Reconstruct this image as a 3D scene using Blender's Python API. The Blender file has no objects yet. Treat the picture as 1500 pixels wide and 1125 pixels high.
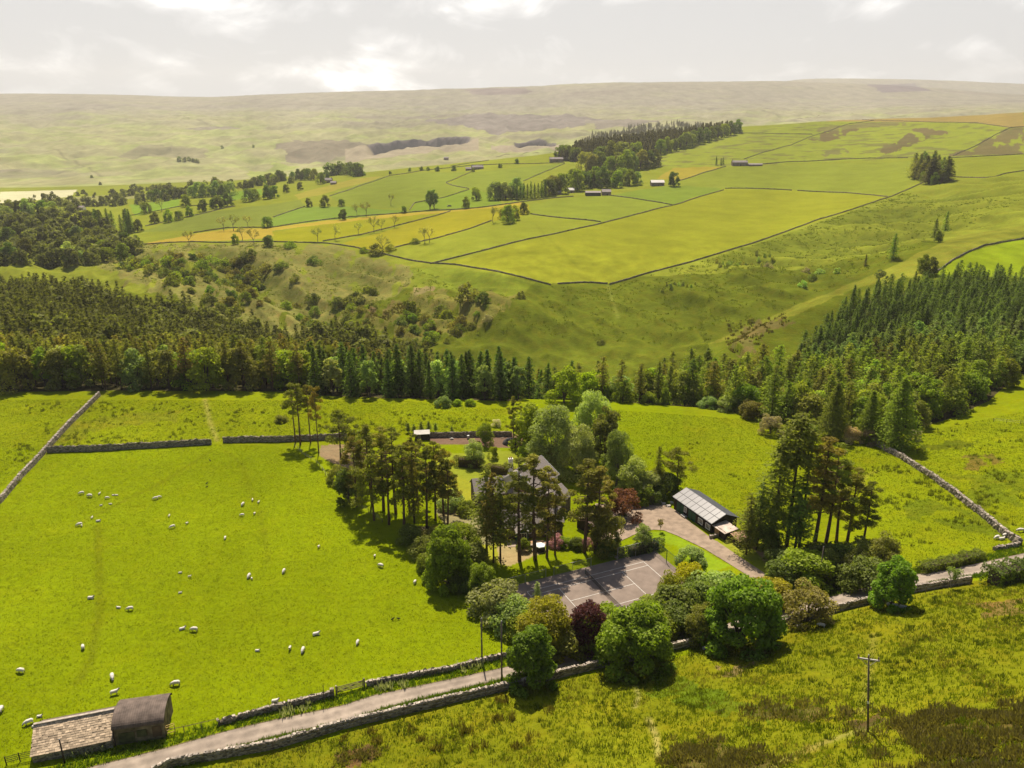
import bpy, math, random
import numpy as np
from math import radians, sin, cos, tan, atan, pi, sqrt
from mathutils import Vector, Matrix
random.seed(11)
rng = np.random.default_rng(11)
SC = bpy.context.scene
COL = SC.collection

# ------------------------------------------------------------------ camera geometry
F = 1140.0
PU, PV, HOR = 750.0, 562.5, 185.0
PIT = atan((PV - HOR) / F)
CP, SP = cos(PIT), sin(PIT)

def K(v):                       # pixel row -> fall per metre forward
    yc = (PV - np.asarray(v, float)) / F
    return (SP - yc * CP) / (CP + yc * SP)

def vrow(k):
    yc = (SP - k * CP) / (CP + k * SP)
    return PV - F * yc

# ------------------------------------------------------------------ noise
_perm = rng.permutation(256)
_perm = np.concatenate([_perm, _perm, _perm])
_gr = np.stack([np.cos(np.arange(256) * 2.399), np.sin(np.arange(256) * 2.399)], 1)

def perlin(x, y):
    x = np.asarray(x, float); y = np.asarray(y, float)
    xi = np.floor(x).astype(np.int64); yi = np.floor(y).astype(np.int64)
    xf = x - xi; yf = y - yi
    u = xf ** 3 * (xf * (xf * 6 - 15) + 10); w = yf ** 3 * (yf * (yf * 6 - 15) + 10)
    def g(ix, iy, dx, dy):
        h = _perm[_perm[ix & 255] + (iy & 255)]
        return _gr[h, 0] * dx + _gr[h, 1] * dy
    a = g(xi, yi, xf, yf); b = g(xi + 1, yi, xf - 1, yf)
    c = g(xi, yi + 1, xf, yf - 1); d = g(xi + 1, yi + 1, xf - 1, yf - 1)
    return (a + u * (b - a)) * (1 - w) + (c + u * (d - c)) * w * 1.0

def fbm(x, y, o=3, lac=2.03, gain=.5):
    r = 0; a = 1.
    for i in range(o):
        r = r + a * perlin(x + 17.3 * i, y - 9.1 * i); x = x * lac; y = y * lac; a *= gain
    return r

def sstep(a, b, x):
    t = np.clip((x - a) / (b - a), 0, 1)
    return t * t * (3 - 2 * t)

# ------------------------------------------------------------------ terrain profile table
def V(v, Y): return (Y, -float(K(v)) * Y)
def Z(Y, z): return (Y, z)
def N(v, z): return (-z / float(K(v)), z)

PROF = {
 0: [Z(30,-76),N(1125,-76),N(900,-76),N(737,-77),N(580,-78),Z(300,-90),Z(400,-95),Z(480,-97),Z(600,-97),Z(800,-97),V(300,1050),V(285,1300),V(278,1700),V(250,2200),V(200,3200),V(160,4500),V(138,6000),V(150,7600)],
 150: [Z(30,-76),N(1125,-76),N(900,-76),N(668,-76.5),N(580,-77.5),Z(300,-92),Z(400,-97),V(385,600),V(345,750),V(310,1000),V(285,1350),V(272,1750),V(250,2200),V(200,3200),V(160,4500),V(139,6000),V(150,7600)],
 300: [Z(30,-76),N(1125,-76),N(900,-76),N(650,-76.5),N(578,-78),Z(300,-94),Z(380,-104),V(425,470),V(365,600),V(330,760),V(305,900),V(280,1150),V(268,1500),V(262,1900),V(245,2300),V(200,3200),V(165,4500),V(143,6000),V(152,7600)],
 450: [Z(30,-75),N(1125,-76),N(900,-76),N(645,-77),N(585,-78),Z(300,-96),Z(370,-106),V(470,430),V(420,500),V(362,590),V(335,700),V(310,830),V(290,950),V(270,1150),V(258,1400),V(262,1900),V(240,2400),V(200,3200),V(165,4500),V(137,6000),V(150,7600)],
 600: [Z(30,-71),N(1125,-74),N(1035,-75.5),N(900,-76),N(640,-77),N(590,-78),Z(280,-98),Z(345,-109),V(510,375),V(455,440),V(372,555),V(340,650),V(310,780),V(285,920),V(262,1100),V(246,1300),Z(1650,-110),V(243,2000),V(230,2350),V(205,2900),V(185,3500),V(165,4500),V(133,6000),V(150,7600)],
 750: [Z(30,-65),N(1125,-71),N(1050,-74),N(985,-75.5),N(900,-76),N(650,-77),N(590,-78.5),Z(270,-98),Z(330,-110),V(520,365),V(440,410),V(405,450),V(385,490),V(340,610),V(300,780),V(270,960),V(245,1150),V(231,1300),Z(1700,-110),V(232,2100),V(215,2600),V(185,3400),V(165,4500),V(128,6000),V(150,7600)],
 900: [Z(30,-58),N(1125,-66),N(1060,-70.5),N(985,-75),N(900,-76),N(700,-77),N(590,-79.5),Z(260,-98),Z(320,-110),V(525,360),V(470,400),V(417,455),V(370,530),V(330,640),V(295,790),V(268,950),V(245,1100),V(225,1250),V(208,1400),Z(1850,-100),V(220,2300),V(190,3000),V(165,4200),V(122,6000),V(150,7600)],
 1050: [Z(30,-50),N(1125,-60),N(1040,-66),N(960,-73),N(900,-75),N(780,-76),N(600,-79),Z(230,-84),Z(262,-88),V(503,300),Z(332,-99),V(495,365),V(450,410),V(400,475),V(367,530),V(330,640),V(300,750),V(270,900),V(242,1050),V(215,1250),V(195,1450),V(187,1600),Z(2200,-60),V(178,3000),V(160,4200),V(121,6500),V(150,7800)],
 1125: [Z(30,-47),N(1125,-57),N(1040,-63),N(960,-71),N(900,-74),N(860,-74.5),N(790,-75.5),N(612,-79),Z(240,-85),Z(275,-86),V(502,305),V(466,325),Z(365,-96),V(455,400),V(400,470),V(345,580),V(300,750),V(268,890),V(241,1045),V(215,1225),V(195,1425),V(183,1620),Z(2250,-50),V(174,3200),V(155,4400),V(120,6200),V(134,7400),V(119,9000),V(140,9600)],
 1200: [Z(30,-43),N(1125,-55),N(1040,-61),N(960,-67.5),N(900,-72),N(870,-73.5),N(800,-75),N(700,-76.5),N(625,-79),Z(240,-85),Z(275,-87),Z(310,-83),V(430,345),Z(392,-90),V(412,445),V(370,500),V(322,640),V(295,760),V(265,900),V(240,1040),V(215,1200),V(195,1400),V(177,1650),Z(2300,-30),V(170,3500),V(150,4700),V(122,6200),V(136,7500),V(115,9000),V(138,9600)],
 1350: [Z(30,-37),N(1125,-50),N(1040,-56),N(960,-62),N(880,-69),N(845,-71.5),N(800,-73),N(700,-75),N(645,-77),Z(225,-79),Z(262,-80),Z(305,-79),Z(345,-76),V(395,392),V(362,440),Z(482,-69),V(350,520),V(300,640),V(275,750),V(250,880),V(232,1000),V(210,1150),V(190,1350),V(172,1600),Z(2300,-20),V(165,3500),V(150,4700),V(129,6200),V(142,7500),V(117,9000),V(138,9600)],
 1500: [Z(30,-32),N(1125,-46),N(1040,-51),N(960,-57),N(880,-65),N(820,-71),N(750,-72),N(680,-73),N(600,-74.5),Z(250,-77),Z(300,-76),Z(345,-75),V(395,385),V(350,440),V(325,500),V(300,560),V(270,680),V(245,800),V(225,950),V(205,1100),V(185,1250),V(163,1450),Z(2300,0),V(162,3500),V(150,4700),V(141,6200),V(150,7500),V(123,9000),V(142,9600)],
}
PROF[-330] = PROF[0]
PROF[1830] = [(y, z + 4 if y > 60 else z + 3) for y, z in PROF[1500]]

def pchip(x, y, xq):
    x = np.asarray(x); y = np.asarray(y); h = np.diff(x); d = np.diff(y) / h
    m = np.zeros_like(y)
    w1 = 2 * h[1:] + h[:-1]; w2 = h[1:] + 2 * h[:-1]
    same = d[:-1] * d[1:] > 0
    with np.errstate(all='ignore'):
        hm = (w1 + w2) / (w1 / d[:-1] + w2 / d[1:])
    m[1:-1] = np.where(same, hm, 0); m[0] = d[0]; m[-1] = d[-1]
    i = np.clip(np.searchsorted(x, xq) - 1, 0, len(x) - 2)
    t = (xq - x[i]) / h[i]
    r = (2*t**3-3*t**2+1)*y[i]+(t**3-2*t**2+t)*h[i]*m[i]+(-2*t**3+3*t**2)*y[i+1]+(t**3-t**2)*h[i]*m[i+1]
    r = np.where(xq < x[0], y[0], r); r = np.where(xq > x[-1], y[-1], r)
    return r

QN, UN = 1300, 361
QG = np.linspace(math.log(22), math.log(9800), QN)
UG = np.linspace(-330, 1830, UN)
us = sorted(PROF)
tab = np.stack([pchip([math.log(a) for a, b in PROF[u]], [b for a, b in PROF[u]], QG) for u in us], 0)
HT = np.stack([pchip(us, tab[:, j], UG) for j in range(QN)], 1)        # (UN, QN)

def blur(a, s, ax):
    r = int(s * 3); k = np.exp(-.5 * (np.arange(-r, r + 1) / s) ** 2); k /= k.sum()
    p = np.pad(a, [(r, r) if i == ax else (0, 0) for i in range(2)], mode='edge')
    return sum(k[i] * np.take(p, np.arange(i, i + a.shape[ax]), ax) for i in range(2 * r + 1))
HT = blur(blur(HT, 5, 0), 3, 1)

def s_of(x, y): return x / np.maximum(y * CP + 80 * SP, 2.0)
def ux(x, y): return PU + F * s_of(x, y)
def x_of(u, y): return (u - PU) / F * (y * CP + 80 * SP)

def hbase(x, y):
    x = np.asarray(x, float); y = np.asarray(y, float)
    a = (np.clip(ux(x, y), -330, 1829.9) + 330) / 2160 * (UN - 1)
    b = (np.log(np.clip(y, 22, 9790)) - QG[0]) / (QG[-1] - QG[0]) * (QN - 1)
    i = np.clip(a.astype(int), 0, UN - 2); j = np.clip(b.astype(int), 0, QN - 2)
    a = a - i; b = b - j
    h = HT[i, j]*(1-a)*(1-b)+HT[i+1, j]*a*(1-b)+HT[i, j+1]*(1-a)*b+HT[i+1, j+1]*a*b
    # two old quarries bitten into the far moor
    u = ux(x, y)
    for (u0, u1, yc, dep, run) in ((545, 682, 2800, 46, 330), (760, 808, 2600, 34, 160)):
        m = sstep(u0 - 10, u0 + 8, u) * (1 - sstep(u1 - 8, u1 + 12, u))
        yy = yc + 60 * np.sin((u - u0) / (u1 - u0) * pi) + 5 * perlin(u / 24., u * 0 + 3.3)
        prof = sstep(-run, -run * .25, y - yy) * (1 - sstep(-6, 14, y - yy))
        h = h - dep * m * prof
    return h

# road + court, used to flatten the small bumps
CO = np.array([2.606, 116.152]); CYAW = .42327; CZ = -76.2
def court_xy(a, b):
    return CO[0] + cos(CYAW) * a - sin(CYAW) * b, CO[1] + sin(CYAW) * a + cos(CYAW) * b
def court_local(x, y):
    dx = x - CO[0]; dy = y - CO[1]
    return cos(CYAW) * dx + sin(CYAW) * dy, -sin(CYAW) * dx + cos(CYAW) * dy

def rays(pts, ymin=30.):
    """pixels -> first point of the bare ground they meet"""
    p = np.asarray(pts, float).reshape(-1, 2)
    Ys = np.geomspace(ymin, 9000, 2400)
    out = np.zeros((len(p), 2))
    for a in range(0, len(p), 400):
        q = p[a:a + 400]; k = K(q[:, 1])[:, None]
        X = (q[:, :1] - PU) / F * (CP + k * SP) * Ys
        hit = hbase(X, np.broadcast_to(Ys, X.shape)) >= -k * Ys
        i = np.where(hit.any(1), hit.argmax(1), len(Ys) - 1)
        i0 = np.maximum(i - 1, 0)
        r = np.arange(len(q))
        g = hbase(X, np.broadcast_to(Ys, X.shape)) + k * Ys
        g0, g1 = g[r, i0], g[r, i]
        t = np.where((g1 - g0) != 0, np.clip(-g0 / np.where(g1 == g0, 1, g1 - g0), 0, 1), 0)
        out[a:a + 400, 0] = X[r, i0] * (1 - t) + X[r, i] * t
        out[a:a + 400, 1] = Ys[i0] * (1 - t) + Ys[i] * t
    return out

def dens(pts, step=12., closed=False):
    pts = list(pts); out = []
    n = len(pts) if closed else len(pts) - 1
    for i in range(n):
        a = np.array(pts[i], float); b = np.array(pts[(i + 1) % len(pts)], float)
        m = max(1, int(np.hypot(*(b - a)) / step))
        for j in range(m): out.append(a + (b - a) * j / m)
    if not closed: out.append(np.array(pts[-1], float))
    return np.array(out)

def G(u, v):
    r = rays([(u, v)])[0]
    return float(r[0]), float(r[1])

ROAD_UP = [(60,1150),(133,1125),(240,1098),(333,1071.7),(400,1056),(500,1035),(550,1019),(660,996),(743,977.7),(815,963),(890,953),(945,945),(993,934),(1030,925),(1085,908),(1140,891),(1180,883),(1213,876),(1277,858),(1343,842),(1437,825),(1500,811),(1580,798)]
ROAD_DN = [(150,1150),(230,1125),(290,1108),(345,1093),(410,1076),(510,1054.5),(560,1037),(670,1010),(757,989),(820,979),(895,963),(955,955),(1000,944),(1040,935),(1092,919),(1146,905),(1188,897),(1220,890),(1285,873),(1350,856),(1440,840),(1504,827),(1585,812)]
ROAD_L = rays(ROAD_UP); ROAD_R = rays(ROAD_DN)
ROAD_C = (ROAD_L + ROAD_R) / 2

def dist_poly(x, y, P):
    d = np.full(np.shape(x), 1e9)
    for a, b in zip(P[:-1], P[1:]):
        ab = b - a; t = np.clip(((x - a[0]) * ab[0] + (y - a[1]) * ab[1]) / (ab @ ab), 0, 1)
        d = np.minimum(d, np.hypot(x - a[0] - t * ab[0], y - a[1] - t * ab[1]))
    return d

ROAD_Z = None
def inpoly(x, y, P):
    P = np.asarray(P); m = np.zeros(np.shape(x), bool)
    bb = (x >= P[:, 0].min()) & (x <= P[:, 0].max()) & (y >= P[:, 1].min()) & (y <= P[:, 1].max())
    if not bb.any(): return m
    xs, ys = x[bb], y[bb]; c = np.zeros(xs.shape, bool)
    for i in range(len(P)):
        x0, y0 = P[i - 1]; x1, y1 = P[i]
        if y0 == y1: continue
        c ^= ((y0 > ys) != (y1 > ys)) & (xs < (x1 - x0) * (ys - y0) / (y1 - y0) + x0)
    m[bb] = c
    return m

YARD_L = [(872,738),(905,738),(938,738.5),(968,737),(990,748),(1014,768),(1040,787),(1052,794),(1084,816),(1116,838),(1142,860),(1160,885)]
YARD_R = [(880,800),(905,795),(930,783),(944,780),(956,776),(972,777),(992,785),(1030,803),(1066,825),(1096,844),(1118,866),(1132,894)]
yl, yr = rays(dens(YARD_L, 14)), rays(dens(YARD_R, 14))
YARD_POLY = np.concatenate([yl, yr[::-1]])

EDGE = rays(dens([(-40,380),(150,368),(207,358),(400,357),(500,362),(563,372),(630,387),(727,398),(807,417),(890,416),(1010,385),(1150,341),(1250,307),(1352,268),(1480,252),(1540,250)], 12), 330.)
EDGE = EDGE[np.argsort(EDGE[:, 0])]
CREST = rays(dens([(1030,506),(1130,464),(1235,422),(1330,380),(1400,347),(1500,328),(1560,318)], 12), 270.); CREST = CREST[np.argsort(CREST[:, 0])]
def gully(X, Y):
    """gullies and folds running down the valley side"""
    return 4.5 - 17. * np.abs(fbm((X * .8 + Y * .6) / 66, (X * .6 - Y * .8) / 240 + 4, 2)) - 7. * np.abs(fbm((X * .8 + Y * .6) / 21, (X * .6 - Y * .8) / 60, 2))

def height(x, y):
    x = np.asarray(x, float); y = np.asarray(y, float); shp = x.shape
    x = x.ravel(); y = y.ravel(); h = hbase(x, y).copy()
    def part(m, f):
        i = np.nonzero(m)[0]
        if len(i): h[i] += f(x[i], y[i])
    def near(X, Y):
        droad = dist_poly(X, Y, ROAD_C); ca, cb = court_local(X, Y)
        dc = np.maximum(np.maximum(-4.5 - ca, ca - 28.6), np.maximum(-14.2 - cb, cb - 3.4))
        calm = sstep(2.6, 6, droad) * sstep(0, 6, dc) * np.where(inpoly(X, Y, YARD_POLY), 0., 1.)
        yc = np.interp(X, ROAD_C[:, 0], ROAD_C[:, 1]); moor = sstep(5, 9, yc - Y)
        n = .22 * fbm(X / 14, Y / 14, 2) + .07 * fbm(X / 1.6, Y / 1.6, 2)
        n += moor * (.42 * fbm(X / 5, Y / 5, 2) + .26 * fbm(X / 1.3, Y / 1.3, 2))
        n *= calm * (1 - sstep(180, 240, Y)); k = 1 - sstep(0, 5, dc); hb = hbase(X, Y)
        return n * (1 - k) + (CZ - .06 - hb) * k
    part(y < 240, near)
    def hill(X, Y):
        drop = np.interp(X, EDGE[:, 0], EDGE[:, 1]) - Y                    # metres below the brow of the plateau
        side = sstep(0, 22, Y - np.interp(X, CREST[:, 0], CREST[:, 1], left=0.))
        w = sstep(248, 320, Y) * sstep(4, 55, drop) * side
        return w * gully(X, Y) + sstep(248, 320, Y) * (1 - sstep(560, 800, Y)) * sstep(-4, 25, drop) * (.3 + .7 * side) * (1.2 * fbm(X / 26, Y / 26, 3) + .6 * fbm(X / 6, Y / 6, 2))
    part((y > 248) & (y < 800), hill)
    part((y > 430) & (y < 1900), lambda X, Y: sstep(430, 600, Y) * (1 - sstep(1500, 1900, Y)) * 1.1 * fbm(X / 70, Y / 70, 2))
    part(y > 1700, lambda X, Y: sstep(1700, 2300, Y) * (1 - .8 * sstep(20, 170, hbase(X, Y))) * (22 * fbm(X / 330, Y / 420, 3) + 11 * (1 - 2 * np.abs(fbm(X / 120 + 5, Y / 260, 3))) + 2.2 * fbm(X / 45, Y / 60, 2)))
    return h.reshape(shp)

def hz(x, y): return float(height(np.array([x]), np.array([y]))[0])
def GP(u, v):
    x, y = G(u, v); return Vector((x, y, hz(x, y)))

# ------------------------------------------------------------------ materials
MATS = {}
def mat(name, color, rough=.85, var=.25, scale=3., bump=0., spec=.2, metallic=0., kind='noise', island=False):
    if name in MATS: return MATS[name]
    m = bpy.data.materials.new(name); m.use_nodes = True; MATS[name] = m
    nt = m.node_tree; b = nt.nodes['Principled BSDF']
    b.inputs['Roughness'].default_value = rough; b.inputs['Specular IOR Level'].default_value = spec
    b.inputs['Metallic'].default_value = metallic
    geo = nt.nodes.new('ShaderNodeNewGeometry')
    if kind == 'stone':
        t = nt.nodes.new('ShaderNodeTexVoronoi'); t.inputs['Scale'].default_value = scale
        mp = nt.nodes.new('ShaderNodeMapping'); mp.inputs['Scale'].default_value = (1, 1, 1.9)
        nt.links.new(geo.outputs['Position'], mp.inputs['Vector']); nt.links.new(mp.outputs[0], t.inputs['Vector'])
        sep = nt.nodes.new('ShaderNodeSeparateColor'); nt.links.new(t.outputs['Color'], sep.inputs[0]); fac = sep.outputs[0]
        hgt = t.outputs['Distance']
    else:
        t = nt.nodes.new('ShaderNodeTexNoise'); t.inputs['Scale'].default_value = scale; t.inputs['Detail'].default_value = 6
        nt.links.new(geo.outputs['Position'], t.inputs['Vector']); fac = t.outputs['Fac']; hgt = fac
    mr = nt.nodes.new('ShaderNodeMapRange'); mr.inputs['From Min'].default_value = .25 if kind == 'noise' else 0
    mr.inputs['From Max'].default_value = .75 if kind == 'noise' else 1
    mr.inputs['To Min'].default_value = 1 - var; mr.inputs['To Max'].default_value = 1 + var
    nt.links.new(fac, mr.inputs['Value'])
    v = mr.outputs[0]
    if island:
        mr2 = nt.nodes.new('ShaderNodeMapRange'); mr2.inputs['To Min'].default_value = .6; mr2.inputs['To Max'].default_value = 1.35
        nt.links.new(geo.outputs['Random Per Island'], mr2.inputs['Value'])
        mm = nt.nodes.new('ShaderNodeMath'); mm.operation = 'MULTIPLY'
        nt.links.new(v, mm.inputs[0]); nt.links.new(mr2.outputs[0], mm.inputs[1]); v = mm.outputs[0]
    vm = nt.nodes.new('ShaderNodeVectorMath'); vm.operation = 'SCALE'; vm.inputs[0].default_value = color[:3]
    nt.links.new(v, vm.inputs['Scale']); nt.links.new(vm.outputs[0], b.inputs['Base Color'])
    if bump:
        bp = nt.nodes.new('ShaderNodeBump'); bp.inputs['Strength'].default_value = bump; bp.inputs['Distance'].default_value = .15
        bp.invert = kind == 'stone'
        nt.links.new(hgt, bp.inputs['Height']); nt.links.new(bp.outputs[0], b.inputs['Normal'])
    return m

def leafmat(name, trans=.35, gloss=.06):
    m = bpy.data.materials.new(name); m.use_nodes = True; MATS[name] = m
    nt = m.node_tree; nt.nodes.clear(); L = nt.links.new
    out = nt.nodes.new('ShaderNodeOutputMaterial')
    oi = nt.nodes.new('ShaderNodeObjectInfo'); at = nt.nodes.new('ShaderNodeAttribute'); at.attribute_name = 'lv'
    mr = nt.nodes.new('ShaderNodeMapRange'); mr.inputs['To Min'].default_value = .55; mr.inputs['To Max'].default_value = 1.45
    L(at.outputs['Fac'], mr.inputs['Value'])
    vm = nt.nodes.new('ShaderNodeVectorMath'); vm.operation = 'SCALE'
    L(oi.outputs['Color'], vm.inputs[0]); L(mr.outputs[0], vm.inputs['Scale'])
    hs = nt.nodes.new('ShaderNodeHueSaturation')
    h2 = nt.nodes.new('ShaderNodeMapRange'); h2.inputs['To Min'].default_value = .492; h2.inputs['To Max'].default_value = .508
    L(oi.outputs['Random'], h2.inputs['Value']); L(h2.outputs[0], hs.inputs['Hue'])
    v2 = nt.nodes.new('ShaderNodeMapRange'); v2.inputs['To Min'].default_value = .78; v2.inputs['To Max'].default_value = 1.22
    mm = nt.nodes.new('ShaderNodeMath'); mm.operation = 'FRACT'
    m2 = nt.nodes.new('ShaderNodeMath'); m2.operation = 'MULTIPLY'; m2.inputs[1].default_value = 7.31
    L(oi.outputs['Random'], m2.inputs[0]); L(m2.outputs[0], mm.inputs[0]); L(mm.outputs[0], v2.inputs['Value']); L(v2.outputs[0], hs.inputs['Value'])
    L(vm.outputs[0], hs.inputs['Color'])
    d = nt.nodes.new('ShaderNodeBsdfDiffuse'); t = nt.nodes.new('ShaderNodeBsdfTranslucent'); g = nt.nodes.new('ShaderNodeBsdfGlossy')
    g.inputs['Roughness'].default_value = .6; g.inputs['Color'].default_value = (.9, .9, .85, 1)
    L(hs.outputs[0], d.inputs['Color'])
    tv = nt.nodes.new('ShaderNodeVectorMath'); tv.operation = 'MULTIPLY'; tv.inputs[1].default_value = (1.2, 1.3, .4)
    L(hs.outputs[0], tv.inputs[0]); L(tv.outputs[0], t.inputs['Color'])
    mx = nt.nodes.new('ShaderNodeMixShader'); mx.inputs[0].default_value = trans; L(d.outputs[0], mx.inputs[1]); L(t.outputs[0], mx.inputs[2])
    mx2 = nt.nodes.new('ShaderNodeMixShader'); mx2.inputs[0].default_value = gloss; L(mx.outputs[0], mx2.inputs[1]); L(g.outputs[0], mx2.inputs[2])
    L(mx2.outputs[0], out.inputs['Surface'])
    return m
LEAF = leafmat('leaf', .5, .012); NEEDLE = leafmat('needle', .45, .008); BLADE = leafmat('blade', .45, .008)

BARK = mat('bark', (.085, .06, .045), .95, .4, 4., .6)
PBARK = mat('pine_bark', (.13, .075, .05), .95, .45, 3., .6)
ABARK = mat('pale_bark', (.16, .14, .11), .95, .35, 3., .4)
STONE = mat('drystone', (.25, .205, .155), .95, .6, 2.6, 1., kind='stone')
STONEF = mat('far_drystone', (.20, .165, .115), .95, .4, 1.2, .5, kind='stone')
COPE = mat('coping_stone', (.36, .30, .25), .95, .35, 3., .5, island=True)
WOOD = mat('weathered_timber', (.16, .12, .09), .9, .4, 6.)
DARKWOOD = mat('dark_timber', (.045, .03, .022), .85, .35, 5.)
WHITE = mat('white_paint', (.78, .77, .74), .6, .06, 4.)
RENDER_ = mat('pale_render', (.74, .68, .58), .9, .12, 2.)
SLATE = mat('roof_slate', (.225, .19, .17), .7, .3, 5., .3)
GLASS = mat('window_glass', (.03, .035, .04), .08, .1, 1., spec=.6)
TARMAC = mat('road_tarmac', (.25, .20, .165), .95, .2, .9)
GRAVEL = mat('yard_gravel', (.27, .20, .145), .95, .3, .8, .2)
COURT = mat('court_tarmac', (.215, .165, .135), .95, .2, .7)
LINE = mat('court_line', (.6, .57, .53), .8, .12, 4.)
METAL = mat('grey_metal', (.35, .34, .33), .5, .15, 4., metallic=.6)
GREENP = mat('green_paint', (.02, .075, .04), .6, .2, 4.)
RUST = mat('rusty_tin', (.28, .16, .10), .75, .5, 1.5, .3)

# ------------------------------------------------------------------ mesh helpers
def newmesh(name, v, f, m=None, smooth=False, attr=None):
    v = np.asarray(v, np.float32); me = bpy.data.meshes.new(name)
    if isinstance(f, np.ndarray):
        n, k = f.shape
        me.vertices.add(len(v)); me.vertices.foreach_set('co', v.ravel())
        me.loops.add(n * k); me.loops.foreach_set('vertex_index', f.astype(np.int32).ravel())
        me.polygons.add(n); me.polygons.foreach_set('loop_start', np.arange(0, n * k, k, dtype=np.int32))
        me.update(calc_edges=True)
    else:
        me.from_pydata(v.tolist(), [], f)
    if smooth: me.polygons.foreach_set('use_smooth', np.ones(len(me.polygons), bool))
    if m is not None: me.materials.append(m)
    for an, arr in (attr or {}).items():
        if arr.ndim == 1:
            a = me.attributes.new(an, 'FLOAT', 'POINT'); a.data.foreach_set('value', arr.astype(np.float32))
        else:
            a = me.attributes.new(an, 'FLOAT_COLOR', 'POINT'); a.data.foreach_set('color', arr.astype(np.float32).ravel())
    return me

def link(name, data, parent=None, loc=None, rotz=0, scale=None, **props):
    o = bpy.data.objects.new(name, data); COL.objects.link(o)
    if parent is not None: o.parent = parent
    if loc is not None: o.location = loc
    if rotz: o.rotation_euler = (0, 0, rotz)
    if scale is not None: o.scale = scale if hasattr(scale, '__len__') else (scale,) * 3
    for k, val in props.items(): o[k] = val
    return o

def thing(name, label, cat, loc, rotz=0, group=None, data=None, scale=None):
    o = link(name, data, None, loc, rotz, scale, label=label, category=cat)
    if group: o['group'] = group
    return o

class MB:
    def __init__(s): s.v = []; s.f = []
    def add(s, v, f):
        n = len(s.v); s.v += [tuple(p) for p in v]; s.f += [tuple(i + n for i in q) for q in f]; return s
    def box(s, c, d, rz=0, rx=0, ry=0):
        M = Matrix.Rotation(rz, 3, 'Z') @ Matrix.Rotation(ry, 3, 'Y') @ Matrix.Rotation(rx, 3, 'X')
        v = [M @ Vector((a * d[0] / 2, b * d[1] / 2, e * d[2] / 2)) + Vector(c) for a in (-1, 1) for b in (-1, 1) for e in (-1, 1)]
        return s.add(v, [(0,1,3,2),(4,6,7,5),(0,4,5,1),(2,3,7,6),(0,2,6,4),(1,5,7,3)])
    def tube(s, pts, rad, n=6, cap=True):
        pts = [Vector(p) for p in pts]
        if not hasattr(rad, '__len__'): rad = [rad] * len(pts)
        base = len(s.v)
        for i, p in enumerate(pts):
            t = (pts[min(i + 1, len(pts) - 1)] - pts[max(i - 1, 0)]).normalized()
            a = t.cross(Vector((0, 0, 1)) if abs(t.z) < .9 else Vector((1, 0, 0))).normalized(); b = t.cross(a)
            for k in range(n):
                s.v.append(tuple(p + (a * cos(2*pi*k/n) + b * sin(2*pi*k/n)) * rad[i]))
        for i in range(len(pts) - 1):
            for k in range(n):
                s.f.append((base+i*n+k, base+i*n+(k+1) % n, base+(i+1)*n+(k+1) % n, base+(i+1)*n+k))
        if cap:
            s.f.append(tuple(base + k for k in range(n))[::-1]); s.f.append(tuple(base + (len(pts)-1)*n + k for k in range(n)))
        return s
    def prism(s, prof, y0, y1):          # profile (x,z) swept along y
        n = len(prof)
        v = [(a, y0, b) for a, b in prof] + [(a, y1, b) for a, b in prof]
        f = [tuple(range(n)), tuple(range(2*n-1, n-1, -1))] + [(i, n+i, n+(i+1) % n, (i+1) % n)[::-1] for i in range(n)]
        return s.add(v, f)
    def mesh(s, name, m, smooth=False): return newmesh(name, np.array(s.v), s.f, m, smooth)
    def build(s, name, m, parent=None, smooth=False, **kw): return link(name, s.mesh(name, m, smooth), parent, **kw)

def patch(L, Rr, n, m, dz):
    """sheet between two ground polylines (xy), draped on the ground"""
    def resamp(P, n):
        P = np.asarray(P); d = np.r_[0, np.cumsum(np.hypot(*np.diff(P, axis=0).T))]; t = np.linspace(0, d[-1], n)
        return np.stack([np.interp(t, d, P[:, 0]), np.interp(t, d, P[:, 1])], 1)
    a, b = resamp(L, n), resamp(Rr, n)
    w = np.linspace(0, 1, m)[None, :, None]
    g = (a[:, None] * (1 - w) + b[:, None] * w).reshape(-1, 2)
    z = height(g[:, 0], g[:, 1]) + dz
    i = (np.arange(n - 1)[:, None] * m + np.arange(m - 1)[None]).ravel()
    return np.c_[g, z], np.stack([i, i + m, i + m + 1, i + 1], 1)
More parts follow.
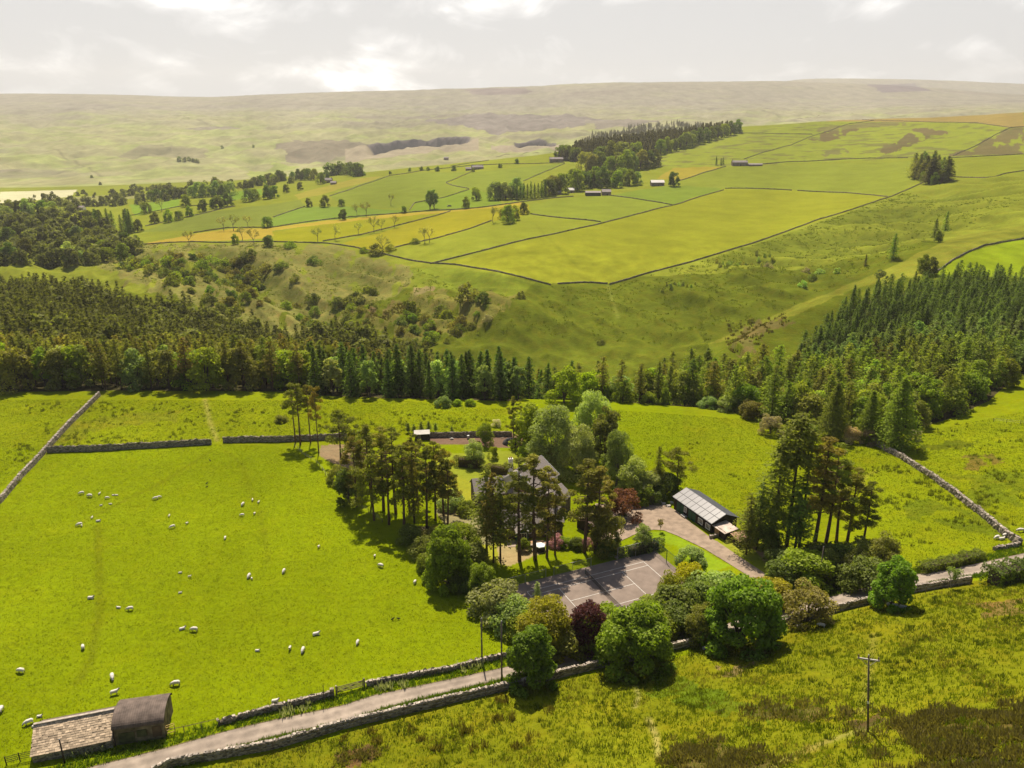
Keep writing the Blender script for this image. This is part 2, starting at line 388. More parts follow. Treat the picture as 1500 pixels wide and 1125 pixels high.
# ------------------------------------------------------------------ ground sheet
def zone(px, col, tus=None, soft=0, step=14): return (rays(dens(px, step, True)), col, tus)
C_PAST = (.157, .197, .0025); C_MOOR = (.142, .152, .006); C_HILL = (.098, .118, .009); C_HEATH = (.105, .088, .020)
C_MID = (.165, .185, .018); C_GOLD = (.245, .205, .012); C_LAWN = (.23, .235, .02); C_DIRT = (.15, .095, .065)
ZONES = [
 # plateau fields
 zone([(652,386),(805,415),(890,415),(1010,385),(1150,341),(1250,307),(1300,288),(1165,279),(1065,276),(885,327),(760,354)], (.19,.20,.014), .1),
 zone([(577,363),(630,386),(700,369),(820,341),(882,327),(777,313),(720,326),(640,350)], (.175,.195,.018), .1),
 zone([(777,313),(882,327),(985,300),(893,286),(830,290),(775,300)], (.16,.19,.02), .1),
 zone([(500,357),(660,309),(735,300),(775,300),(775,313),(720,326),(640,350),(577,363),(563,371)], (.215,.20,.012), .1),
 zone([(400,340),(560,316),(660,308),(600,326),(527,343),(473,354),(400,355)], (.195,.195,.010), .1),
 zone([(207,357),(280,343),(330,336),(400,333),(402,345),(380,350),(300,352),(215,359)], (.29,.22,.03), .1),
 zone([(400,333),(567,314),(700,305),(760,297),(760,301),(560,319),(400,338)], (.30,.23,.03), .1),
 zone([(893,286),(985,300),(1060,277),(1045,272),(985,272),(940,278)], (.135,.18,.02), .2),
 zone([(1000,262),(1064,245),(1340,236),(1345,262),(1310,284),(1168,279),(1065,276),(990,271)], (.16,.185,.02), .1),
 zone([(960,262),(990,244),(1062,243),(1000,263)], (.24,.2,.025), .1),
 zone([(483,287),(543,263),(613,253),(680,252),(653,270),(687,277),(607,297),(600,307),(503,300)], (.15,.18,.022), .1),
 zone([(687,253),(827,239),(767,266),(720,282),(687,277),(657,270)], (.145,.175,.022), .15),
 zone([(600,310),(608,297),(687,278),(725,283),(740,300),(700,305)], (.14,.19,.02), .1),
 zone([(400,317),(447,303),(510,302),(600,310),(567,314),(400,333)], (.13,.185,.025), .1),
 zone([(210,340),(233,330),(293,313),(443,293),(447,303),(400,317),(383,330),(290,338)], (.14,.165,.025), .1),
 zone([(190,300),(262,292),(262,302),(197,316)], (.14,.21,.02), .1),
 zone([(320,285),(385,276),(385,285),(330,296)], (.13,.2,.02), .1),
 zone([(430,285),(520,262),(560,258),(545,264),(440,293)], (.22,.2,.03), .1),
 zone([(0,281),(113,278),(105,288),(0,298)], (.42,.40,.24), .05),
 zone([(60,292),(200,284),(240,285),(140,298)], (.2,.2,.07), .1),
 # upper fields
 zone([(820,240),(1080,196),(1167,178),(1360,176),(1500,182),(1500,226),(1330,232),(1064,244),(960,246)], (.175,.205,.022), .5),
 zone([(1167,177.5),(1280,172),(1400,166),(1500,158),(1500,186),(1480,187),(1430,180),(1360,179)], (.22,.17,.05), .4),
 zone([(1397,228),(1457,198),(1480,187),(1500,187),(1500,226)], (.12,.105,.04), .8),
 zone([(1290,222),(1315,205),(1340,195),(1380,192),(1350,206),(1325,216),(1300,227)], (.10,.085,.035), .7),
 zone([(1190,205),(1215,192),(1240,186),(1262,188),(1235,200),(1210,208)], (.11,.09,.035), .7),
 zone([(1330,196),(1345,187),(1395,193),(1380,198)], (.12,.10,.04), .7),
 zone([(1185,190),(1260,180),(1320,178),(1330,183),(1250,188),(1200,194)], (.14,.135,.04), .7),
 zone([(1200,223),(1235,218),(1240,224),(1205,229)], (.13,.13,.04), .6),
 zone([(1377,396),(1397,381),(1443,361),(1510,350),(1510,405),(1370,405)], (.165,.215,.008), .1),
 # hillside
 zone([(150,400),(160,372),(205,358),(333,355),(400,357),(500,362),(600,395),(605,420),(560,440),(470,500),(400,490),(250,440)], (.165,.160,.04), .7),
 zone([(600,395),(640,392),(727,400),(785,414),(760,440),(690,430),(610,430)], (.145,.175,.016), .4),
 zone([(540,470),(600,437),(700,430),(760,440),(730,470),(690,490),(600,500)], (.15,.145,.03), .8),
 zone([(536,474),(552,456),(580,445),(598,443),(590,450),(560,462),(545,476)], (.125,.105,.03), .6),
 zone([(608,430),(640,427),(632,436),(610,440)], (.19,.155,.06), .5),
 zone([(1030,508),(1130,462),(1235,420),(1330,380),(1400,346),(1500,330),(1500,345),(1420,366),(1357,402),(1250,424),(1165,462),(1100,490)], (.155,.165,.018), .5),
 zone([(1072,506),(1085,482),(1110,472),(1163,468),(1140,480),(1110,490),(1120,508),(1100,515)], (.125,.105,.03), .7),
 # garden
 zone([(640,668),(700,690),(760,690),(790,730),(800,800),(770,815),(735,830),(690,815),(650,780),(640,720)], C_LAWN, .1),
 zone([(640,665),(760,660),(780,675),(740,700),(690,705),(650,690)], (.20,.225,.02), .1),
 zone([(630,634),(700,634),(745,633),(765,640),(762,655),(720,657),(690,652),(632,650)], C_DIRT, .3),
 zone([(470,652),(520,650),(540,690),(505,690),(470,668)], (.21,.155,.085), .3),
 zone([(725,802),(770,792),(805,806),(775,818),(745,829),(728,826)], (.30,.235,.11), .15),
 zone([(640,745),(720,730),(735,760),(720,800),(660,790)], (.21,.19,.09), .4),
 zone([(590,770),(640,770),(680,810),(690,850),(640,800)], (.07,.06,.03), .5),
 zone([(950,778),(972,778),(1030,805),(1070,828),(1030,845),(990,800),(960,795)], (.165,.235,.01), .1),
 zone([(1052,796),(1090,790),(1150,800),(1160,845),(1118,838),(1086,816)], (.19,.21,.02), .2),
 zone([(1100,800),(1130,812),(1145,825),(1120,828)], (.3,.2,.12), .2),
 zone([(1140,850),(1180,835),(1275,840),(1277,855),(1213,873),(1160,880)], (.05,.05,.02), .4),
 # marshy green and heather on the near moor
 zone([(935,985),(985,985),(1040,1010),(1110,1035),(1130,1060),(1100,1070),(1040,1045),(960,1020)], (.095,.135,.007), .7),
 zone([(1300,1052),(1350,1045),(1420,1043),(1500,1040),(1520,1080),(1420,1075),(1320,1076)], C_HEATH, .9),
 zone([(1235,1054),(1290,1048),(1290,1066),(1250,1066)], (.075,.06,.02), 1.),
 zone([(990,1100),(1040,1088),(1080,1098),(1130,1118),(1110,1140),(990,1140)], C_HEATH, .9),
 zone([(1360,1088),(1420,1090),(1480,1100),(1500,1140),(1370,1130)], (.055,.042,.02), 1.),
 zone([(1090,1038),(1140,1028),(1210,1040),(1205,1054),(1120,1052)], (.10,.09,.02), 1.),
 zone([(1420,885),(1500,875),(1500,900),(1440,905)], (.15,.11,.03), .9),
 zone([(480,1108),(510,1095),(550,1098),(560,1112),(520,1125),(490,1125)], (.13,.085,.03), 1.),
 zone([(1050,985),(1075,968),(1105,970),(1085,988),(1060,992)], (.17,.13,.05), .9),
 # rushy patches in the eastern field
 zone([(1310,735),(1370,730),(1400,745),(1480,760),(1470,790),(1390,770),(1330,765)], (.11,.14,.006), .7),
 zone([(1390,700),(1450,690),(1500,695),(1500,745),(1430,740)], (.12,.15,.006), .7),
 zone([(1350,650),(1430,645),(1400,660),(1340,662)], (.09,.11,.006), .6),
 zone([(1410,668),(1450,660),(1470,678),(1430,686)], (.14,.115,.02), .8),
 zone([(80,625),(140,612),(270,600),(270,616),(150,625),(110,655),(80,655)], (.15,.165,.008), .6),
]

def ground():
    US = np.concatenate([np.linspace(-330, -40, 70, endpoint=False), np.linspace(-40, 1540, 880), np.linspace(1540, 1830, 71)[1:]])
    YS = np.exp(np.linspace(math.log(24), math.log(9600), 1520))
    YS = np.concatenate([[-22, -10, 0, 8, 16], YS])
    nu, ny = len(US), len(YS)
    Yg = np.repeat(YS, nu); Ug = np.tile(US, ny)
    X = (Ug - PU) / F * np.maximum(Yg * CP + 80 * SP, 2.)
    H = height(X, Yg)
    col = np.zeros((len(X), 4)); col[:, 3] = 1
    tus = np.full(len(X), .25)
    def setc(mk, c, t=None, vary=0):
        col[mk, :3] = c
        if t is not None: tus[mk] = t
    near = Yg < 236
    setc(near, C_PAST, .15)
    hill = (Yg >= 236); setc(hill, C_HILL, .6)
    pl = (Yg > 470); setc(pl, C_MID, .3)
    far = Yg > 1750
    setc(far, (.24, .23, .09), .5)
    # east field rough, near moor rough
    yc = np.interp(X, ROAD_C[:, 0], ROAD_C[:, 1])
    mo = near & (yc - Yg > 4.2); setc(mo, C_MOOR, .58)
    ea = near & (yc < Yg) & (ux(X, Yg) > 1000); setc(ea, (.158, .188, .0035), .3)
    ut = near & (yc < Yg) & (Yg > 182) & (ux(X, Yg) < 780); setc(ut, (.158, .188, .0035), .3)
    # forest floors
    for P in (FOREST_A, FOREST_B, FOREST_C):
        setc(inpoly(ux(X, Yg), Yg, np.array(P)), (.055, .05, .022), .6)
    w0 = 4 + Yg / 60; p1, p2 = perlin(X / w0, Yg / w0), perlin(X / w0 + 9, Yg / w0)
    q1, q2 = fbm(X / (w0 * .8) + 3, Yg / (w0 * .8), 4), fbm(X / (w0 * .8) - 7, Yg / (w0 * .8), 4)
    j = 1.6 * np.clip(Yg / 200, .3, 4)
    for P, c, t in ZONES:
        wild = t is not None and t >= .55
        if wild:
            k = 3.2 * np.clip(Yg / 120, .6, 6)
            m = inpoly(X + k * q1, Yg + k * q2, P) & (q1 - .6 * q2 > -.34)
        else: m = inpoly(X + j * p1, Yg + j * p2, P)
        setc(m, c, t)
    # heather, scree and bog of the far moor, plus cloud shadows painted in by FARPATCH
    f = far
    hgt = sstep(-60, 160, H)
    n1 = fbm(X / 900, Yg / 420, 4); n2 = fbm(X / 260 + 7, Yg / 150, 4)
    base = np.array([.25, .245, .115]); top = np.array([.215, .198, .145]); green = np.array([.24, .275, .085]); dark = np.array([.15, .125, .105]); rock = np.array([.17, .15, .14])
    c = base + (top - base) * np.clip(hgt * 1.1 + n1 * .5, 0, 1)[:, None]
    c = c + (green - c) * (np.clip(n2 * 1.6 - .1 + (1 - hgt) * .35, 0, .75) * (1 - hgt * .8))[:, None]
    c = c + (dark - c) * (sstep(.16, .4, n1 - .15 + n2 * .35) * .5)[:, None]
    u = ux(X, Yg); v = vrow(-H / np.maximum(Yg, 1))
    col[f, :3] = c[f]
    c = c * (1 + .28 * fbm(X / 70, Yg / 110, 3) + .16 * fbm(X / 24, Yg / 40, 2))[:, None]; col[f, :3] = c[f]
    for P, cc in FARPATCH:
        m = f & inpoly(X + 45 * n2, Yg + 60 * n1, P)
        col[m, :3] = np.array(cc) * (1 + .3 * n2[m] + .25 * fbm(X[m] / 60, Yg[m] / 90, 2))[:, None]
    for (u0, u1, yq, dep, run) in ((545, 682, 2800, 46, 330), (760, 808, 2600, 34, 160)):
        yy = yq + 60 * np.sin((u - u0) / (u1 - u0) * pi) + 5 * perlin(u / 24., u * 0 + 3.3)
        m = f & (u > u0 - 6) & (u < u1 + 6) & (Yg - yy > -26) & (Yg - yy < 22)
        col[m, :3] = rock * (1 + .2 * perlin(X[m] / 30, H[m] / 30))[:, None]
        m = f & (u > u0 - 40) & (u < u1 + 20) & (Yg - yy > -run * 1.4) & (Yg - yy <= -22)
        col[m, :3] = np.array([.26, .225, .15]) * (1 + .3 * n2[m])[:, None]
    gz = (Yg > 300) & (Yg < 700) & (np.interp(X, EDGE[:, 0], EDGE[:, 1]) - Yg > 6)      # rushy dark green painted into the gully beds to shade them
    k = np.zeros(len(X)); k[gz] = sstep(1., -4.5, gully(X[gz], Yg[gz])) * .55 * (.6 + .8 * np.abs(fbm(X[gz] / 8, Yg[gz] / 8, 2)))
    col[:, :3] = col[:, :3] * (1 - k[:, None]) + np.array([.062, .084, .007]) * k[:, None]
    uz = (tus > .44) & (Yg > 850) & (Yg < 1750)                                          # heather flecks of the upper pastures
    k = np.zeros(len(X)); k[uz] = sstep(.1, .3, fbm(X[uz] / 34, Yg[uz] / 26, 3) + .35 * fbm(X[uz] / 150, Yg[uz] / 90, 2)) * .7
    col[:, :3] = col[:, :3] * (1 - k[:, None]) + np.array([.105, .10, .035]) * k[:, None]
    # wheel and sheep tracks worn into the pasture
    for P, w, cc, a in TRACKS:
        d = dist_poly(X, Yg, P); m = (np.abs(Yg - P[:, 1].mean()) < 400)
        k = (np.exp(-(d / w) ** 2) * a * m)[:, None]
        col[:, :3] = col[:, :3] * (1 - k) + np.array(cc) * k
    # field to field mottling of growth
    mm = 1 + .19 * fbm(X / (16 + Yg * .09), Yg / (16 + Yg * .09), 3)
    hm = sstep(245, 300, Yg) * (1 - sstep(470, 640, Yg)); mm = mm * (1 + hm * (.30 * fbm(X / 9, Yg / 13, 3) + .22 * fbm(X / 40 + 2, Yg / 30, 2)))
    col[:, :3] *= mm[:, None]
    i = (np.arange(ny - 1)[:, None] * nu + np.arange(nu - 1)[None]).ravel()
    quads = np.stack([i, i + 1, i + nu + 1, i + nu], 1)
    cut = np.searchsorted(YS, 1760)
    me_m = groundmat()
    for name, r0, r1 in (('ground', 0, cut), ('hills', cut, ny - 1)):
        s = slice(r0 * nu, (r1 + 1) * nu); q = quads[r0 * (nu - 1): r1 * (nu - 1)] - r0 * nu
        me = newmesh(name, np.stack([X[s], Yg[s], H[s]], 1), q, me_m, True, {'col': col[s], 'tus': tus[s]})
        o = link(name, me, kind='structure')

def groundmat():
    m = bpy.data.materials.new('turf'); m.use_nodes = True; nt = m.node_tree; L = nt.links.new
    b = nt.nodes['Principled BSDF']; b.inputs['Roughness'].default_value = 1.; b.inputs['Specular IOR Level']  .default_value = 0.
    geo = nt.nodes.new('ShaderNodeNewGeometry')
    ac = nt.nodes.new('ShaderNodeAttribute'); ac.attribute_name = 'col'
    at = nt.nodes.new('ShaderNodeAttribute'); at.attribute_name = 'tus'
    def noise(sc, det, ro=.6, st=None):
        t = nt.nodes.new('ShaderNodeTexNoise'); t.inputs['Scale'].default_value = sc; t.inputs['Detail'].default_value = det; t.inputs['Roughness'].default_value = ro
        if st:
            mp = nt.nodes.new('ShaderNodeMapping'); mp.inputs['Scale'].default_value = st; L(geo.outputs['Position'], mp.inputs[0]); L(mp.outputs[0], t.inputs['Vector'])
        else: L(geo.outputs['Position'], t.inputs['Vector'])
        return t.outputs['Fac']
    def math_(op, a, c, cl=False):
        n = nt.nodes.new('ShaderNodeMath'); n.operation = op; n.use_clamp = cl
        for i, q in enumerate((a, c)):
            if hasattr(q, 'links'): L(q, n.inputs[i])
            else: n.inputs[i].default_value = q
        return n.outputs[0]
    fine = noise(1.5, 5, .7); tuft = noise(.42, 6, .68, (1, 1.7, 1)); big = noise(.045, 4)
    amp = math_('ADD', math_('MULTIPLY', at.outputs['Fac'], .95), .32)
    t1 = math_('MULTIPLY', math_('SUBTRACT', tuft, .5), amp)
    t2 = math_('MULTIPLY', math_('SUBTRACT', fine, .5), .75)
    t3 = math_('MULTIPLY', math_('SUBTRACT', big, .5), .55)
    s = math_('ADD', math_('ADD', t1, t2), math_('ADD', t3, 1.))
    s = math_('MAXIMUM', s, .3)
    vm = nt.nodes.new('ShaderNodeVectorMath'); vm.operation = 'SCALE'; L(ac.outputs['Color'], vm.inputs[0]); L(s, vm.inputs['Scale'])
    # straw-coloured dead growth among the green
    mixc = nt.nodes.new('ShaderNodeMix'); mixc.data_type = 'RGBA'; mixc.blend_type = 'MULTIPLY'; mixc.inputs['B'].default_value = (1.35, 1.0, 1.1, 1)
    st = noise(.17, 5, .7)
    k = math_('MULTIPLY', math_('SUBTRACT', st, .46, True), math_('ADD', math_('MULTIPLY', at.outputs['Fac'], 3.2), .5), True)
    L(k, mixc.inputs['Factor']); L(vm.outputs[0], mixc.inputs['A']); L(mixc.outputs['Result'], b.inputs['Base Color'])
    bp = nt.nodes.new('ShaderNodeBump'); bp.inputs['Distance'].default_value = .35
    L(math_('ADD', math_('MULTIPLY', at.outputs['Fac'], .75), .3), bp.inputs['Strength'])
    L(math_('ADD', tuft, math_('MULTIPLY', fine, .4)), bp.inputs['Height']); L(bp.outputs[0], b.inputs['Normal'])
    return m

# forest outlines as (pixel column, metres forward)
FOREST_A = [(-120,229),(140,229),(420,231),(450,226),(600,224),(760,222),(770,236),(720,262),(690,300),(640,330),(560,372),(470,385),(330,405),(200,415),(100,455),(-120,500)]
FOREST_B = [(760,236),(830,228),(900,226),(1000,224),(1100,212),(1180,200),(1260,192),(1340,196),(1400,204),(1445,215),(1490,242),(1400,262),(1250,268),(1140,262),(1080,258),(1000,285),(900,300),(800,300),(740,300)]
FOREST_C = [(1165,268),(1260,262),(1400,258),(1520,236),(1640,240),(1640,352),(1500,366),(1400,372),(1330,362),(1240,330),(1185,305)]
FARPATCH = [(rays(dens(P, 10, True)), c) for P, c in (  # moor patches; the first two are cloud shadows painted into the ground colour
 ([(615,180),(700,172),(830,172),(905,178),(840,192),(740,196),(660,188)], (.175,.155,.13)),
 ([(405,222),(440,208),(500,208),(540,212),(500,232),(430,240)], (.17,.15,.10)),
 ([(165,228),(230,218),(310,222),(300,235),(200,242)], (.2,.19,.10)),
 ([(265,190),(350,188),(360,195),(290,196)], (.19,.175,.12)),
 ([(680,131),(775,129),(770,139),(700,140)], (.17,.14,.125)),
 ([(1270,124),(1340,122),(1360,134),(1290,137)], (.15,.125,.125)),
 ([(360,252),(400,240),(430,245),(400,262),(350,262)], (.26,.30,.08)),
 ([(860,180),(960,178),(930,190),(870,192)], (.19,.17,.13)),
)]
def TR(P, w, c, a): return (rays(dens(P, 20)), w, c, a)
TRACKS = [
 TR([(143,770),(146,840),(144,900),(135,960),(115,1000)], .8, (.11,.12,.004), .55),
 TR([(310,660),(250,700),(180,735),(120,765)], .7, (.12,.13,.004), .5),
 TR([(325,658),(355,680),(382,760),(395,820)], .7, (.12,.13,.004), .35),
 TR([(300,585),(308,620),(318,645)], .7, (.26,.24,.05), .7),
 TR([(950,1050),(960,1075),(965,1110)], .35, (.30,.27,.08), .7),
 TR([(930,1000),(936,1020),(930,1035)], .35, (.28,.25,.08), .6),
 TR([(1280,930),(1276,965),(1270,1010),(1262,1050)], .5, (.22,.2,.04), .4),
 TR([(1130,1125),(1180,1100),(1240,1078),(1268,1072)], .5, (.26,.23,.06), .6),
 TR([(890,417),(897,445),(905,470)], 1.0, (.2,.22,.04), .4),
 TR([(1258,715),(1270,695),(1285,690)], .5, (.28,.27,.03), .6),
 TR([(60,668),(100,625),(145,580)], 1.6, (.14,.13,.03), .4),
 TR([(0,227),(80,225),(110,240),(172,272)], 5, (.10,.09,.05), .5),
 TR([(200,153),(277,178),(380,205)], 7, (.11,.10,.06), .5),
 TR([(785,330),(850,395),(885,382)], 1.5, (.12,.13,.01), .3),
]

# ------------------------------------------------------------------ sky, sun, camera, air
SUN_EL, SUN_AZ = radians(57), radians(-9)
def sky():
    w = bpy.data.worlds.new('World'); SC.world = w; w.use_nodes = True
    nt = w.node_tree; nt.nodes.clear(); L = nt.links.new
    out = nt.nodes.new('ShaderNodeOutputWorld')
    st = nt.nodes.new('ShaderNodeTexSky'); st.sky_type = 'NISHITA'; st.sun_disc = False
    st.sun_elevation = SUN_EL; st.sun_rotation = SUN_AZ; st.air_density = 1.; st.dust_density = 1.5
    b1 = nt.nodes.new('ShaderNodeBackground'); b1.inputs['Strength'].default_value = .055; L(st.outputs[0], b1.inputs['Color'])
    tc = nt.nodes.new('ShaderNodeTexCoord'); sp = nt.nodes.new('ShaderNodeSeparateXYZ'); L(tc.outputs['Generated'], sp.inputs[0])
    def M(op, a, c=0., cl=False):
        n = nt.nodes.new('ShaderNodeMath'); n.operation = op; n.use_clamp = cl
        for i, q in enumerate((a, c)):
            if hasattr(q, 'links'): L(q, n.inputs[i])
            else: n.inputs[i].default_value = q
        return n.outputs[0]
    # the clouds lie on a layer overhead: direction over height (+ a little, so that they pile up at the skyline)
    zz = M('ADD', M('MAXIMUM', sp.outputs[2], 0.), .42)
    cx = M('DIVIDE', sp.outputs[0], zz); cy = M('DIVIDE', sp.outputs[1], zz)
    cb = nt.nodes.new('ShaderNodeCombineXYZ'); L(cx, cb.inputs[0]); L(cy, cb.inputs[1]); L(M('MULTIPLY', sp.outputs[2], 1.2), cb.inputs[2])
    def noise(sc, det, off, ro=.55, dist=0.):
        mp = nt.nodes.new('ShaderNodeMapping'); mp.inputs['Location'].default_value = off; L(cb.outputs[0], mp.inputs[0])
        t = nt.nodes.new('ShaderNodeTexNoise'); t.inputs['Scale'].default_value = sc; t.inputs['Detail'].default_value = det; t.inputs['Roughness'].default_value = ro; t.inputs['Distortion'].default_value = dist
        L(mp.outputs[0], t.inputs['Vector']); return t.outputs['Fac']
    n = noise(1.5, 9, (3.1, 1.7, .4), .58, .5); n2 = noise(4.2, 9, (9.2, 4.1, 2.), .62, .8)
    vo = nt.nodes.new('ShaderNodeTexVoronoi'); vo.feature = 'SMOOTH_F1'; vo.inputs['Scale'].default_value = 5.0; vo.inputs['Detail'].default_value = 3.; vo.inputs['Smoothness'].default_value = .6
    L(cb.outputs[0], vo.inputs['Vector'])
    d = M('ADD', M('ADD', M('MULTIPLY', n, .55), M('MULTIPLY', n2, .45)), M('MULTIPLY', M('SUBTRACT', .42, vo.outputs['Distance']), .16))
    rp = nt.nodes.new('ShaderNodeValToRGB'); e = rp.color_ramp.elements
    e[0].position = .40; e[0].color = (.54, .545, .555, 1); e[1].position = .585; e[1].color = (1.12, 1.11, 1.09, 1)
    for pos, c in ((.455, (.64, .64, .645, 1)), (.495, (.78, .775, .77, 1)), (.52, (.95, .945, .93, 1))):
        q = e.new(pos); q.color = c
    L(d, rp.inputs[0])
    b2 = nt.nodes.new('ShaderNodeBackground'); L(rp.outputs[0], b2.inputs['Color'])
    # sunlit bank of cloud towards the south, thinning to open sky overhead and behind
    cov = M('MULTIPLY', M('SUBTRACT', M('ADD', sp.outputs[1], .25), 0., False), 1.6, True)
    low = M('SUBTRACT', 1.0, M('MULTIPLY', M('SUBTRACT', sp.outputs[2], .22), 2.6, True), True)
    cov = M('MULTIPLY', cov, low, True)
    b2.inputs['Strength'].default_value = CLOUD
    mx = nt.nodes.new('ShaderNodeMixShader'); L(cov, mx.inputs[0]); L(b1.outputs[0], mx.inputs[1]); L(b2.outputs[0], mx.inputs[2])
    L(mx.outputs[0], out.inputs['Surface'])
    sd = bpy.data.lights.new('sun', 'SUN'); sd.energy = 4.2; sd.angle = radians(.53); sd.color = (1., .91, .74)
    so = link('sun', sd); d = Vector((sin(SUN_AZ) * cos(SUN_EL), cos(SUN_AZ) * cos(SUN_EL), sin(SUN_EL)))
    so.rotation_euler = d.to_track_quat('Z', 'Y').to_euler(); so.location = (0, 0, 200)
CLOUD = .73

def camera():
    cd = bpy.data.cameras.new('camera'); cd.sensor_width = 36; cd.lens = 36 * F / 1500; cd.clip_end = 40000; cd.clip_start = .5
    co = link('camera', cd); co.rotation_euler = (pi / 2 - PIT, 0, 0); SC.camera = co
    vs = SC.view_settings; vs.view_transform = 'Standard'; vs.look = 'None'; vs.exposure = .84; vs.gamma = 1; vs.use_curve_mapping = False
    cy = SC.cycles; cy.max_bounces = 5; cy.diffuse_bounces = 2; cy.glossy_bounces = 2; cy.transmission_bounces = 3; cy.transparent_max_bounces = 8; cy.volume_bounces = 0
    cy.use_denoising = True; cy.denoiser = 'OPENIMAGEDENOISE'; cy.caustics_reflective = False; cy.caustics_refractive = False

def haze():
    m = bpy.data.materials.new('haze'); m.use_nodes = True; nt = m.node_tree; nt.nodes.clear()
    o = nt.nodes.new('ShaderNodeOutputMaterial'); p = nt.nodes.new('ShaderNodeVolumePrincipled')
    p.inputs['Color'].default_value = (.93, .90, .86, 1); p.inputs['Density'].default_value = HAZE; p.inputs['Anisotropy'].default_value = .3
    nt.links.new(p.outputs[0], o.inputs['Volume'])
    MB().box((0, 4800, 150), (17600, 9760, 900)).build('haze', m, kind='stuff')
HAZE = 6.8e-5
# ------------------------------------------------------------------ trees: crowns of many small leaf cards
def cards(C, Nn, size, asp, r, tang=None):
    n = len(C); Nn = Nn / np.maximum(np.linalg.norm(Nn, axis=1, keepdims=True), 1e-6)
    t = r.normal(size=(n, 3)) if tang is None else tang + .25 * r.normal(size=(n, 3))
    t -= (t * Nn).sum(1, keepdims=True) * Nn; t /= np.maximum(np.linalg.norm(t, axis=1, keepdims=True), 1e-6)
    b = np.cross(Nn, t); s = (size * (.65 + .7 * r.random(n)))[:, None]
    w = s * asp
    v = np.stack([C - t * s * .5, C + b * w * .5 - t * s * .08 + Nn * s * .08, C + t * s * .5, C - b * w * .5 + t * s * .1 + Nn * s * .08], 1).reshape(-1, 3)
    f = np.arange(4 * n).reshape(-1, 4)
    return v, f

def crownmesh(name, C, Nn, size, asp, r, m, lv=None, tang=None):
    v, f = cards(C, Nn, size, asp, r, tang)
    lv = r.random(len(C)) if lv is None else lv
    return newmesh(name, v, f, m, False, {'lv': np.repeat(np.clip(lv, 0, 1), 4)})

def sph(r, n):
    d = r.normal(size=(n, 3)); return d / np.linalg.norm(d, axis=1, keepdims=True)

def broad(seed, h, cr, base, nc, per, leaf, m=LEAF, bark=BARK, flat=1., lobes=.34, lean=0., sparse=0., asp=.7, tr=.022, full=1.):
    """rounded broadleaf: leaf clumps over a crown of unequal limbs.  base = height where foliage starts"""
    r = np.random.default_rng(seed)
    cz = (h + base) / 2; ch = (h - base) / 2
    d = sph(r, nc); d[:, 2] = np.where(d[:, 2] < -.8, -d[:, 2] * .5, d[:, 2])
    q = (.25 + .55 * r.random(nc) ** .6)[:, None]
    q = np.where(d[:, 2:] < -.3, np.maximum(q, .72), q)
    if full and base < .6:                                   # a skirt of low boughs that reach the ground
        k = max(6, nc // 6); a = np.arange(k) * 6.283 / k + .5 * r.normal(size=k); d = np.r_[d, np.c_[np.cos(a) * .62, np.sin(a) * .62, np.full(k, -.86)]]; q = np.r_[q, np.ones((k, 1))]; nc += k
    cc = d * q * np.array([cr, cr, ch]) * (1 - .12 * r.random((nc, 1)))
    low = np.clip(-cc[:, 2] / ch, 0, 1); cc[:, :2] *= (1 + .5 * low * full)[:, None]
    w = np.clip(.55 + .45 * cc[:, 2] / ch + .25 * r.random(nc), .35, 1.1)
    rad = cr * lobes * (.7 + .6 * r.random(nc))
    C, NN, LV = [], [], []
    for i in range(nc):
        k = int(per * (rad[i] / (cr * lobes)) ** 1.6)
        e = sph(r, k); e[:, 2] += .25; e /= np.linalg.norm(e, axis=1, keepdims=True)
        rr = (.62 + .42 * r.random(k) ** .7)[:, None]
        p = cc[i] + e * rr * rad[i] * np.array([1, 1, .82 * flat]) 
        inside = np.linalg.norm(p / np.array([cr, cr, ch]), axis=1) < .45
        p, e = p[~inside], e[~inside]
        C.append(p); NN.append(e * .9 + .75 * r.normal(size=e.shape) + [0, 0, .35]); LV.append(np.full(len(p), .3 * r.random()) + .7 * r.random(len(p)))
    C = np.concatenate(C); NN = np.concatenate(NN); LV = np.concatenate(LV)
    if sparse: k = r.random(len(C)) > sparse; C, NN, LV = C[k], NN[k], LV[k]
    C = C + [0, 0, cz]; C[:, 0] += lean * (C[:, 2] / h) ** 2
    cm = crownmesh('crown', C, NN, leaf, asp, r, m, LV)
    b = MB(); t0 = h * tr
    top = Vector((lean * .5, 0, base + ch * .9))
    b.tube([(0, 0, -.4), (0, 0, max(.2, base * .6)), (lean * .2, 0, base + ch * .4), top], [t0 * 1.35, t0, t0 * .75, t0 * .2], 7)
    o = np.argsort(-rad)[:min(nc, 14)]
    for i in o:
        if math.hypot(cc[i][0], cc[i][1]) < 3 * t0: continue
        e = Vector(cc[i]) + Vector((0, 0, cz)); s = Vector((0, 0, base * .75 + ch * .4 * r.random()))
        b.tube([s, s.lerp(e, .5) + Vector((0, 0, -.06 * h * r.random())), e], [t0 * .45, t0 * .28, t0 * .08], 5, False)
    return b.mesh('trunk', bark, True), cm

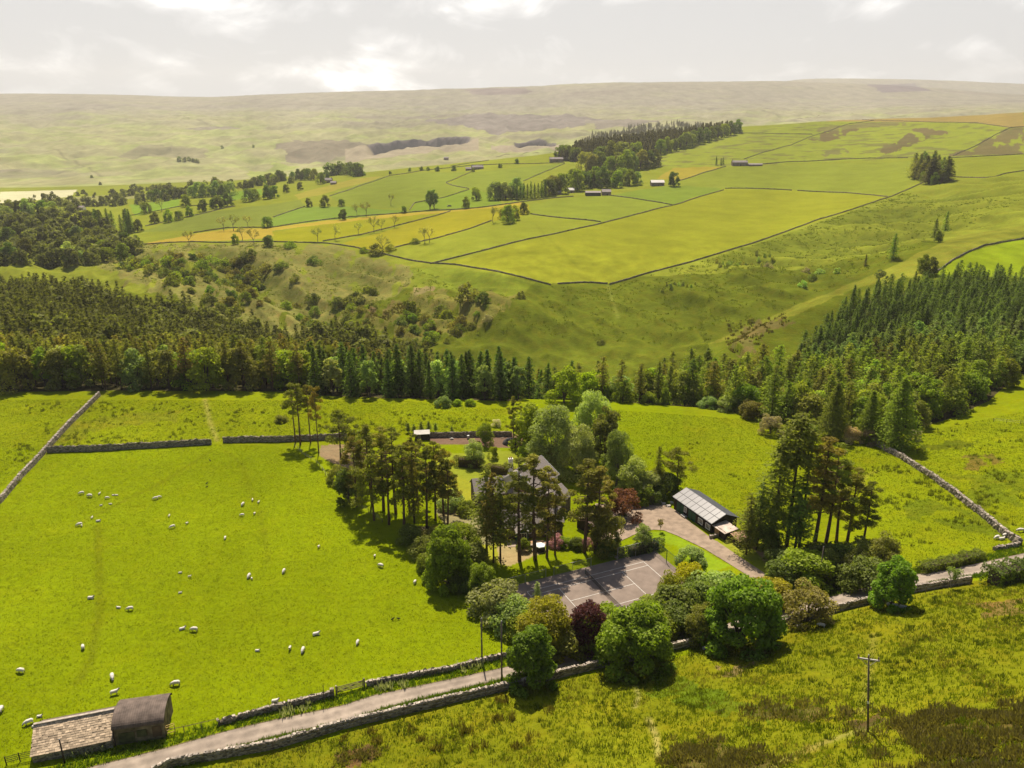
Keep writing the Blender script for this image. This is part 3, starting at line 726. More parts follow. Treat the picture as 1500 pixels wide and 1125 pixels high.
def bare(seed, h, cr, m=LEAF, leaves=420, leaf=.55):
    """late-leafing ash: fine branching, thin leaf"""
    r = np.random.default_rng(seed); b = MB(); tips = []
    def grow(p, d, l, rad, k):
        q = p + d * l
        b.tube([p, p.lerp(q, .5) + Vector(r.normal(size=3) * .04 * l), q], [rad, rad * .8, rad * .6], 4 if k < 3 else 5, False)
        tips.append(q); tips.append(p.lerp(q, .6))
        if k == 0: return
        for _ in range(3 if k > 1 else 2):
            n = (d + Vector(r.normal(size=3)) * .55 + Vector((0, 0, .12))).normalized()
            grow(q, n, l * (.62 + .2 * r.random()), rad * .58, k - 1)
    grow(Vector((0, 0, -.3)), Vector((0, 0, 1)), h * .3, h * .024, 4)
    t = np.array(tips)[12:]; zmax = t[:, 2].max(); 
    for i, v in enumerate(b.v): b.v[i] = (v[0] * cr / (h * .42), v[1] * cr / (h * .42), v[2] * h / zmax)
    t = t * [cr / (h * .42), cr / (h * .42), h / zmax]
    C = t[r.integers(0, len(t), leaves)] + r.normal(size=(leaves, 3)) * h * .035
    return b.mesh('trunk', ABARK, True), crownmesh('crown', C, r.normal(size=(leaves, 3)) + [0, 0, .4], leaf, .7, r, m)

def conifer(seed, h, R, base=.08, step=.035, nb=8, per=16, leaf=.5, droop=.25, m=NEEDLE, bark=BARK, power=.85, gap=.0, asp=.38, ragged=.25, tr=.014):
    """spruce / fir / larch: whorls of drooping boughs up a straight stem"""
    r = np.random.default_rng(seed); C, NN, T, LV = [], [], [], []
    b = MB(); b.tube([(0, 0, -.4), (0, 0, h * .5), (0, 0, h * .985)], [h * tr, h * tr * .65, .03], 6)
    z = base * h
    while z < h * .985:
        k = (z / h - base) / (1 - base); rr = R * (1 - k) ** power * (1.0 - .35 * max(0, .18 - k) / .18) + .12
        n = max(4, int(nb * (.55 + .45 * (1 - k)))); a0 = r.random() * 6.28
        for j in range(n):
            if r.random() < gap: continue
            a = a0 + 6.283 * j / n + .35 * r.normal(); L = rr * (1 - ragged + 2 * ragged * r.random())
            d = np.array([cos(a), sin(a), 0.])
            p = max(3, int(per * (.35 + .65 * L / R)))
            s = np.sort(r.random(p) ** .7)
            pts = d * (s * L)[:, None]; side = np.array([-d[1], d[0], 0])
            pts = pts + side * (r.normal(size=p) * .2 * L * (.3 + s))[:, None]
            pts[:, 2] = z + .12 * L * s - droop * L * s ** 2 + .05 * L * r.normal(size=p) 
            C.append(pts); NN.append(np.array([0, 0, 1.]) * .9 + d * .45 + .45 * r.normal(size=(p, 3)))
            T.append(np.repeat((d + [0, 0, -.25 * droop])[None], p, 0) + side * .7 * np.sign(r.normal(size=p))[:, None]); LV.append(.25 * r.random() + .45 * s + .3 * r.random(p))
            if L > 1.2 and h > 9: b.tube([(0, 0, z), tuple(d * L * .55 + [0, 0, z - droop * L * .1])], [h * .0028, h * .001], 4, False)
        z += h * step * (.75 + .5 * r.random()) * (1 - .35 * k)
    C = np.concatenate(C); NN = np.concatenate(NN); T = np.concatenate(T); LV = np.concatenate(LV)
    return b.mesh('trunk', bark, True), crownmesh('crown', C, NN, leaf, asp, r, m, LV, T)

def pine(seed, h, R, base=.5, nc=22, per=90, leaf=.5, m=NEEDLE, lean=0., asp=.3, tr=.0135, clump=.34, top=1.):
    """Scots pine: bare stem, unequal flat plates of needles on crooked limbs"""
    r = np.random.default_rng(seed); b = MB()
    kx, ky = .012 * h * r.normal(), .012 * h * r.normal()
    ax = lambda z: Vector((lean * (max(z, 0.) / h) ** 1.5 + kx * sin(3.1 * z / h), ky * sin(2.4 * z / h), z))
    b.tube([ax(z) for z in np.linspace(-.4, h * .95, 8)], [h * tr * (1.15 - .95 * i / 7) for i in range(8)], 7)
    C, NN, LV = [], [], []
    for i in range(nc):
        k = (i + r.random()) / nc; z = h * (base + (1 - base) * k * .97)
        prof = R * (.55 + .6 * sin(pi * min(1, .28 + .62 * k))) * (1 - .45 * k ** 3)
        L = prof * (.3 + .75 * r.random()) * (1 if k < .93 else .3); a = i * 2.4 + .6 * r.normal()
        s = ax(z - .05 * h * r.random()); e = ax(z) + Vector((cos(a) * L, sin(a) * L, .05 * h * (r.random() - .3)))
        if L > .45: b.tube([s, s.lerp(e, .55) + Vector((0, 0, -.015 * h)), e], [h * .0048, h * .003, h * .001], 5, False)
        rad = R * clump * (.75 + .6 * r.random()) * (1 - .3 * k); n = int(per * (rad / (R * clump)) ** 1.5)
        d = sph(r, n); p = np.array(e) + d * (.35 + .7 * r.random((n, 1)) ** .7) * np.array([rad, rad, rad * .55])
        C.append(p); NN.append(d * .7 + .7 * r.normal(size=(n, 3)) + [0, 0, .5]); LV.append(.35 * r.random() + .65 * r.random(n))
    for _ in range(5):                                        # dead snags on the bare stem
        z = h * (.22 + (base - .22) * r.random()) if base > .3 else h * .3; a = 6.28 * r.random(); l = R * (.15 + .3 * r.random())
        b.tube([ax(z), ax(z) + Vector((cos(a) * l, sin(a) * l, -.08 * l))], [h * .0022, h * .0008], 4, False)
    return b.mesh('trunk', PBARK, True), crownmesh('crown', np.concatenate(C), np.concatenate(NN), leaf, asp, r, m, np.concatenate(LV))

def bushmesh(seed, h, cr, nc, per, leaf, m=LEAF, **k): return broad(seed, h, cr, h * .08, nc, per, leaf, m, lobes=k.pop('lobes', .42), **k)

PT = {}
def protos():
    P = PT
    # woodland sizes
    P['pine'] = [(conifer(100 + i, 16., 2.1 + .2 * i, .22 + .05 * i, .034, 7, 10, .78, .0, gap=.2, ragged=.5, asp=.42, power=.5, bark=PBARK), 16.) for i in range(4)]
    P['pine_far'] = [(conifer(120 + i, 16., 2.3 + .3 * i, .4, .05, 6, 6, 1.15, .0, gap=.2, ragged=.5, asp=.5, power=.5), 16.) for i in range(2)]
    P['spruce'] = [(conifer(140 + i, 17., 2.9 + .3 * i, .05, .042, 8, 9, .95, .26, asp=.45, power=.72, ragged=.32) , 17.) for i in range(4)]
    P['larch'] = [(conifer(160 + i, 17., 4.0 + .4 * i, .08, .045, 8, 13, .9, .16, gap=.16, ragged=.45, asp=.5, power=.55), 17.) for i in range(4)]
    P['broad'] = [(broad(180 + i, 12., 4.0 + .4 * i, .5, 28 + 3 * i, 95, .68, lobes=.33), 12.) for i in range(4)]
    P['tall'] = [(broad(190 + i, 15., 3.2 + .3 * i, .6, 30, 85, .68, lobes=.34), 15.) for i in range(3)]
    P['ash'] = [(bare(200 + i, 11., 4.2 + .5 * i), 11.) for i in range(3)]
    P['bush'] = [(bushmesh(210 + i, 4., 2.3 + .3 * i, 10, 60, .55), 4.) for i in range(3)]
    P['broad_far'] = [(broad(220 + i, 12., 5., .3, 13, 34, 1.7, lobes=.45), 12.) for i in range(3)]
    P['spruce_far'] = [(conifer(230 + i, 15., 3.6, .05, .085, 7, 5, 2.2, .15, asp=.55, power=.6), 15.) for i in range(2)]
    # the trees close by
    P['scots'] = [(pine(300 + i, 18., [2.5, 2.1, 2.6, 2.2][i], [.34, .42, .26, .44][i], [30, 26, 34, 26][i], 150, .5, clump=.36, asp=.3), 18.) for i in range(4)]
    P['scots_tuft'] = [(pine(310 + i, 17., 2.6 + .5 * i, .62 - .1 * i, 20, 200, .46, clump=.36), 17.) for i in range(2)]
    P['scots_low'] = [(pine(314 + i, 10., 2.9, .34, 24, 170, .46, clump=.34, tr=.017), 10.) for i in range(2)]
    P['fir'] = [(conifer(320 + i, 22., [4.4, 3.8, 5.0][i], [.14, .1, .2][i], .036, 8, 42, .66, .36, gap=.26, ragged=.5, asp=.4, power=.55), 22.) for i in range(3)]
    P['darkfir'] = [(conifer(326 + i, 17., 2.6 + .3 * i, .24, .036, 8, 30, .58, .32, gap=.24, ragged=.48, asp=.4, power=.5), 17.) for i in range(2)]
    P['topfir'] = [(conifer(330, 25., 3.4, .62, .026, 9, 34, .66, .3, gap=.12, ragged=.4, asp=.36, power=.4), 25.), (conifer(331, 23., 1.8, .62, .03, 7, 20, .56, .25, gap=.2, ragged=.45, asp=.36, power=.4), 23.)]
    P['bigspruce'] = [(conifer(335, 15., 5.2, .04, .028, 11, 26, .62, .3, ragged=.3, asp=.4, power=.75), 15.)]
    P['sycamore'] = [(broad(340 + i, 9., 4.3, -.2, 70, 260, .34, lobes=.25, asp=.8, tr=.03), 9.) for i in range(2)]
    P['oval'] = [(broad(344, 8.5, 3.0, -.2, 56, 250, .32, lobes=.28, asp=.8, tr=.025), 8.5)]
    P['loose'] = [(broad(350 + i, 9., 3.5, 0., 50, 170, .34, lobes=.28, asp=.6, sparse=.1), 9.) for i in range(2)]
    P['willow'] = [(broad(356 + i, 13., 5.0, .2, 64, 250, .42, lobes=.26, asp=.36, bark=ABARK), 13.) for i in range(3)]
    P['upright'] = [(broad(360, 13., 2.6, .3, 48, 210, .4, lobes=.34, asp=.5), 13.)]
    P['shrub'] = [(bushmesh(366 + i, 4., 2.4, 26, 190, .26, asp=.7, lobes=.32), 4.) for i in range(3)]
    P['sapling'] = [(broad(372, 6., 2.2, .2, 34, 190, .28, lobes=.3, asp=.75), 6.)]
    P['thorn'] = [(broad(376 + i, 5., 2.6, .25, 34, 170, .27, lobes=.3, asp=.6, sparse=.1), 5.) for i in range(2)]
    P['twig'] = [(bare(380, 4.5, 1.7, leaves=700, leaf=.26), 4.5)]

T_PINE = (.158, .155, .022); T_PINE2 = (.185, .158, .026); T_SPR = (.115, .155, .022); T_LAR = (.150, .180, .016); T_BRO = (.180, .215, .014)
T_PALE = (.225, .275, .075); T_YEL = (.27, .245, .012); T_WIL = (.235, .275, .080); T_LIME = (.215, .255, .010); T_DARK = (.115, .140, .022); T_ASH = (.25, .24, .055)
T_MAY = (.25, .21, .12); T_GORSE = (.165, .160, .026)
T_OLV = (.175, .175, .028)

def jit(c, r, a=.16):
    g = 1.36 * (1 + a * r.normal()); return tuple(max(.004, q * g * (1 + .06 * r.normal())) for q in c) + (1.,)

def plant(kind, x, y, h, tint, name, label, cat, group=None, rz=None, wide=1., idx=None, r=rng, ja=.16):
    tr, cm = PT[kind][int(r.integers(len(PT[kind]))) if idx is None else idx % len(PT[kind])][0]
    s = h / PT[kind][0][1]
    o = thing(name, label, cat, (x, y, hz(x, y)), r.random() * 6.28 if rz is None else rz, group, None, (s * wide, s * wide, s))
    link('trunk', tr, o); c = link('crown', cm, o); c.color = jit(tint, r, ja)
    return o

def at_px(u, vb, vt):
    x, y = G(u, vb); z = hz(x, y); return x, y, -z - float(K(vt)) * y

def scatter(P, sp, r, jitter=.42):
    """jittered grid in world metres inside a (pixel column, metres) outline"""
    P = np.array(P, float); ys = P[:, 1]; x = np.array([x_of(a, b) for a, b in P])
    gx, gy = np.meshgrid(np.arange(x.min(), x.max(), sp), np.arange(ys.min(), ys.max(), sp))
    gx = gx.ravel() + sp * jitter * r.uniform(-1, 1, gx.size); gy = gy.ravel() + sp * jitter * r.uniform(-1, 1, gy.size)
    u = ux(gx, gy); m = inpoly(u, gy, P) & (u > -70) & (u < 1570)
    return gx[m], gy[m], u[m]

def joined(name, label_kind, items):
    """one mesh of many low trees: a wood that reads as one mass"""
    V_, F_, LV, n = [], [], [], 0
    for (kind, x, y, z, h, br) in items:
        k = int(rng.integers(len(PT[kind]))); tr, cm = PT[kind][k][0]; s = h / PT[kind][0][1]
        co = np.empty(len(cm.vertices) * 3, np.float32); cm.vertices.foreach_get('co', co); co = co.reshape(-1, 3)
        lv = np.empty(len(cm.vertices), np.float32); cm.attributes['lv'].data.foreach_get('value', lv)
        a = rng.random() * 6.28; c, q = cos(a), sin(a)
        co = np.stack([c * co[:, 0] - q * co[:, 1], q * co[:, 0] + c * co[:, 1], co[:, 2]], 1) * s + [x, y, z]
        V_.append(co); F_.append(np.arange(len(co)).reshape(-1, 4) + n); n += len(co); LV.append(np.clip(lv * .7 + br, 0, 1))
    me = newmesh(name, np.concatenate(V_), np.concatenate(F_), NEEDLE, False, {'lv': np.concatenate(LV)})
    o = link(name, me, kind='stuff'); return o

def forests():
    r = np.random.default_rng(5)
    # --- A: dark pine wood across the valley floor beyond the sheep field
    x, y, u = scatter(FOREST_A, 5.1, r)
    z = height(x, y); o = np.argsort(y); x, y, u, z = x[o], y[o], u[o], z[o]
    front_spruce = inpoly(u, y, np.array([(455, 223), (762, 221), (768, 240), (700, 258), (455, 246)]))
    npine = nb = 0; rest = []; restb = []
    for i in range(len(x)):
        edge = y[i] < 240
        if front_spruce[i]:
            if r.random() < .34 and y[i] < 234:
                plant('tall', x[i], y[i], 11 + 3 * r.random(), T_PALE, 'broadleaf_tree', 'pale green broadleaf tree before the dark spruce row below the knoll', 'broadleaf tree', 'pale trees along the spruce row', r=r)
            else:
                plant('spruce', x[i], y[i], 12.5 + 5 * r.random(), (.085, .120, .018), 'spruce_tree', 'narrow dark spruce in the row along the far edge of the pasture', 'spruce tree', 'spruces along the pasture edge', r=r, ja=.1)
            continue
        q = r.random(); pl = .5 if edge else .22
        if edge and u[i] > 380: pl = .6
        if q < pl:
            t = (T_PALE, T_BRO, T_YEL, T_WIL)[int(r.integers(4))] if not edge else (T_BRO, T_OLV, T_BRO, T_PALE)[int(r.integers(4))]
            nb += 1
            if nb > 32 and not edge: restb.append(('broad_far', x[i], y[i], z[i], 11 + 4 * r.random(), .2 * r.normal())); continue
            plant('broad' if r.random() < .6 else 'tall', x[i], y[i], (10.5 if not edge else 12.5) + 4 * r.random(), t, 'broadleaf_tree', 'leafy broadleaf tree among the dark pines of the valley wood', 'broadleaf tree', 'broadleaf trees in the pine wood', r=r)
        elif npine < 248:
            npine += 1
            plant('pine', x[i], y[i], 13.5 + 4 * r.random(), T_PINE if r.random() < .6 else T_PINE2, 'pine_tree', 'dark brownish pine in the dense wood beyond the sheep field', 'pine tree', 'pines of the valley wood', r=r)
        else:
            rest.append(('pine_far', x[i], y[i], z[i], 12.5 + 4 * r.random(), .15 * r.normal()))
    if rest: joined('pine_wood', '', rest).color = (.150, .145, .024, 1)
    if restb: joined('broadleaf_wood', '', restb).color = (.24, .25, .05, 1)
    # --- B: larches and mixed trees from the house to the eastern field
    x, y, u = scatter(FOREST_B, 6.0, r); o = np.argsort(y)
    for i in o:
        if u[i] < 1000 and y[i] > 258 and r.random() < .6: continue
        q = r.random()
        if u[i] >= 990 and y[i] < 226 and r.random() < .5: q = .95
        if u[i] < 990:
            if q < .5: plant('pine' if q < .3 else 'spruce', x[i], y[i], 12 + 4 * r.random(), T_PINE if q < .3 else T_SPR, 'conifer_tree', 'conifer in the mixed belt behind the house', 'conifer tree', 'conifers behind the house', r=r)
            else: plant('broad', x[i], y[i], 9 + 4 * r.random(), (T_LIME, T_BRO, T_WIL, T_BRO)[int(r.integers(4))], 'broadleaf_tree', 'broadleaf tree in the mixed belt behind the house', 'broadleaf tree', 'broadleaf trees behind the house', r=r)
        elif q < .62 or (q > .74 and y[i] > 230): plant('larch', x[i], y[i], 10 + 6 * r.random(), T_LAR if r.random() < .75 else T_PINE, 'larch_tree', 'olive green larch in the belt above the eastern field', 'larch tree', 'larches above the eastern field', r=r)
        elif q < .74: plant('pine', x[i], y[i], 11 + 4 * r.random(), T_PINE, 'conifer_tree', 'dark conifer among the larches above the eastern field', 'conifer tree', 'dark conifers among the larches', r=r)
        else: plant('broad', x[i], y[i], 8 + 5 * r.random(), (T_LAR, T_BRO, T_OLV)[int(r.integers(3))], 'broadleaf_tree', 'round leafy tree among the larches above the eastern field', 'broadleaf tree', 'leafy trees among the larches', r=r)
    # --- C: blue-green spruce plantation on the slope
    x, y, u = scatter(FOREST_C, 4.2, r, .5); o = np.argsort(y); z = height(x, y); n = 0; rest = []
    for i in o:
        if r.random() < .05: continue
        if n < 200:
            n += 1
            plant('spruce' if r.random() < .5 else 'larch', x[i], y[i], 7.5 + 4.5 * r.random(), (.120, .158, .028), 'spruce_tree', 'blue green spruce in the plantation on the eastern slope', 'spruce tree', 'spruces of the slope plantation', r=r, wide=1.4)
        else: rest.append(('spruce' if r.random() < .5 else 'larch', x[i], y[i], z[i], 7.5 + 4.5 * r.random(), .15 * r.normal()))
    if rest: joined('spruce_plantation', '', rest).color = (.150, .200, .036, 1)

def pxscatter(P, n, r):
    P = np.array(P, float); out = []
    while len(out) < n:
        a = r.uniform(P.min(0), P.max(0)); 
        if inpoly(np.array([a[0]]), np.array([a[1]]), P)[0]: out.append(a)
    return out

def far_trees():
    r = np.random.default_rng(8)
    mass = []
    def blur_many(pts, hp):
        for (x, y) in rays(pts): mass.append(('broad_far', x, y, hz(x, y), r.uniform(*hp) * (y * CP - hz(x, y) * SP) / F, .25 * r.normal()))
    def many(kind, pts, hp, tint, name, label, cat, group, wide=1., ja=.16):
        g = rays(pts)
        for (px, (x, y)) in zip(pts, g):
            k = (y * CP - hz(x, y) * SP) / F
            h = (hp if not hasattr(hp, '__len__') else r.uniform(*hp)) * k * 1.02
            plant(kind, x, y, h, tint[int(r.integers(len(tint)))] if isinstance(tint[0], tuple) else tint, name, label, cat, group, r=r, wide=wide, ja=ja)
    B = 'broadleaf_tree'
    # bushes on the open hillside
    lst = [(602,457,20),(685,450,25),(708,453,17),(675,478,15),(655,465,18),(647,460,18),(698,470,8),(690,482,10),(523,443,18),(537,430,12),(547,432,13),(540,453,10),(547,453,10),(433,417,12),(460,385,13),(458,445,15),(419,450,12),(433,445,10),(407,397,10),(415,397,11),(630,480,15),(613,470,12),(388,393,15),(368,395,17),(343,377,14),(763,440,12),(425,363,11),(533,370,9),(608,358,9),(572,367,10),(552,373,16)]
    for (a, b, h) in lst: many('bush', [(a, b)], h, (T_DARK, T_GORSE, T_BRO), 'hawthorn_bush', 'dark round bush standing alone on the open hillside', 'bush', 'bushes on the hillside', ja=.1)
    for P, n in (([(150,385),(280,372),(370,372),(400,420),(380,470),(300,450),(230,420)], 62), ([(440,460),(520,450),(545,490),(480,500),(430,490)], 34), ([(560,470),(650,470),(700,500),(600,515)], 20), ([(290,380),(370,375),(360,410),(300,412)], 22), ([(170,395),(270,385),(268,400),(180,405)], 20)):
        many('bush', pxscatter(P, n, r), (7, 16), (T_DARK, T_GORSE, T_BRO, T_GORSE), 'hawthorn_bush', 'dark round bush in a thicket on the hillside', 'bush', 'bush thickets on the hillside')
    many('bush', [(338,405),(305,388),(715,478),(545,462),(1180,400),(1125,395)], 10, T_MAY, 'hawthorn_bush', 'pinkish hawthorn in blossom on the hillside', 'bush', 'blossoming hawthorns on the hillside')
    many('bush', [(1050+i*4.2, 385+ (i*37 % 14)) for i in range(13)] + [(1108+i*4, 372+(i*29 % 12)) for i in range(8)] + [(970+i*6, 430-(i*31 % 12)) for i in range(9)], (5, 8), (T_ASH, T_PALE), 'young_sapling', 'tiny newly planted sapling on the grassy hillside', 'sapling', 'young saplings planted on the hillside', wide=.6)
    many('bush', [(1175,425),(1190,413),(1200,408),(1225,408),(1290,405),(1100,472),(1020,520),(880,506)], (7, 11), (T_GORSE, T_PALE), 'hawthorn_bush', 'small bush along the edge of the gill', 'bush', 'bushes along the gill')
    # scrubby wood of the left valley
    many('broad', pxscatter([(-30,312),(60,318),(135,330),(205,368),(165,402),(100,396),(-30,398)], 28, r), (20, 32), (T_DARK, T_BRO, T_PALE, T_OLV, T_WIL), B, 'broadleaf tree in the valley wood above the pines', 'broadleaf tree', 'trees of the upper valley wood')
    blur_many(pxscatter([(-30,312),(60,318),(135,330),(205,368),(165,402),(100,396),(-30,398)], 120, r), (18, 31))
    many('spruce', pxscatter([(140,336),(195,336),(195,345),(140,345)], 16, r), (26, 34), T_SPR, 'spruce_tree', 'dark spruce in the small square clump in the valley fields', 'spruce tree', 'spruces of the square clump', ja=.08)
    blur_many(pxscatter([(0,303),(110,305),(120,312),(0,322)], 24, r), (11, 18))
    blur_many(pxscatter([(60,298),(190,292),(260,284),(290,290),(190,302),(70,306)], 34, r), (11, 17))
    blur_many(pxscatter([(150,284),(300,272),(420,262),(430,270),(300,284),(170,292)], 44, r), (9, 14))
    blur_many(pxscatter([(0,290),(160,282),(240,276),(230,284),(120,292)], 16, r), (4, 7))
    many('broad_far', [(264,245),(271,245),(278,244),(285,244),(290,244)], 7, T_DARK, B, 'tiny dark tree in the clump on the moor side', 'broadleaf tree', 'tree clump on the moor side')
    many('broad_far', [(326,219),(372,220),(147,271),(135,262)], 5, T_DARK, B, 'lone speck of a tree on the moor side', 'broadleaf tree', 'lone trees on the moor side')
    F1 = [(222,294,20),(232,294,23),(243,293,23),(253,292,22),(262,291,22),(272,303,23),(215,313,12),(227,327,13),(247,325,14),(262,322,13),(278,317,20),(297,310,12),(313,306,16),(322,306,15),(334,302,16),(182,358,17),(200,363,16),(345,358,11),(202,340,15),(365,295,14),(392,362,28),(375,293,13),(392,292,9),(402,290,10)]
    many('broad', [(a, b) for a, b, h in F1], (15, 21), (T_DARK, T_BRO, T_DARK, T_BRO), B, 'dark round tree along the field walls of the lower valley', 'broadleaf tree', 'trees along the lower valley walls')
    many('broad', [(a, 289 - (a - 283) * .05) for a in range(283, 340, 9)], (19, 24), T_PALE, 'willow_tree', 'pale grey green tree in the clump above the valley fields', 'willow tree', 'pale clump above the valley fields')
    F2 = [(385,271),(402,267),(408,266),(415,265),(430,265),(438,265),(446,264),(453,264),(460,264),(395,285),(420,282),(440,278),(470,270),(478,262)]
    many('broad', F2, (13, 19), (T_DARK, T_PINE, T_BRO), B, 'dark tree in the line climbing to the hilltop clump', 'broadleaf tree', 'trees climbing to the hilltop clump')
    many('broad_far', [(484,258),(492,257),(500,256),(508,256),(517,257),(525,258)], (17, 21), T_DARK, B, 'dark tree in the round clump on the brow', 'broadleaf tree', 'round clump on the brow')
    F3 = [(453,303,15),(476,303,18),(500,302,12),(592,312,12),(698,293,22),(683,305,17),(743,327,28),(753,323,22),(768,313,18),(737,322,18)]
    for a, b, h in F3: many('broad', [(a, b)], h, (T_BRO, T_OLV), B, 'rounded green tree by a wall in the middle fields', 'broadleaf tree', 'rounded trees in the middle fields')
    many('broad', [(502,322),(392,333),(395,360)], 18, T_DARK, B, 'dark evergreen standing over the golden meadow', 'broadleaf tree', 'dark evergreens by the golden meadow')
    many('tall', [(630,307),(636,306)], 30, T_WIL, 'willow_tree', 'tall pale willow by the wall in the middle fields', 'willow tree', 'tall pale willows in the middle fields')
    ash = [(328,338,20),(342,338,22),(355,352,20),(372,360,25),(277,358,20),(363,333,17),(237,310,18),(210,310,16),(573,302,17),(523,317,18),(537,317,20),(466,355,20),(491,352,23),(525,343,17),(548,340,23),(559,337,17),(578,333,17),(561,370,26),(622,357,22),(629,356,22),(722,327,22),(165,357,18)]
    for a, b, h in ash: many('ash', [(a, b)], h, T_ASH, 'ash_tree', 'thin leafed ash tree standing in the walled fields', 'ash tree', 'bare ash trees in the fields')
    many('broad', [(725,293),(733,292),(741,293),(750,292),(757,288)], (25, 32), (T_WIL, T_PALE), 'willow_tree', 'pale tall tree west of the farm conifers', 'willow tree', 'pale trees west of the farm')
    many('spruce', [(757+i*5.2, 293 - i*.5) for i in range(9)], (20, 26), T_SPR, 'spruce_tree', 'dark spruce in the shelter belt by the farm', 'spruce tree', 'shelter belt by the farm')
    many('broad', [(804,287),(812,284),(820,284),(829,278),(838,276),(846,280),(856,276),(864,274),(873,272),(882,275),(892,272),(902,274),(912,270),(922,272)], (24, 34), (T_BRO, T_DARK, T_OLV, T_LAR), B, 'leafy tree in the belt behind the farm sheds', 'broadleaf tree', 'trees behind the farm sheds')
    many('broad', [(858,250),(868,252),(880,250),(892,252),(905,250),(915,252),(926,250),(938,248),(948,246),(958,244),(895,240),(910,238),(880,240),(930,236)], (26, 34), (T_BRO, T_DARK, T_OLV), B, 'round crowned tree at the foot of the hilltop wood', 'broadleaf tree', 'round crowned trees below the hilltop wood')
    many('broad', [(968+i*9.3, 226 - i*2.55) for i in range(13)], (19, 25), (T_BRO, T_DARK), B, 'round crowned tree in the edge row of the hilltop wood', 'broadleaf tree', 'edge row of the hilltop wood')
    many('broad', [(818,234),(826,232),(835,234),(843,236)], 22, T_LAR, B, 'light green tree at the west tip of the hilltop wood', 'broadleaf tree', 'light trees at the wood tip')
    # the conifers of that wood: one far mass
    wood = [(818,235),(850,240),(900,238),(960,226),(1020,208),(1078,193),(1070,188),(1000,187),(930,189),(870,203)]
    px = pxscatter(wood, 1150, r); g = rays(px); it = [('spruce_far', a, b, hz(a, b), r.uniform(12, 17), .15 * r.normal()) for a, b in g]
    joined('hilltop_woods', '', it).color = (.135, .12, .03, 1)
    many('broad', [(987,273)], 24, T_DARK, B, 'dark tree at the east gable of the pale roofed barn', 'broadleaf tree', None)
    many('broad', [(934,271)], 20, T_PALE, B, 'pale tree west of the pale roofed barn', 'broadleaf tree', None)
    many('spruce', [(1049,242),(1056,242),(1059,241)], (8, 14), T_SPR, 'spruce_tree', 'small dark spruce west of the hillside farmhouse', 'spruce tree', 'spruces by the hillside farmhouse')
    many('broad_far', [(757,240),(693,252),(665,250),(640,251),(627,250),(600,251),(572,255),(617,250),(733,246)], (5, 8), T_DARK, B, 'small dark tree on the skyline wall', 'broadleaf tree', 'small trees on the skyline wall')
    joined('valley_woods', '', mass).color = (.20, .21, .055, 1)
    # conifer clump on the east, conifers in the gill
    many('spruce', pxscatter([(1332,258),(1388,258),(1390,268),(1368,271),(1342,266)], 26, r), (25, 38), (T_PINE, T_SPR), 'pine_tree', 'dark conifer in the lone clump on the upper pasture', 'pine tree', 'lone conifer clump on the upper pasture', wide=1.7)
    many('broad', [(1355,266),(1368,270),(1380,267)], 18, T_BRO, B, 'leafy tree at the foot of the lone conifer clump', 'broadleaf tree', 'leafy trees under the lone clump')
    many('spruce', [(1307,383)], 37, T_SPR, 'spruce_tree', 'single tall spruce standing in the gill', 'spruce tree', None)
    many('spruce', [(1368,352),(1384,340)], 33, T_SPR, 'spruce_tree', 'tall spruce of the pair at the head of the gill', 'spruce tree', 'pair of spruces at the gill head')
    many('broad', [(1374,356)], 17, T_BRO, B, 'leafy tree below the pair of gill spruces', 'broadleaf tree', None)
    many('spruce', [(1267,392)], 18, T_PINE, 'spruce_tree', 'short leaning spruce down the gill', 'spruce tree', None)
    many('broad', [(1352,398),(1362,402)], 26, T_LAR, B, 'light green tree at the corner of the bright field', 'broadleaf tree', 'trees by the bright field corner')
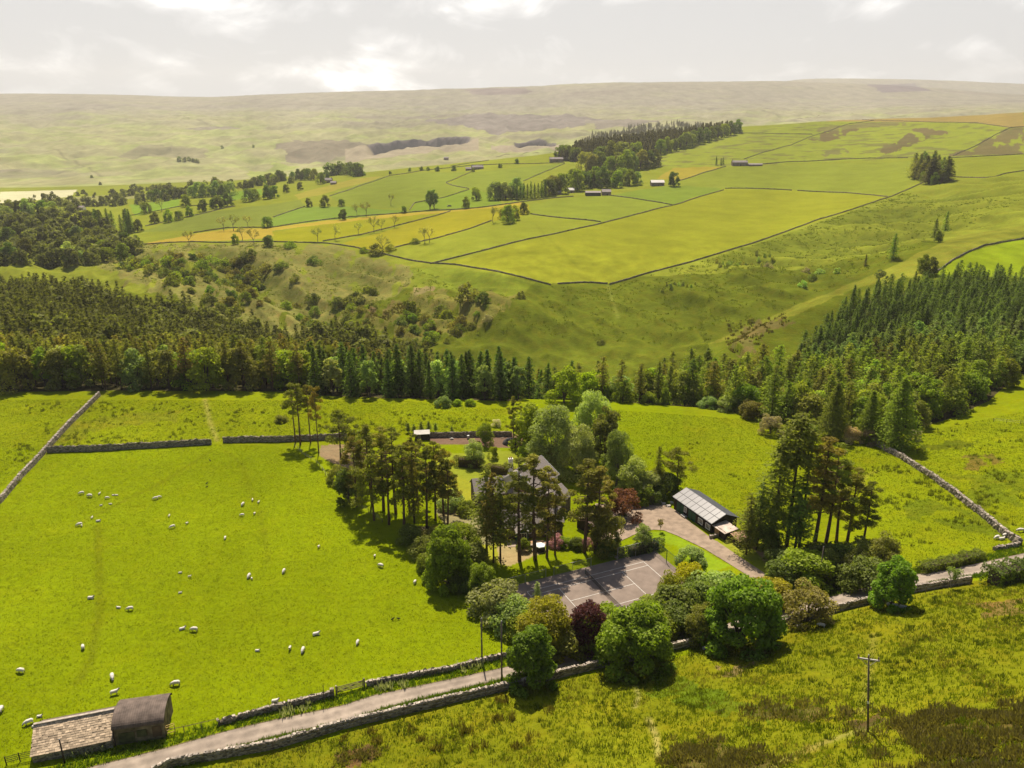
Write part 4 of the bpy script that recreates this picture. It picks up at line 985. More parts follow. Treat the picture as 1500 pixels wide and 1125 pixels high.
# ------------------------------------------------------------------ dry-stone walls
def wall(px, label, h=1.25, w=.55, step=.7, m=STONE, xy=None, group=None, rough=.1, name='drystone_wall', cat='stone wall', stones=False):
    P = rays(dens(px, 10)) if xy is None else np.array(xy)
    d = np.r_[0, np.cumsum(np.hypot(*np.diff(P, axis=0).T))]
    k = np.r_[True, np.diff(d) > 1e-6]; P, d = P[k], d[k]
    n = max(2, int(d[-1] / step)); t = np.linspace(0, d[-1], n + 1)
    q = np.stack([np.interp(t, d, P[:, 0]), np.interp(t, d, P[:, 1])], 1)
    if n > 6: q[1:-1] = (q[:-2] + 2 * q[1:-1] + q[2:]) / 4
    g = np.gradient(q, axis=0); g /= np.maximum(np.linalg.norm(g, axis=1, keepdims=True), 1e-6); nn = np.stack([-g[:, 1], g[:, 0]], 1)
    z = height(q[:, 0], q[:, 1])
    prof = [(-.5, -.3), (-.46, .45), (-.38, .98), (0, 1.08), (.38, .98), (.46, .45), (.5, -.3)]
    v = []
    for a, b in prof:
        jw = w * (a + rough * rng.normal(size=n + 1) * .5 * (abs(b) > .1)); jz = h * (b + rough * .75 * rng.normal(size=n + 1) * (b > .5) + .10 * perlin(t / 4.7, t * 0 + .5) * (b > .9))
        if b < 0: jz = np.full(n + 1, -.35)
        v.append(np.c_[q + nn * jw[:, None], z + jz])
    v = np.stack(v, 1).reshape(-1, 3); k = len(prof)
    f = [(i*k+j, i*k+j+1, (i+1)*k+j+1, (i+1)*k+j) for i in range(n) for j in range(k - 1)]
    f += [tuple(range(k))[::-1], tuple(n * k + j for j in range(k))]
    o0 = q[n // 2]; c = np.array([o0[0], o0[1], z[n // 2]])
    o = thing(name, label, cat, tuple(c), 0, group, newmesh(name, v - c, f, m))
    if stones:                                        # ragged coping stones set on edge along the top
        b = MB(); s = 0.
        while s < d[-1]:
            l = rng.uniform(.22, .5); i = min(int(s / d[-1] * n), n)
            x = np.interp(s, t, q[:, 0]); y = np.interp(s, t, q[:, 1]); zz = np.interp(s, t, z)
            if rng.random() > .12:
                b.box((x - c[0], y - c[1], zz - c[2] + h * 1.03 + rng.normal() * .03), (l * .9, w * rng.uniform(.55, .9), rng.uniform(.16, .32)), math.atan2(g[i, 1], g[i, 0]) + rng.normal() * .15, rng.normal() * .15, rng.normal() * .2)
            s += l
        link('coping', b.mesh('coping', COPE), o)
    return o

def walls():
    wall([(225,1136),(250,1123),(400,1096),(500,1067),(640,1034),(770,1004),(893,974),(980,954),(1060,934),(1140,919),(1210,900),(1290,880),(1340,867),(1422,854)], 'long grey drystone wall on the near side of the lane, below the moor', 1.15, .55, .35, stones=True, rough=.13)
    wall([(320,1062),(400,1041),(484,1021)], 'low tumbled drystone wall between the lane and the sheep, west of the field gate', .8, .5, .3, rough=.28, stones=True)
    wall([(537,1005),(600,993),(660,983),(706,971),(748,961)], 'low tumbled drystone wall between the field gate and the leafy oval tree', .75, .5, .3, rough=.3, stones=True)
    wall([(-25,756),(0,737),(30,702),(62,668),(100,625),(146,580)], 'pale drystone wall climbing the west side of the sheep field to the wood', 1.25, .7, .5, stones=True, rough=.14)
    wall([(70,663),(130,661),(200,657),(310,651)], 'drystone wall closing the top of the sheep field, west of the gap', 1.5, .55, .5, rough=.1)
    wall([(327,648),(400,647),(465,645),(520,643)], 'drystone wall closing the top of the sheep field, east of the gap up to the pines', 1.5, .55, .5, rough=.1)
    wall([(627,641),(690,640),(750,639)], 'dark wall behind the brown vegetable beds', 1.3, .5, .5)
    wall([(1280,650),(1320,672),(1360,697),(1400,725),(1440,757),(1470,783),(1493,799)], 'crumbling pale drystone wall running down the eastern field', 1.1, .8, .4, stones=True, rough=.25)
    wall([(1492,800),(1474,803),(1455,806)], 'short stub of pale wall at the foot of the crumbling field wall', .6, .6, .3, stones=True, rough=.3)
    far = [
     ([(563,372),(600,381),(630,386),(667,388),(727,398),(770,408),(807,418)], 'plateau wall along the brow above the gill, west of the spur'),
     ([(817,416),(860,414),(890,416)], 'short wall along the head of the spur below the big yellow green field'),
     ([(893,417),(950,400),(1010,385),(1080,363),(1150,341),(1200,322),(1250,307),(1300,290),(1352,268)], 'long straight wall along the lower side of the big yellow green field'),
     ([(630,387),(650,382),(700,369),(760,354),(820,341),(885,327),(940,312),(1000,297),(1060,278)], 'long straight wall along the upper side of the big yellow green field'),
     ([(1062,276),(1100,276),(1160,279)], 'wall at the top of the big yellow green field, west of its gateway'),
     ([(1168,279),(1230,282),(1300,288)], 'wall at the top of the big yellow green field, east of its gateway'),
     ([(893,286),(940,293),(985,300)], 'short wall dropping south-east from the farm sheds'),
     ([(777,313),(830,320),(880,326)], 'wall from the dark roadside tree down to the cross wall'),
     ([(577,363),(607,357),(640,350),(683,337),(720,325)], 'wall below the golden field with the round bare tree'),
     ([(473,354),(530,343),(600,326),(660,309)], 'wall between the two golden fields'),
     ([(210,358),(283,354),(333,355),(400,355),(433,356),(480,357),(520,362),(563,372)], 'wall along the foot of the golden meadows'),
     ([(400,333),(443,327),(513,318),(567,314),(600,311),(700,305),(760,297),(800,292),(840,288)], 'lane wall along the top of the golden fields up to the farm'),
     ([(600,308),(607,298),(647,290),(687,278)], 'wall rising from the lane to the zigzag corner'),
     ([(687,277),(660,271),(653,268),(690,252)], 'zigzag wall in the middle of the upper fields'),
     ([(767,265),(787,257),(810,247),(827,240)], 'wall rising to the farmhouse by the hilltop wood'),
     ([(400,318),(425,310),(447,303)], 'short wall in the green fields west of the willows'),
     ([(483,288),(513,277),(543,267),(573,257),(620,250),(690,243),(760,240),(827,239)], 'long wall along the upper edge of the middle fields'),
     ([(660,244),(727,233),(807,221)], 'skyline wall in front of the quarries'),
     ([(993,265),(1020,257),(1063,244)], 'wall dropping west from the hillside farmhouse'),
     ([(1090,233),(1130,220),(1157,213),(1183,202),(1213,192),(1240,182),(1280,177)], 'dark wall climbing from the hillside farmhouse to the moor'),
     ([(1080,195),(1140,196),(1190,197)], 'wall running east from the hilltop wood'),
     ([(1097,241),(1167,237),(1227,234),(1277,232),(1330,232)], 'lane wall between the hillside farmhouse and the lone conifer clump'),
     ([(1390,231),(1440,229),(1510,226)], 'lane wall east of the lone conifer clump'),
     ([(1167,178),(1233,175),(1283,176),(1360,179),(1430,180),(1480,187),(1505,185)], 'top wall between the green upper pasture and the orange moor'),
     ([(1397,228),(1430,213),(1457,198),(1480,187)], 'wall dividing the upper pasture from the dark heather'),
     ([(1395,259),(1447,261),(1473,254),(1505,250)], 'wall running east below the lone conifer clump'),
     ([(1357,406),(1377,395),(1397,380),(1423,367),(1443,360),(1505,349)], 'curving wall round the bright green field above the plantation'),
     ([(283,341),(333,334),(400,333)], 'wall at the top of the golden strip in the valley'),
     ([(190,316),(260,303),(300,300),(345,293)], 'valley wall below the bright green meadow'),
     ([(213,331),(293,314),(345,302)], 'valley wall along the plain olive field'),
    ]
    for p, l in far: wall(p, l, .8, .5, 2.2, STONEF, rough=.2)

# ------------------------------------------------------------------ lane, yard, court
def roads():
    L, R_ = rays(dens(ROAD_UP, 12)), rays(dens(ROAD_DN, 12))
    v, f = patch(L, R_, 420, 17, .07); w = np.tile(np.linspace(0, 1, 17), 420); trk = np.exp(-((np.abs(w - .5) - .26) / .11) ** 2); link('road', newmesh('road', v, f, roadmat(), True, {'trk': trk}), kind='structure')
    v, f = patch(yl, yr, 90, 22, .08); link('driveway', newmesh('driveway', v, f, GRAVEL, True), kind='structure')
    # worn verge of earth along both sides of the lane
    for nm, P, s in (('verge', L, 1), ('verge', R_, -1)):
        g = np.gradient(P, axis=0); g /= np.linalg.norm(g, axis=1, keepdims=True); nrm = np.stack([-g[:, 1], g[:, 0]], 1) * s
        w = (.22 + .16 * perlin(np.arange(len(P)) / 3.1, np.zeros(len(P)) + s))[:, None]
        v, f = patch(P - nrm * .1, P + nrm * w, 320, 3, .055); link(nm, newmesh(nm, v, f, mat('verge_earth', (.13, .10, .05), .95, .4, 3.)), kind='structure')

def roadmat():
    m = mat('lane_tarmac', (.275, .22, .175), .95, .25, .8); nt = m.node_tree; L = nt.links.new; b = nt.nodes['Principled BSDF']
    at = nt.nodes.new('ShaderNodeAttribute'); at.attribute_name = 'trk'; geo = nt.nodes.new('ShaderNodeNewGeometry')
    n = nt.nodes.new('ShaderNodeTexNoise'); n.inputs['Scale'].default_value = .22; n.inputs['Detail'].default_value = 5; L(geo.outputs['Position'], n.inputs['Vector'])
    r = nt.nodes.new('ShaderNodeMapRange'); r.inputs['From Min'].default_value = .3; r.inputs['From Max'].default_value = .7; r.inputs['To Min'].default_value = .72; r.inputs['To Max'].default_value = 1.08; L(n.outputs['Fac'], r.inputs['Value'])
    k = nt.nodes.new('ShaderNodeMath'); k.operation = 'MULTIPLY_ADD'; k.inputs[1].default_value = .22; L(at.outputs['Fac'], k.inputs[0]); L(r.outputs[0], k.inputs[2])
    old = b.inputs['Base Color'].links[0].from_socket; vm = nt.nodes.new('ShaderNodeVectorMath'); vm.operation = 'SCALE'; L(old, vm.inputs[0]); L(k.outputs[0], vm.inputs['Scale']); L(vm.outputs[0], b.inputs['Base Color'])
    return m

def tennis():
    c, s = cos(CYAW), sin(CYAW)
    def cl(a, b, z=0.): x, y = court_xy(a, b); return (x, y, CZ + z)
    a0, a1, b0, b1 = -3.6, 27.9, -13.6, 2.7
    n, m_ = 40, 24
    aa, bb = np.meshgrid(np.linspace(a0, a1, n), np.linspace(b0, b1, m_), indexing='ij')
    x, y = court_xy(aa.ravel(), bb.ravel()); i = (np.arange(n-1)[:, None]*m_ + np.arange(m_-1)[None]).ravel()
    link('court_surface', newmesh('court_surface', np.c_[x, y, np.full(len(x), CZ)], np.stack([i, i+m_, i+m_+1, i+1], 1), COURT), kind='structure')
    L, W = 23.77, 10.97; b = MB()
    def ln(p, q, w=.042):
        p, q = np.array(p, float), np.array(q, float); d = (q - p) / np.linalg.norm(q - p); nn = np.array([-d[1], d[0]]) * w; p = p - d * w * 0; 
        b.add([cl(*(p - nn), .006), cl(*(q - nn), .006), cl(*(q + nn), .006), cl(*(p + nn), .006)], [(0, 1, 2, 3)])
    e = .042
    ln((0, 0), (L, 0)); ln((0, -W), (L, -W)); ln((0, -e), (0, -W + e)); ln((L, -e), (L, -W + e))
    ln((e, -1.37), (L - e, -1.37)); ln((e, -W + 1.37), (L - e, -W + 1.37))
    for q in (5.485, 18.285): ln((q, -1.37 - e), (q, -W + 1.37 + e))
    ln((5.485 + e, -W / 2), (18.285 - e, -W / 2))
    b.build('court_markings', LINE, kind='structure')
    # net
    t = thing('tennis_net', 'sagging dark tennis net across the middle of the court', 'tennis net', cl(L / 2, -W / 2), CYAW)
    p = MB(); netm = meshmat('net_mesh', (.03, .03, .03), .55)
    k = 24
    v = [(0, -6.2 + 12.4 * j / k, zz * (1.02 - .13 * sin(pi * j / k)) if zz else .02) for j in range(k + 1) for zz in (0, 1)]
    link('net_mesh', newmesh('net_mesh', v, [(2*j, 2*j+1, 2*j+3, 2*j+2) for j in range(k)], netm), t)
    tp = MB(); tp.tube([(0, -6.2 + 12.4 * j / k, 1.03 - .13 * sin(pi * j / k)) for j in range(k + 1)], .02, 5); tp.build('net_tape', mat('worn_tape', (.4, .37, .34), .8, .2, 3.), t)
    for q in (-6.25, 6.25): MB().tube([(0, q, -.1), (0, q, 1.1)], .05, 8).build('net_post', GREENP, t)
    # chain-link surround
    fm = meshmat('chain_link', (.10, .16, .11), .24); 
    def fence(P, label, posts, h=2.6, step=1):
        o = thing('court_fence', label, 'wire fence', cl(*P[0]))
        P3 = [Vector(cl(*p)) - Vector(cl(*P[0])) for p in P]
        for a, b_ in zip(P3[:-1], P3[1:]): 
            link('wire_mesh', newmesh('wire_mesh', [a, b_, b_ + Vector((0, 0, h)), a + Vector((0, 0, h))], [(0, 1, 2, 3)], fm), o)
        for a, b_ in zip(P3[:-1], P3[1:]):
            MB().tube([a + Vector((0, 0, h)), b_ + Vector((0, 0, h))], .03, 5).build('top_rail', GREENP if posts else METAL, o)
            k = max(1, int((b_ - a).length / 3.2))
            for j in range(k + 1):
                q = a.lerp(b_, j / k); MB().tube([q - Vector((0, 0, .1)), q + Vector((0, 0, h + .05))], .045 if not posts else .07, 6).build('fence_post', GREENP if posts else METAL, o)
        return o
    fence([(27.4, 2.3), (27.4, -6.2)], 'dark green chain link fence with heavy posts at the east end of the tennis court', True)
    fence([(27.4, 2.3), (19.5, 2.3)], 'chain link fence at the back of the tennis court, by the clipped hedge', False)
    fence([(14., 2.4), (6.4, 2.4)], 'chain link fence at the back of the tennis court, between pine trunks', False, 1.9)
    fence([(4.8, 2.4), (-3.3, 2.4), (-3.3, -4)], 'chain link fence round the western corner of the tennis court', False, 1.9)

def meshmat(name, col, alpha):
    m = bpy.data.materials.new(name); m.use_nodes = True; b = m.node_tree.nodes['Principled BSDF']
    b.inputs['Base Color'].default_value = (*col, 1); b.inputs['Roughness'].default_value = .7; b.inputs['Alpha'].default_value = alpha
    return m

# ------------------------------------------------------------------ posts, gates, fences, poles
def poles():
    def pole(u, vb, vt, label, arm=False, r0=.14):
        x, y, h = at_px(u, vb, vt)
        o = thing('power_pole', label, 'utility pole', (x, y, hz(x, y)))
        MB().tube([(0, 0, -.6), (0, 0, h * .5), (0, 0, h)], [r0, r0 * .85, r0 * .7], 9).build('shaft', mat('pole_timber', (.14, .11, .085), .9, .3, 3.), o, True)
        MB().tube([(0, 0, h - .02), (0, 0, h + .1)], [r0 * .75, r0 * .3], 8).build('cap', METAL, o)
        if arm:
            MB().box((0, -.16, h - .35), (1.95, .11, .14), 0).build('crossarm', mat('weathered_arm', (.42, .38, .34), .9, .15, 3.), o)
            for q in (-.88, 0, .88): MB().tube([(q, -.16, h - .28), (q, -.16, h - .14), (q, -.16, h + .06)], [.05, .09, .04], 8).build('insulator', mat('brown_porcelain', (.16, .09, .07), .3, .1, 2.), o)
            MB().tube([(-.7, -.1, h - .45), (0, -.08, h - 1.2)], .03, 5).build('brace', METAL, o)
            MB().tube([(.7, -.1, h - .45), (0, -.08, h - 1.2)], .03, 5).build('brace', METAL, o)
            MB().box((0, -r0 * .95, h * .4), (.2, .02, .28)).build('plate', WHITE, o)
        else:
            MB().box((0, -r0, h * .55), (.16, .03, .22)).build('plate', METAL, o)
        return o
    a = pole(1271, 1074, 962, 'wooden power pole with a pale crossarm standing alone on the moor', True, .115); a.rotation_euler = (radians(1), radians(-7), radians(-24))
    pole(706, 969, 906, 'bare wooden pole on the field side of the lane, behind the low wall')
    pole(735, 998, 910, 'bare wooden pole at the lane edge beside the leafy oval tree')
    pole(1198, 862, 801, 'bare wooden pole at the lane in front of the dark conifer group', r0=.12)
    x, y, h = at_px(95, 1119, 1083); o = thing('power_pole', 'short dark post in front of the long stone-slated shed', 'utility pole', (x, y, hz(x, y)))
    MB().tube([(0, 0, -.4), (0, 0, h)], [.11, .08], 8).build('shaft', DARKWOOD, o, True); MB().tube([(0, 0, h), (0, 0, h + .06)], [.09, .04], 8).build('cap', METAL, o)

def post_fence(px, label, h=1.15, gap=2.4, rails=2, wire=True, xy=None, m=WOOD, thick=.055, name='post_fence'):
    P = rays(dens(px, 6)) if xy is None else np.array(xy); d = np.r_[0, np.cumsum(np.hypot(*np.diff(P, axis=0).T))]
    n = max(1, round(d[-1] / gap)); t = np.linspace(0, d[-1], n + 1); q = np.stack([np.interp(t, d, P[:, 0]), np.interp(t, d, P[:, 1])], 1); z = height(q[:, 0], q[:, 1])
    c = Vector((q[0, 0], q[0, 1], z[0])); o = thing(name, label, 'fence', c)
    pts = [Vector((q[i, 0], q[i, 1], z[i])) - c for i in range(n + 1)]
    for p in pts: MB().tube([p - Vector((0, 0, .3)), p + Vector((rng.normal() * .03, rng.normal() * .03, h * (1 + .05 * rng.normal())))], [thick, thick * .9], 6).build('fence_post', m, o)
    for k in range(rails):
        zz = Vector((0, 0, h * (.95 - .8 * k / max(1, rails)))); b = MB()
        if wire: b.tube([p + zz for p in pts], .012, 4); b.build('wire', METAL, o)
        else:
            for a, e in zip(pts[:-1], pts[1:]): 
                mid = (a + e) / 2 + zz; dv = e - a
                MB().tube([a + zz, e + zz], .045, 4).build('rail', m, o)
    return o

def fences():
    post_fence([(245,1078),(280,1071),(320,1061)], 'post and rail fence joining the arched barn to the roadside wall', 1.0, 2.2, 1, False)
    post_fence([(10,1122),(30,1117),(50,1113)], 'rail pen fence at the west end of the stone-slated shed', 1.3, 1.8, 4, False, m=DARKWOOD, thick=.07)
    post_fence([(432,655),(445,668),(465,680),(480,700),(500,722),(530,745),(560,765)], 'wire fence on wooden posts between the sheep field and the pines', 1.1, 2.6, 3)
    post_fence([(1455,618),(1480,621),(1515,624)], 'dark post fence at the top of the eastern field below the larches', 1.1, 3., 2, m=DARKWOOD)
    post_fence([(262,1123),(405,1097),(505,1069),(645,1036),(768,1008)], 'wire fence on slim posts along the moor side of the lane wall', 1.45, 5.5, 2)
    post_fence([(895,978),(980,958),(1065,938),(1140,923)], 'wire fence on slim posts under the sycamores by the moor', 1.4, 6., 2)
    post_fence([(1290,884),(1345,871),(1420,858)], 'wire fence on slim posts along the eastern end of the lane wall', 1.35, 4.5, 2)
    # field gate
    a, b_ = GP(494, 1017), GP(533, 1006); d = b_ - a; L = d.length; rz = math.atan2(d.y, d.x)
    g = thing('field_gate', 'weathered five-bar gate into the sheep field from the lane', 'gate', a, rz)
    for i in range(5): MB().box((L / 2, 0, .28 + i * .22), (L - .3, .05, .09)).build('bar', WOOD, g)
    MB().box((L / 2, .05, .72), (L * .95, .04, .08), 0, 0, -math.atan2(.8, L)).build('brace', WOOD, g)
    for q in (.12, L - .12): MB().box((q, 0, .7), (.09, .07, 1.1)).build('stile', WOOD, g)
    for q, l in ((-.08, 'thick gatepost at the west end of the field gate'), (L + .08, 'thick gatepost at the east end of the field gate')):
        p = a + Vector((cos(rz) * q, sin(rz) * q, 0)); o = thing('gatepost', l, 'gatepost', p, rz, None, MB().box((0, 0, .6), (.22, .22, 1.7)).mesh('gatepost', STONE))
    x, y = G(487, 1020); thing('gatepost', 'squat stone pier ending the western roadside wall', 'gatepost', (x, y, hz(x, y)), .3, None, MB().box((0, 0, .55), (.55, .5, 1.5)).mesh('gatepost', STONE))
    for (u, vb, vt, l) in ((475,1030,1004,'thin post leaning by the western roadside wall'),):
        x, y, h = at_px(u, vb, vt); thing('marker_post', l, 'post', (x, y, hz(x, y)), 0, None, MB().tube([(0, 0, -.2), (.05, 0, h)], .045, 6).mesh('marker_post', DARKWOOD))
    x, y, h = at_px(251, 1076, 1059); o = thing('barn_gate', 'pale yellow propped hurdle beside the arched barn', 'hurdle', (x, y, hz(x, y)), .5)
    for q in (-.5, .5): MB().box((q, 0, .75), (.1, .06, 1.5), 0, .15).build('upright', mat('new_timber', (.5, .36, .12), .8, .2, 4.), o)
    for q in (.3, .7, 1.1, 1.4): MB().box((0, .02 + q * .15, q), (1.1, .05, .1), 0, .15).build('rail', MATS['new_timber'], o)

# ------------------------------------------------------------------ buildings
def gable(o, name_w, wm, rm, L, W, eave, ridge, over=.3, y0=0., verge=None, thick=.12, z0=-.8, roofname='roof'):
    """gabled block along local x (0..L), depth y0..y0+W"""
    b = MB(); v = []
    for x in (0, L): v += [(x, y0, z0), (x, y0 + W, z0), (x, y0 + W, eave), (x, y0 + W / 2, ridge), (x, y0, eave)]
    b.add(v, [(0,1,2,3,4)[::-1], (5,6,7,8,9), (0,4,9,5)[::-1], (1,6,7,2)[::-1], (0,5,6,1)[::-1], (4,3,8,9), (3,2,7,8)])
    wl = b.build(name_w, wm, o)
    sl = (ridge - eave) / (W / 2); r = MB()
    for s in (-1, 1):
        yo, yi = y0 + W / 2 + s * (W / 2 + over), y0 + W / 2
        ze, zr = eave - sl * over + .03, ridge + .03
        vv = [(-over, yo, ze), (L + over, yo, ze), (L + over, yi, zr), (-over, yi, zr)]
        vv += [(a, c, e + thick) for a, c, e in vv]
        r.add(vv, [(0,1,2,3)[::s], (4,5,6,7)[::-s], (0,4,5,1)[::s], (1,5,6,2)[::s], (2,6,7,3)[::s], (3,7,4,0)[::s]])
    rf = r.build(roofname, rm, o)
    if verge:
        for x in (-over - .03, L + over + .03):
            for s in (-1, 1):
                p = [(x, y0 + W / 2 + s * (W / 2 + over), eave - sl * over + .02), (x, y0 + W / 2, ridge + .02)]
                k = MB(); dz = math.atan2(p[1][2] - p[0][2], p[1][1] - p[0][1]); ln = math.hypot(p[1][1]-p[0][1], p[1][2]-p[0][2])
                k.box(((x), (p[0][1] + p[1][1]) / 2, (p[0][2] + p[1][2]) / 2 + .02), (.05, ln, .26), 0, dz if s < 0 else dz); k.build('bargeboard', verge, o)
    return wl, rf

def window(o, x, y, z, w, h, frame=WHITE, bars=1, axis='x', out=-1):
    """window proud of a wall facing local -y (axis x) or +-x (axis y)"""
    f = MB(); t = .09
    def bx(c, d): f.box(c if axis == 'x' else (y_[0] + c[1], x + c[0], c[2]), d if axis == 'x' else (d[1], d[0], d[2]))
    y_ = (y,)
    if axis == 'x': P = lambda a, b_, c: (x + a, y + out * b_, z + c); D = lambda a, b_, c: (a, b_, c)
    else: P = lambda a, b_, c: (y + out * b_, x + a, z + c); D = lambda a, b_, c: (b_, a, c)
    for s in (-1, 1): f.box(P(s * w / 2, .03, 0), D(t, .1, h + t)); f.box(P(0, .03, s * h / 2), D(w - t, .1, t))
    for i in range(bars): f.box(P(-w / 2 + w * (i + 1) / (bars + 1), .035, 0), D(.05, .07, h - t))
    wn = f.build('window', frame, o)
    MB().box(P(0, .004, 0), D(w - .02, .02, h - .02)).build('pane', GLASS, wn)
    return wn

def chimney(o, x, y, z, h=1.2, w=.8, pots=2, m=STONE):
    c = MB().box((x, y, z + h / 2 - .5), (w, .6, h + 1)).box((x, y, z + h + .06), (w + .12, .72, .12)).build('chimney', m, o)
    for i in range(pots): MB().tube([(x + (i - (pots - 1) / 2) * .36, y, z + h + .1), (x + (i - (pots - 1) / 2) * .36, y, z + h + .55)], [.13, .1], 8).build('chimney_pot', mat('clay_pot', (.38, .2, .12), .8, .2, 4.), c)
    return c

def lay(u0, v0, u1, v1):
    """origin, heading and length of a wall foot seen between two pixels"""
    a, b_ = GP(u0, v0), GP(u1, v1); d = b_ - a
    return a, math.atan2(d.y, d.x), math.hypot(d.x, d.y)

def farm_buildings():
    # ---- arched tin barn and the long slab-roofed shed beside the lane
    a, rz, L = lay(170, 1092, 246, 1081)
    o = thing('arched_barn', 'barrel roofed barn of dark tin and stone beside the lane', 'barn', a, rz)
    W, e, rise = 5.2, 2.55, 1.15; n = 18; L *= .95
    prof = [(0, -.6), (0, e)] + [(W / 2 - W / 2 * cos(pi * i / n), e + rise * sin(pi * i / n)) for i in range(1, n)] + [(W, e), (W, -.6)]
    b = MB(); m = len(prof); b.add([(0, p, q) for p, q in prof] + [(L, p, q) for p, q in prof], [tuple(range(m))[::-1], tuple(range(m, 2 * m)), (0, 1, m + 1, m)[::-1], (m - 2, m - 1, 2 * m - 1, 2 * m - 2)[::-1]])
    b.build('wall', mat('grimy_stone', (.15, .12, .07), .95, .75, 1.1, .5), o)
    r = MB(); R2 = []
    for x in np.linspace(-.2, L + .2, int((L + .4) / .14)):
        d = .02 * (1 if len(R2) % 2 else -1)
        R2.append([(x, W / 2 - (W / 2 + .12 + d) * cos(pi * i / n), e - .05 + (rise + .12 + d) * sin(pi * i / n)) for i in range(n + 1)])
    V_ = [p for row in R2 for p in row]; k = n + 1
    r.add(V_, [(i*k+j, i*k+j+1, (i+1)*k+j+1, (i+1)*k+j) for i in range(len(R2)-1) for j in range(n)])
    r.build('roof', mat('brown_tin', (.125, .092, .075), .75, .5, .9, .25), o)
    pm = mat('mossy_board', (.07, .075, .03), .95, .5, 1.6)
    for x0, w, z0, h in ((.5, 1.9, .3, 1.5), (2.7, 1.2, .9, 1.0)): MB().box((x0 + w / 2, -.05, z0 + h / 2), (w, .08, h)).build('boarded_door' if h > 1.2 else 'shutter', pm, o)
    MB().box((L * .86, -.04, 1.35), (1.1, .07, 1.6)).build('board_patch', mat('stained_stone', (.10, .07, .04), .95, .5, 1.2), o)
    MB().box((-.02, -.12, 1.3), (.12, .12, 2.7)).build('downpipe', DARKWOOD, o)
    a2, rz2, L2 = lay(49, 1119, 166, 1095)
    s = thing('stone_shed', 'long low shed with a pale stone-slab roof beside the lane', 'shed', a2, rz2)
    W2, e2, r2 = 6.4, 1.15, 3.1
    gable(s, 'wall', STONE, mat('slab_bed', (.12, .09, .07), .95, .3, 2.), L2, W2, e2, r2, .15, 0., thick=.06)
    sl = MB(); nco = 13; ang = math.atan2(r2 - e2, W2 / 2); ln = math.hypot(W2 / 2, r2 - e2) + .2
    for i in range(nco):
        d = (i + .5) / nco * ln - .2; x = -.15 + rng.random() * -.3
        while x < L2 + .1:
            w = rng.uniform(.35, .75) * (1 - .03 * i); xe = min(x + w, L2 + .15); xs = max(x, -.15)
            if xe - xs > .12:
                y = d * cos(ang); z = e2 + d * sin(ang) + .13 + rng.normal() * .012
                sl.box(((xs + xe) / 2, y, z), (xe - xs - .025, ln / nco * 1.25, .06), rng.normal() * .01, ang - .09 + rng.normal() * .012, rng.normal() * .012)
            x += w
    sl.build('stone_slab_cladding', mat('stone_slab', (.46, .345, .235), .9, .3, 1.6, .3, island=True), s)
    MB().box((L2 / 2, W2 / 2, r2 + .2), (L2 + .3, .34, .16)).build('ridge_coping', COPE, s)
    # ---- solar-roofed stable block
    a, rz, L = lay(987, 745, 1046, 784)
    L *= .93
    o = thing('stable_block', 'dark timber stable block with pale solar panels on the roof', 'stable', a, rz)
    W, e, rg = 6.2, 2.7, 4.0
    gable(o, 'wall', mat('black_boarding', (.028, .02, .016), .85, .3, 5.), mat('dark_felt', (.06, .062, .07), .8, .3, 1.2), L, W, e, rg, .35, 0., thick=.1)
    ang = math.atan2(rg - e, W / 2); ln = (W / 2 + .35) / cos(ang); pm = mat('solar_glass', (.28, .26, .255), .22, .04, .5, spec=.6)  # pale base colour paints in the sky's reflection on the panels
    for i in range(2):
        for j in range(9):
            d = (i + .5) * ln / 2; x = -.35 + (j + .5) * (L + .7) / 9; y = -.35 + d * cos(ang); z = e - .35 * tan(ang) + d * sin(ang) + .21
            p = MB().box((x, y, z), ((L + .7) / 9 - .13, ln / 2 - .13, .04), 0, ang).build('solar_panel', pm, o)
            MB().box((x, y, z - .03 * 1), ((L + .7) / 9 - .01, ln / 2 - .01, .045), 0, ang).build('panel_frame', mat('dark_frame', (.10, .095, .095), .6, .2, 3.), p)
    for x0, w in ((1.0, 2.4), (5.0, 2.4)): 
        d = MB().box((x0 + w / 2, -.04, 1.1), (w, .08, 2.2)).build('green_door', GREENP, o)
        MB().box((x0 + w / 2, -.1, 1.1), (.08, .04, 2.1)).build('door_batten', DARKWOOD, d)
    window(o, 3.9, 0, 1.6, .7, 1.1); window(o, L * .72, 0, 1.45, 1.3, 1.1, bars=2); window(o, L * .91, 0, 1.45, 1.3, 1.1, bars=2)
    MB().box((L * .6, -.04, 1.05), (.95, .07, 2.05)).build('stable_door', DARKWOOD, o)
    MB().box((4.2, -.5, .3), (1.4, .7, .5)).build('feed_trough', METAL, o)
    M = o.matrix_world.copy() if False else Matrix.Translation(a) @ Matrix.Rotation(rz, 4, 'Z')
    def local(x, y): p = M @ Vector((x, y, 0)); return (p.x, p.y, hz(p.x, p.y))
    q = thing('lean_to_shed', 'low plank lean-to with a rusty pale roof on the end of the stable block', 'shed', local(L + .25, .4), rz)
    MB().box((1.7, 1.4, .8), (3.2, 2.6, 2.2)).build('wall', DARKWOOD, q); MB().box((.9, .04, .85), (1.3, .1, 1.7)).build('door', mat('raw_timber', (.36, .22, .11), .85, .3, 4.), q)
    MB().box((1.7, 1.3, 2.0), (3.8, 3.3, .08), 0, .13).build('roof', mat('pale_rust_tin', (.48, .38, .32), .7, .5, .9), q)
    q = thing('lean_to_shed', 'small dark shed with a brown tin roof under the tall firs', 'shed', local(L + 4.4, 1.3), rz - .15)
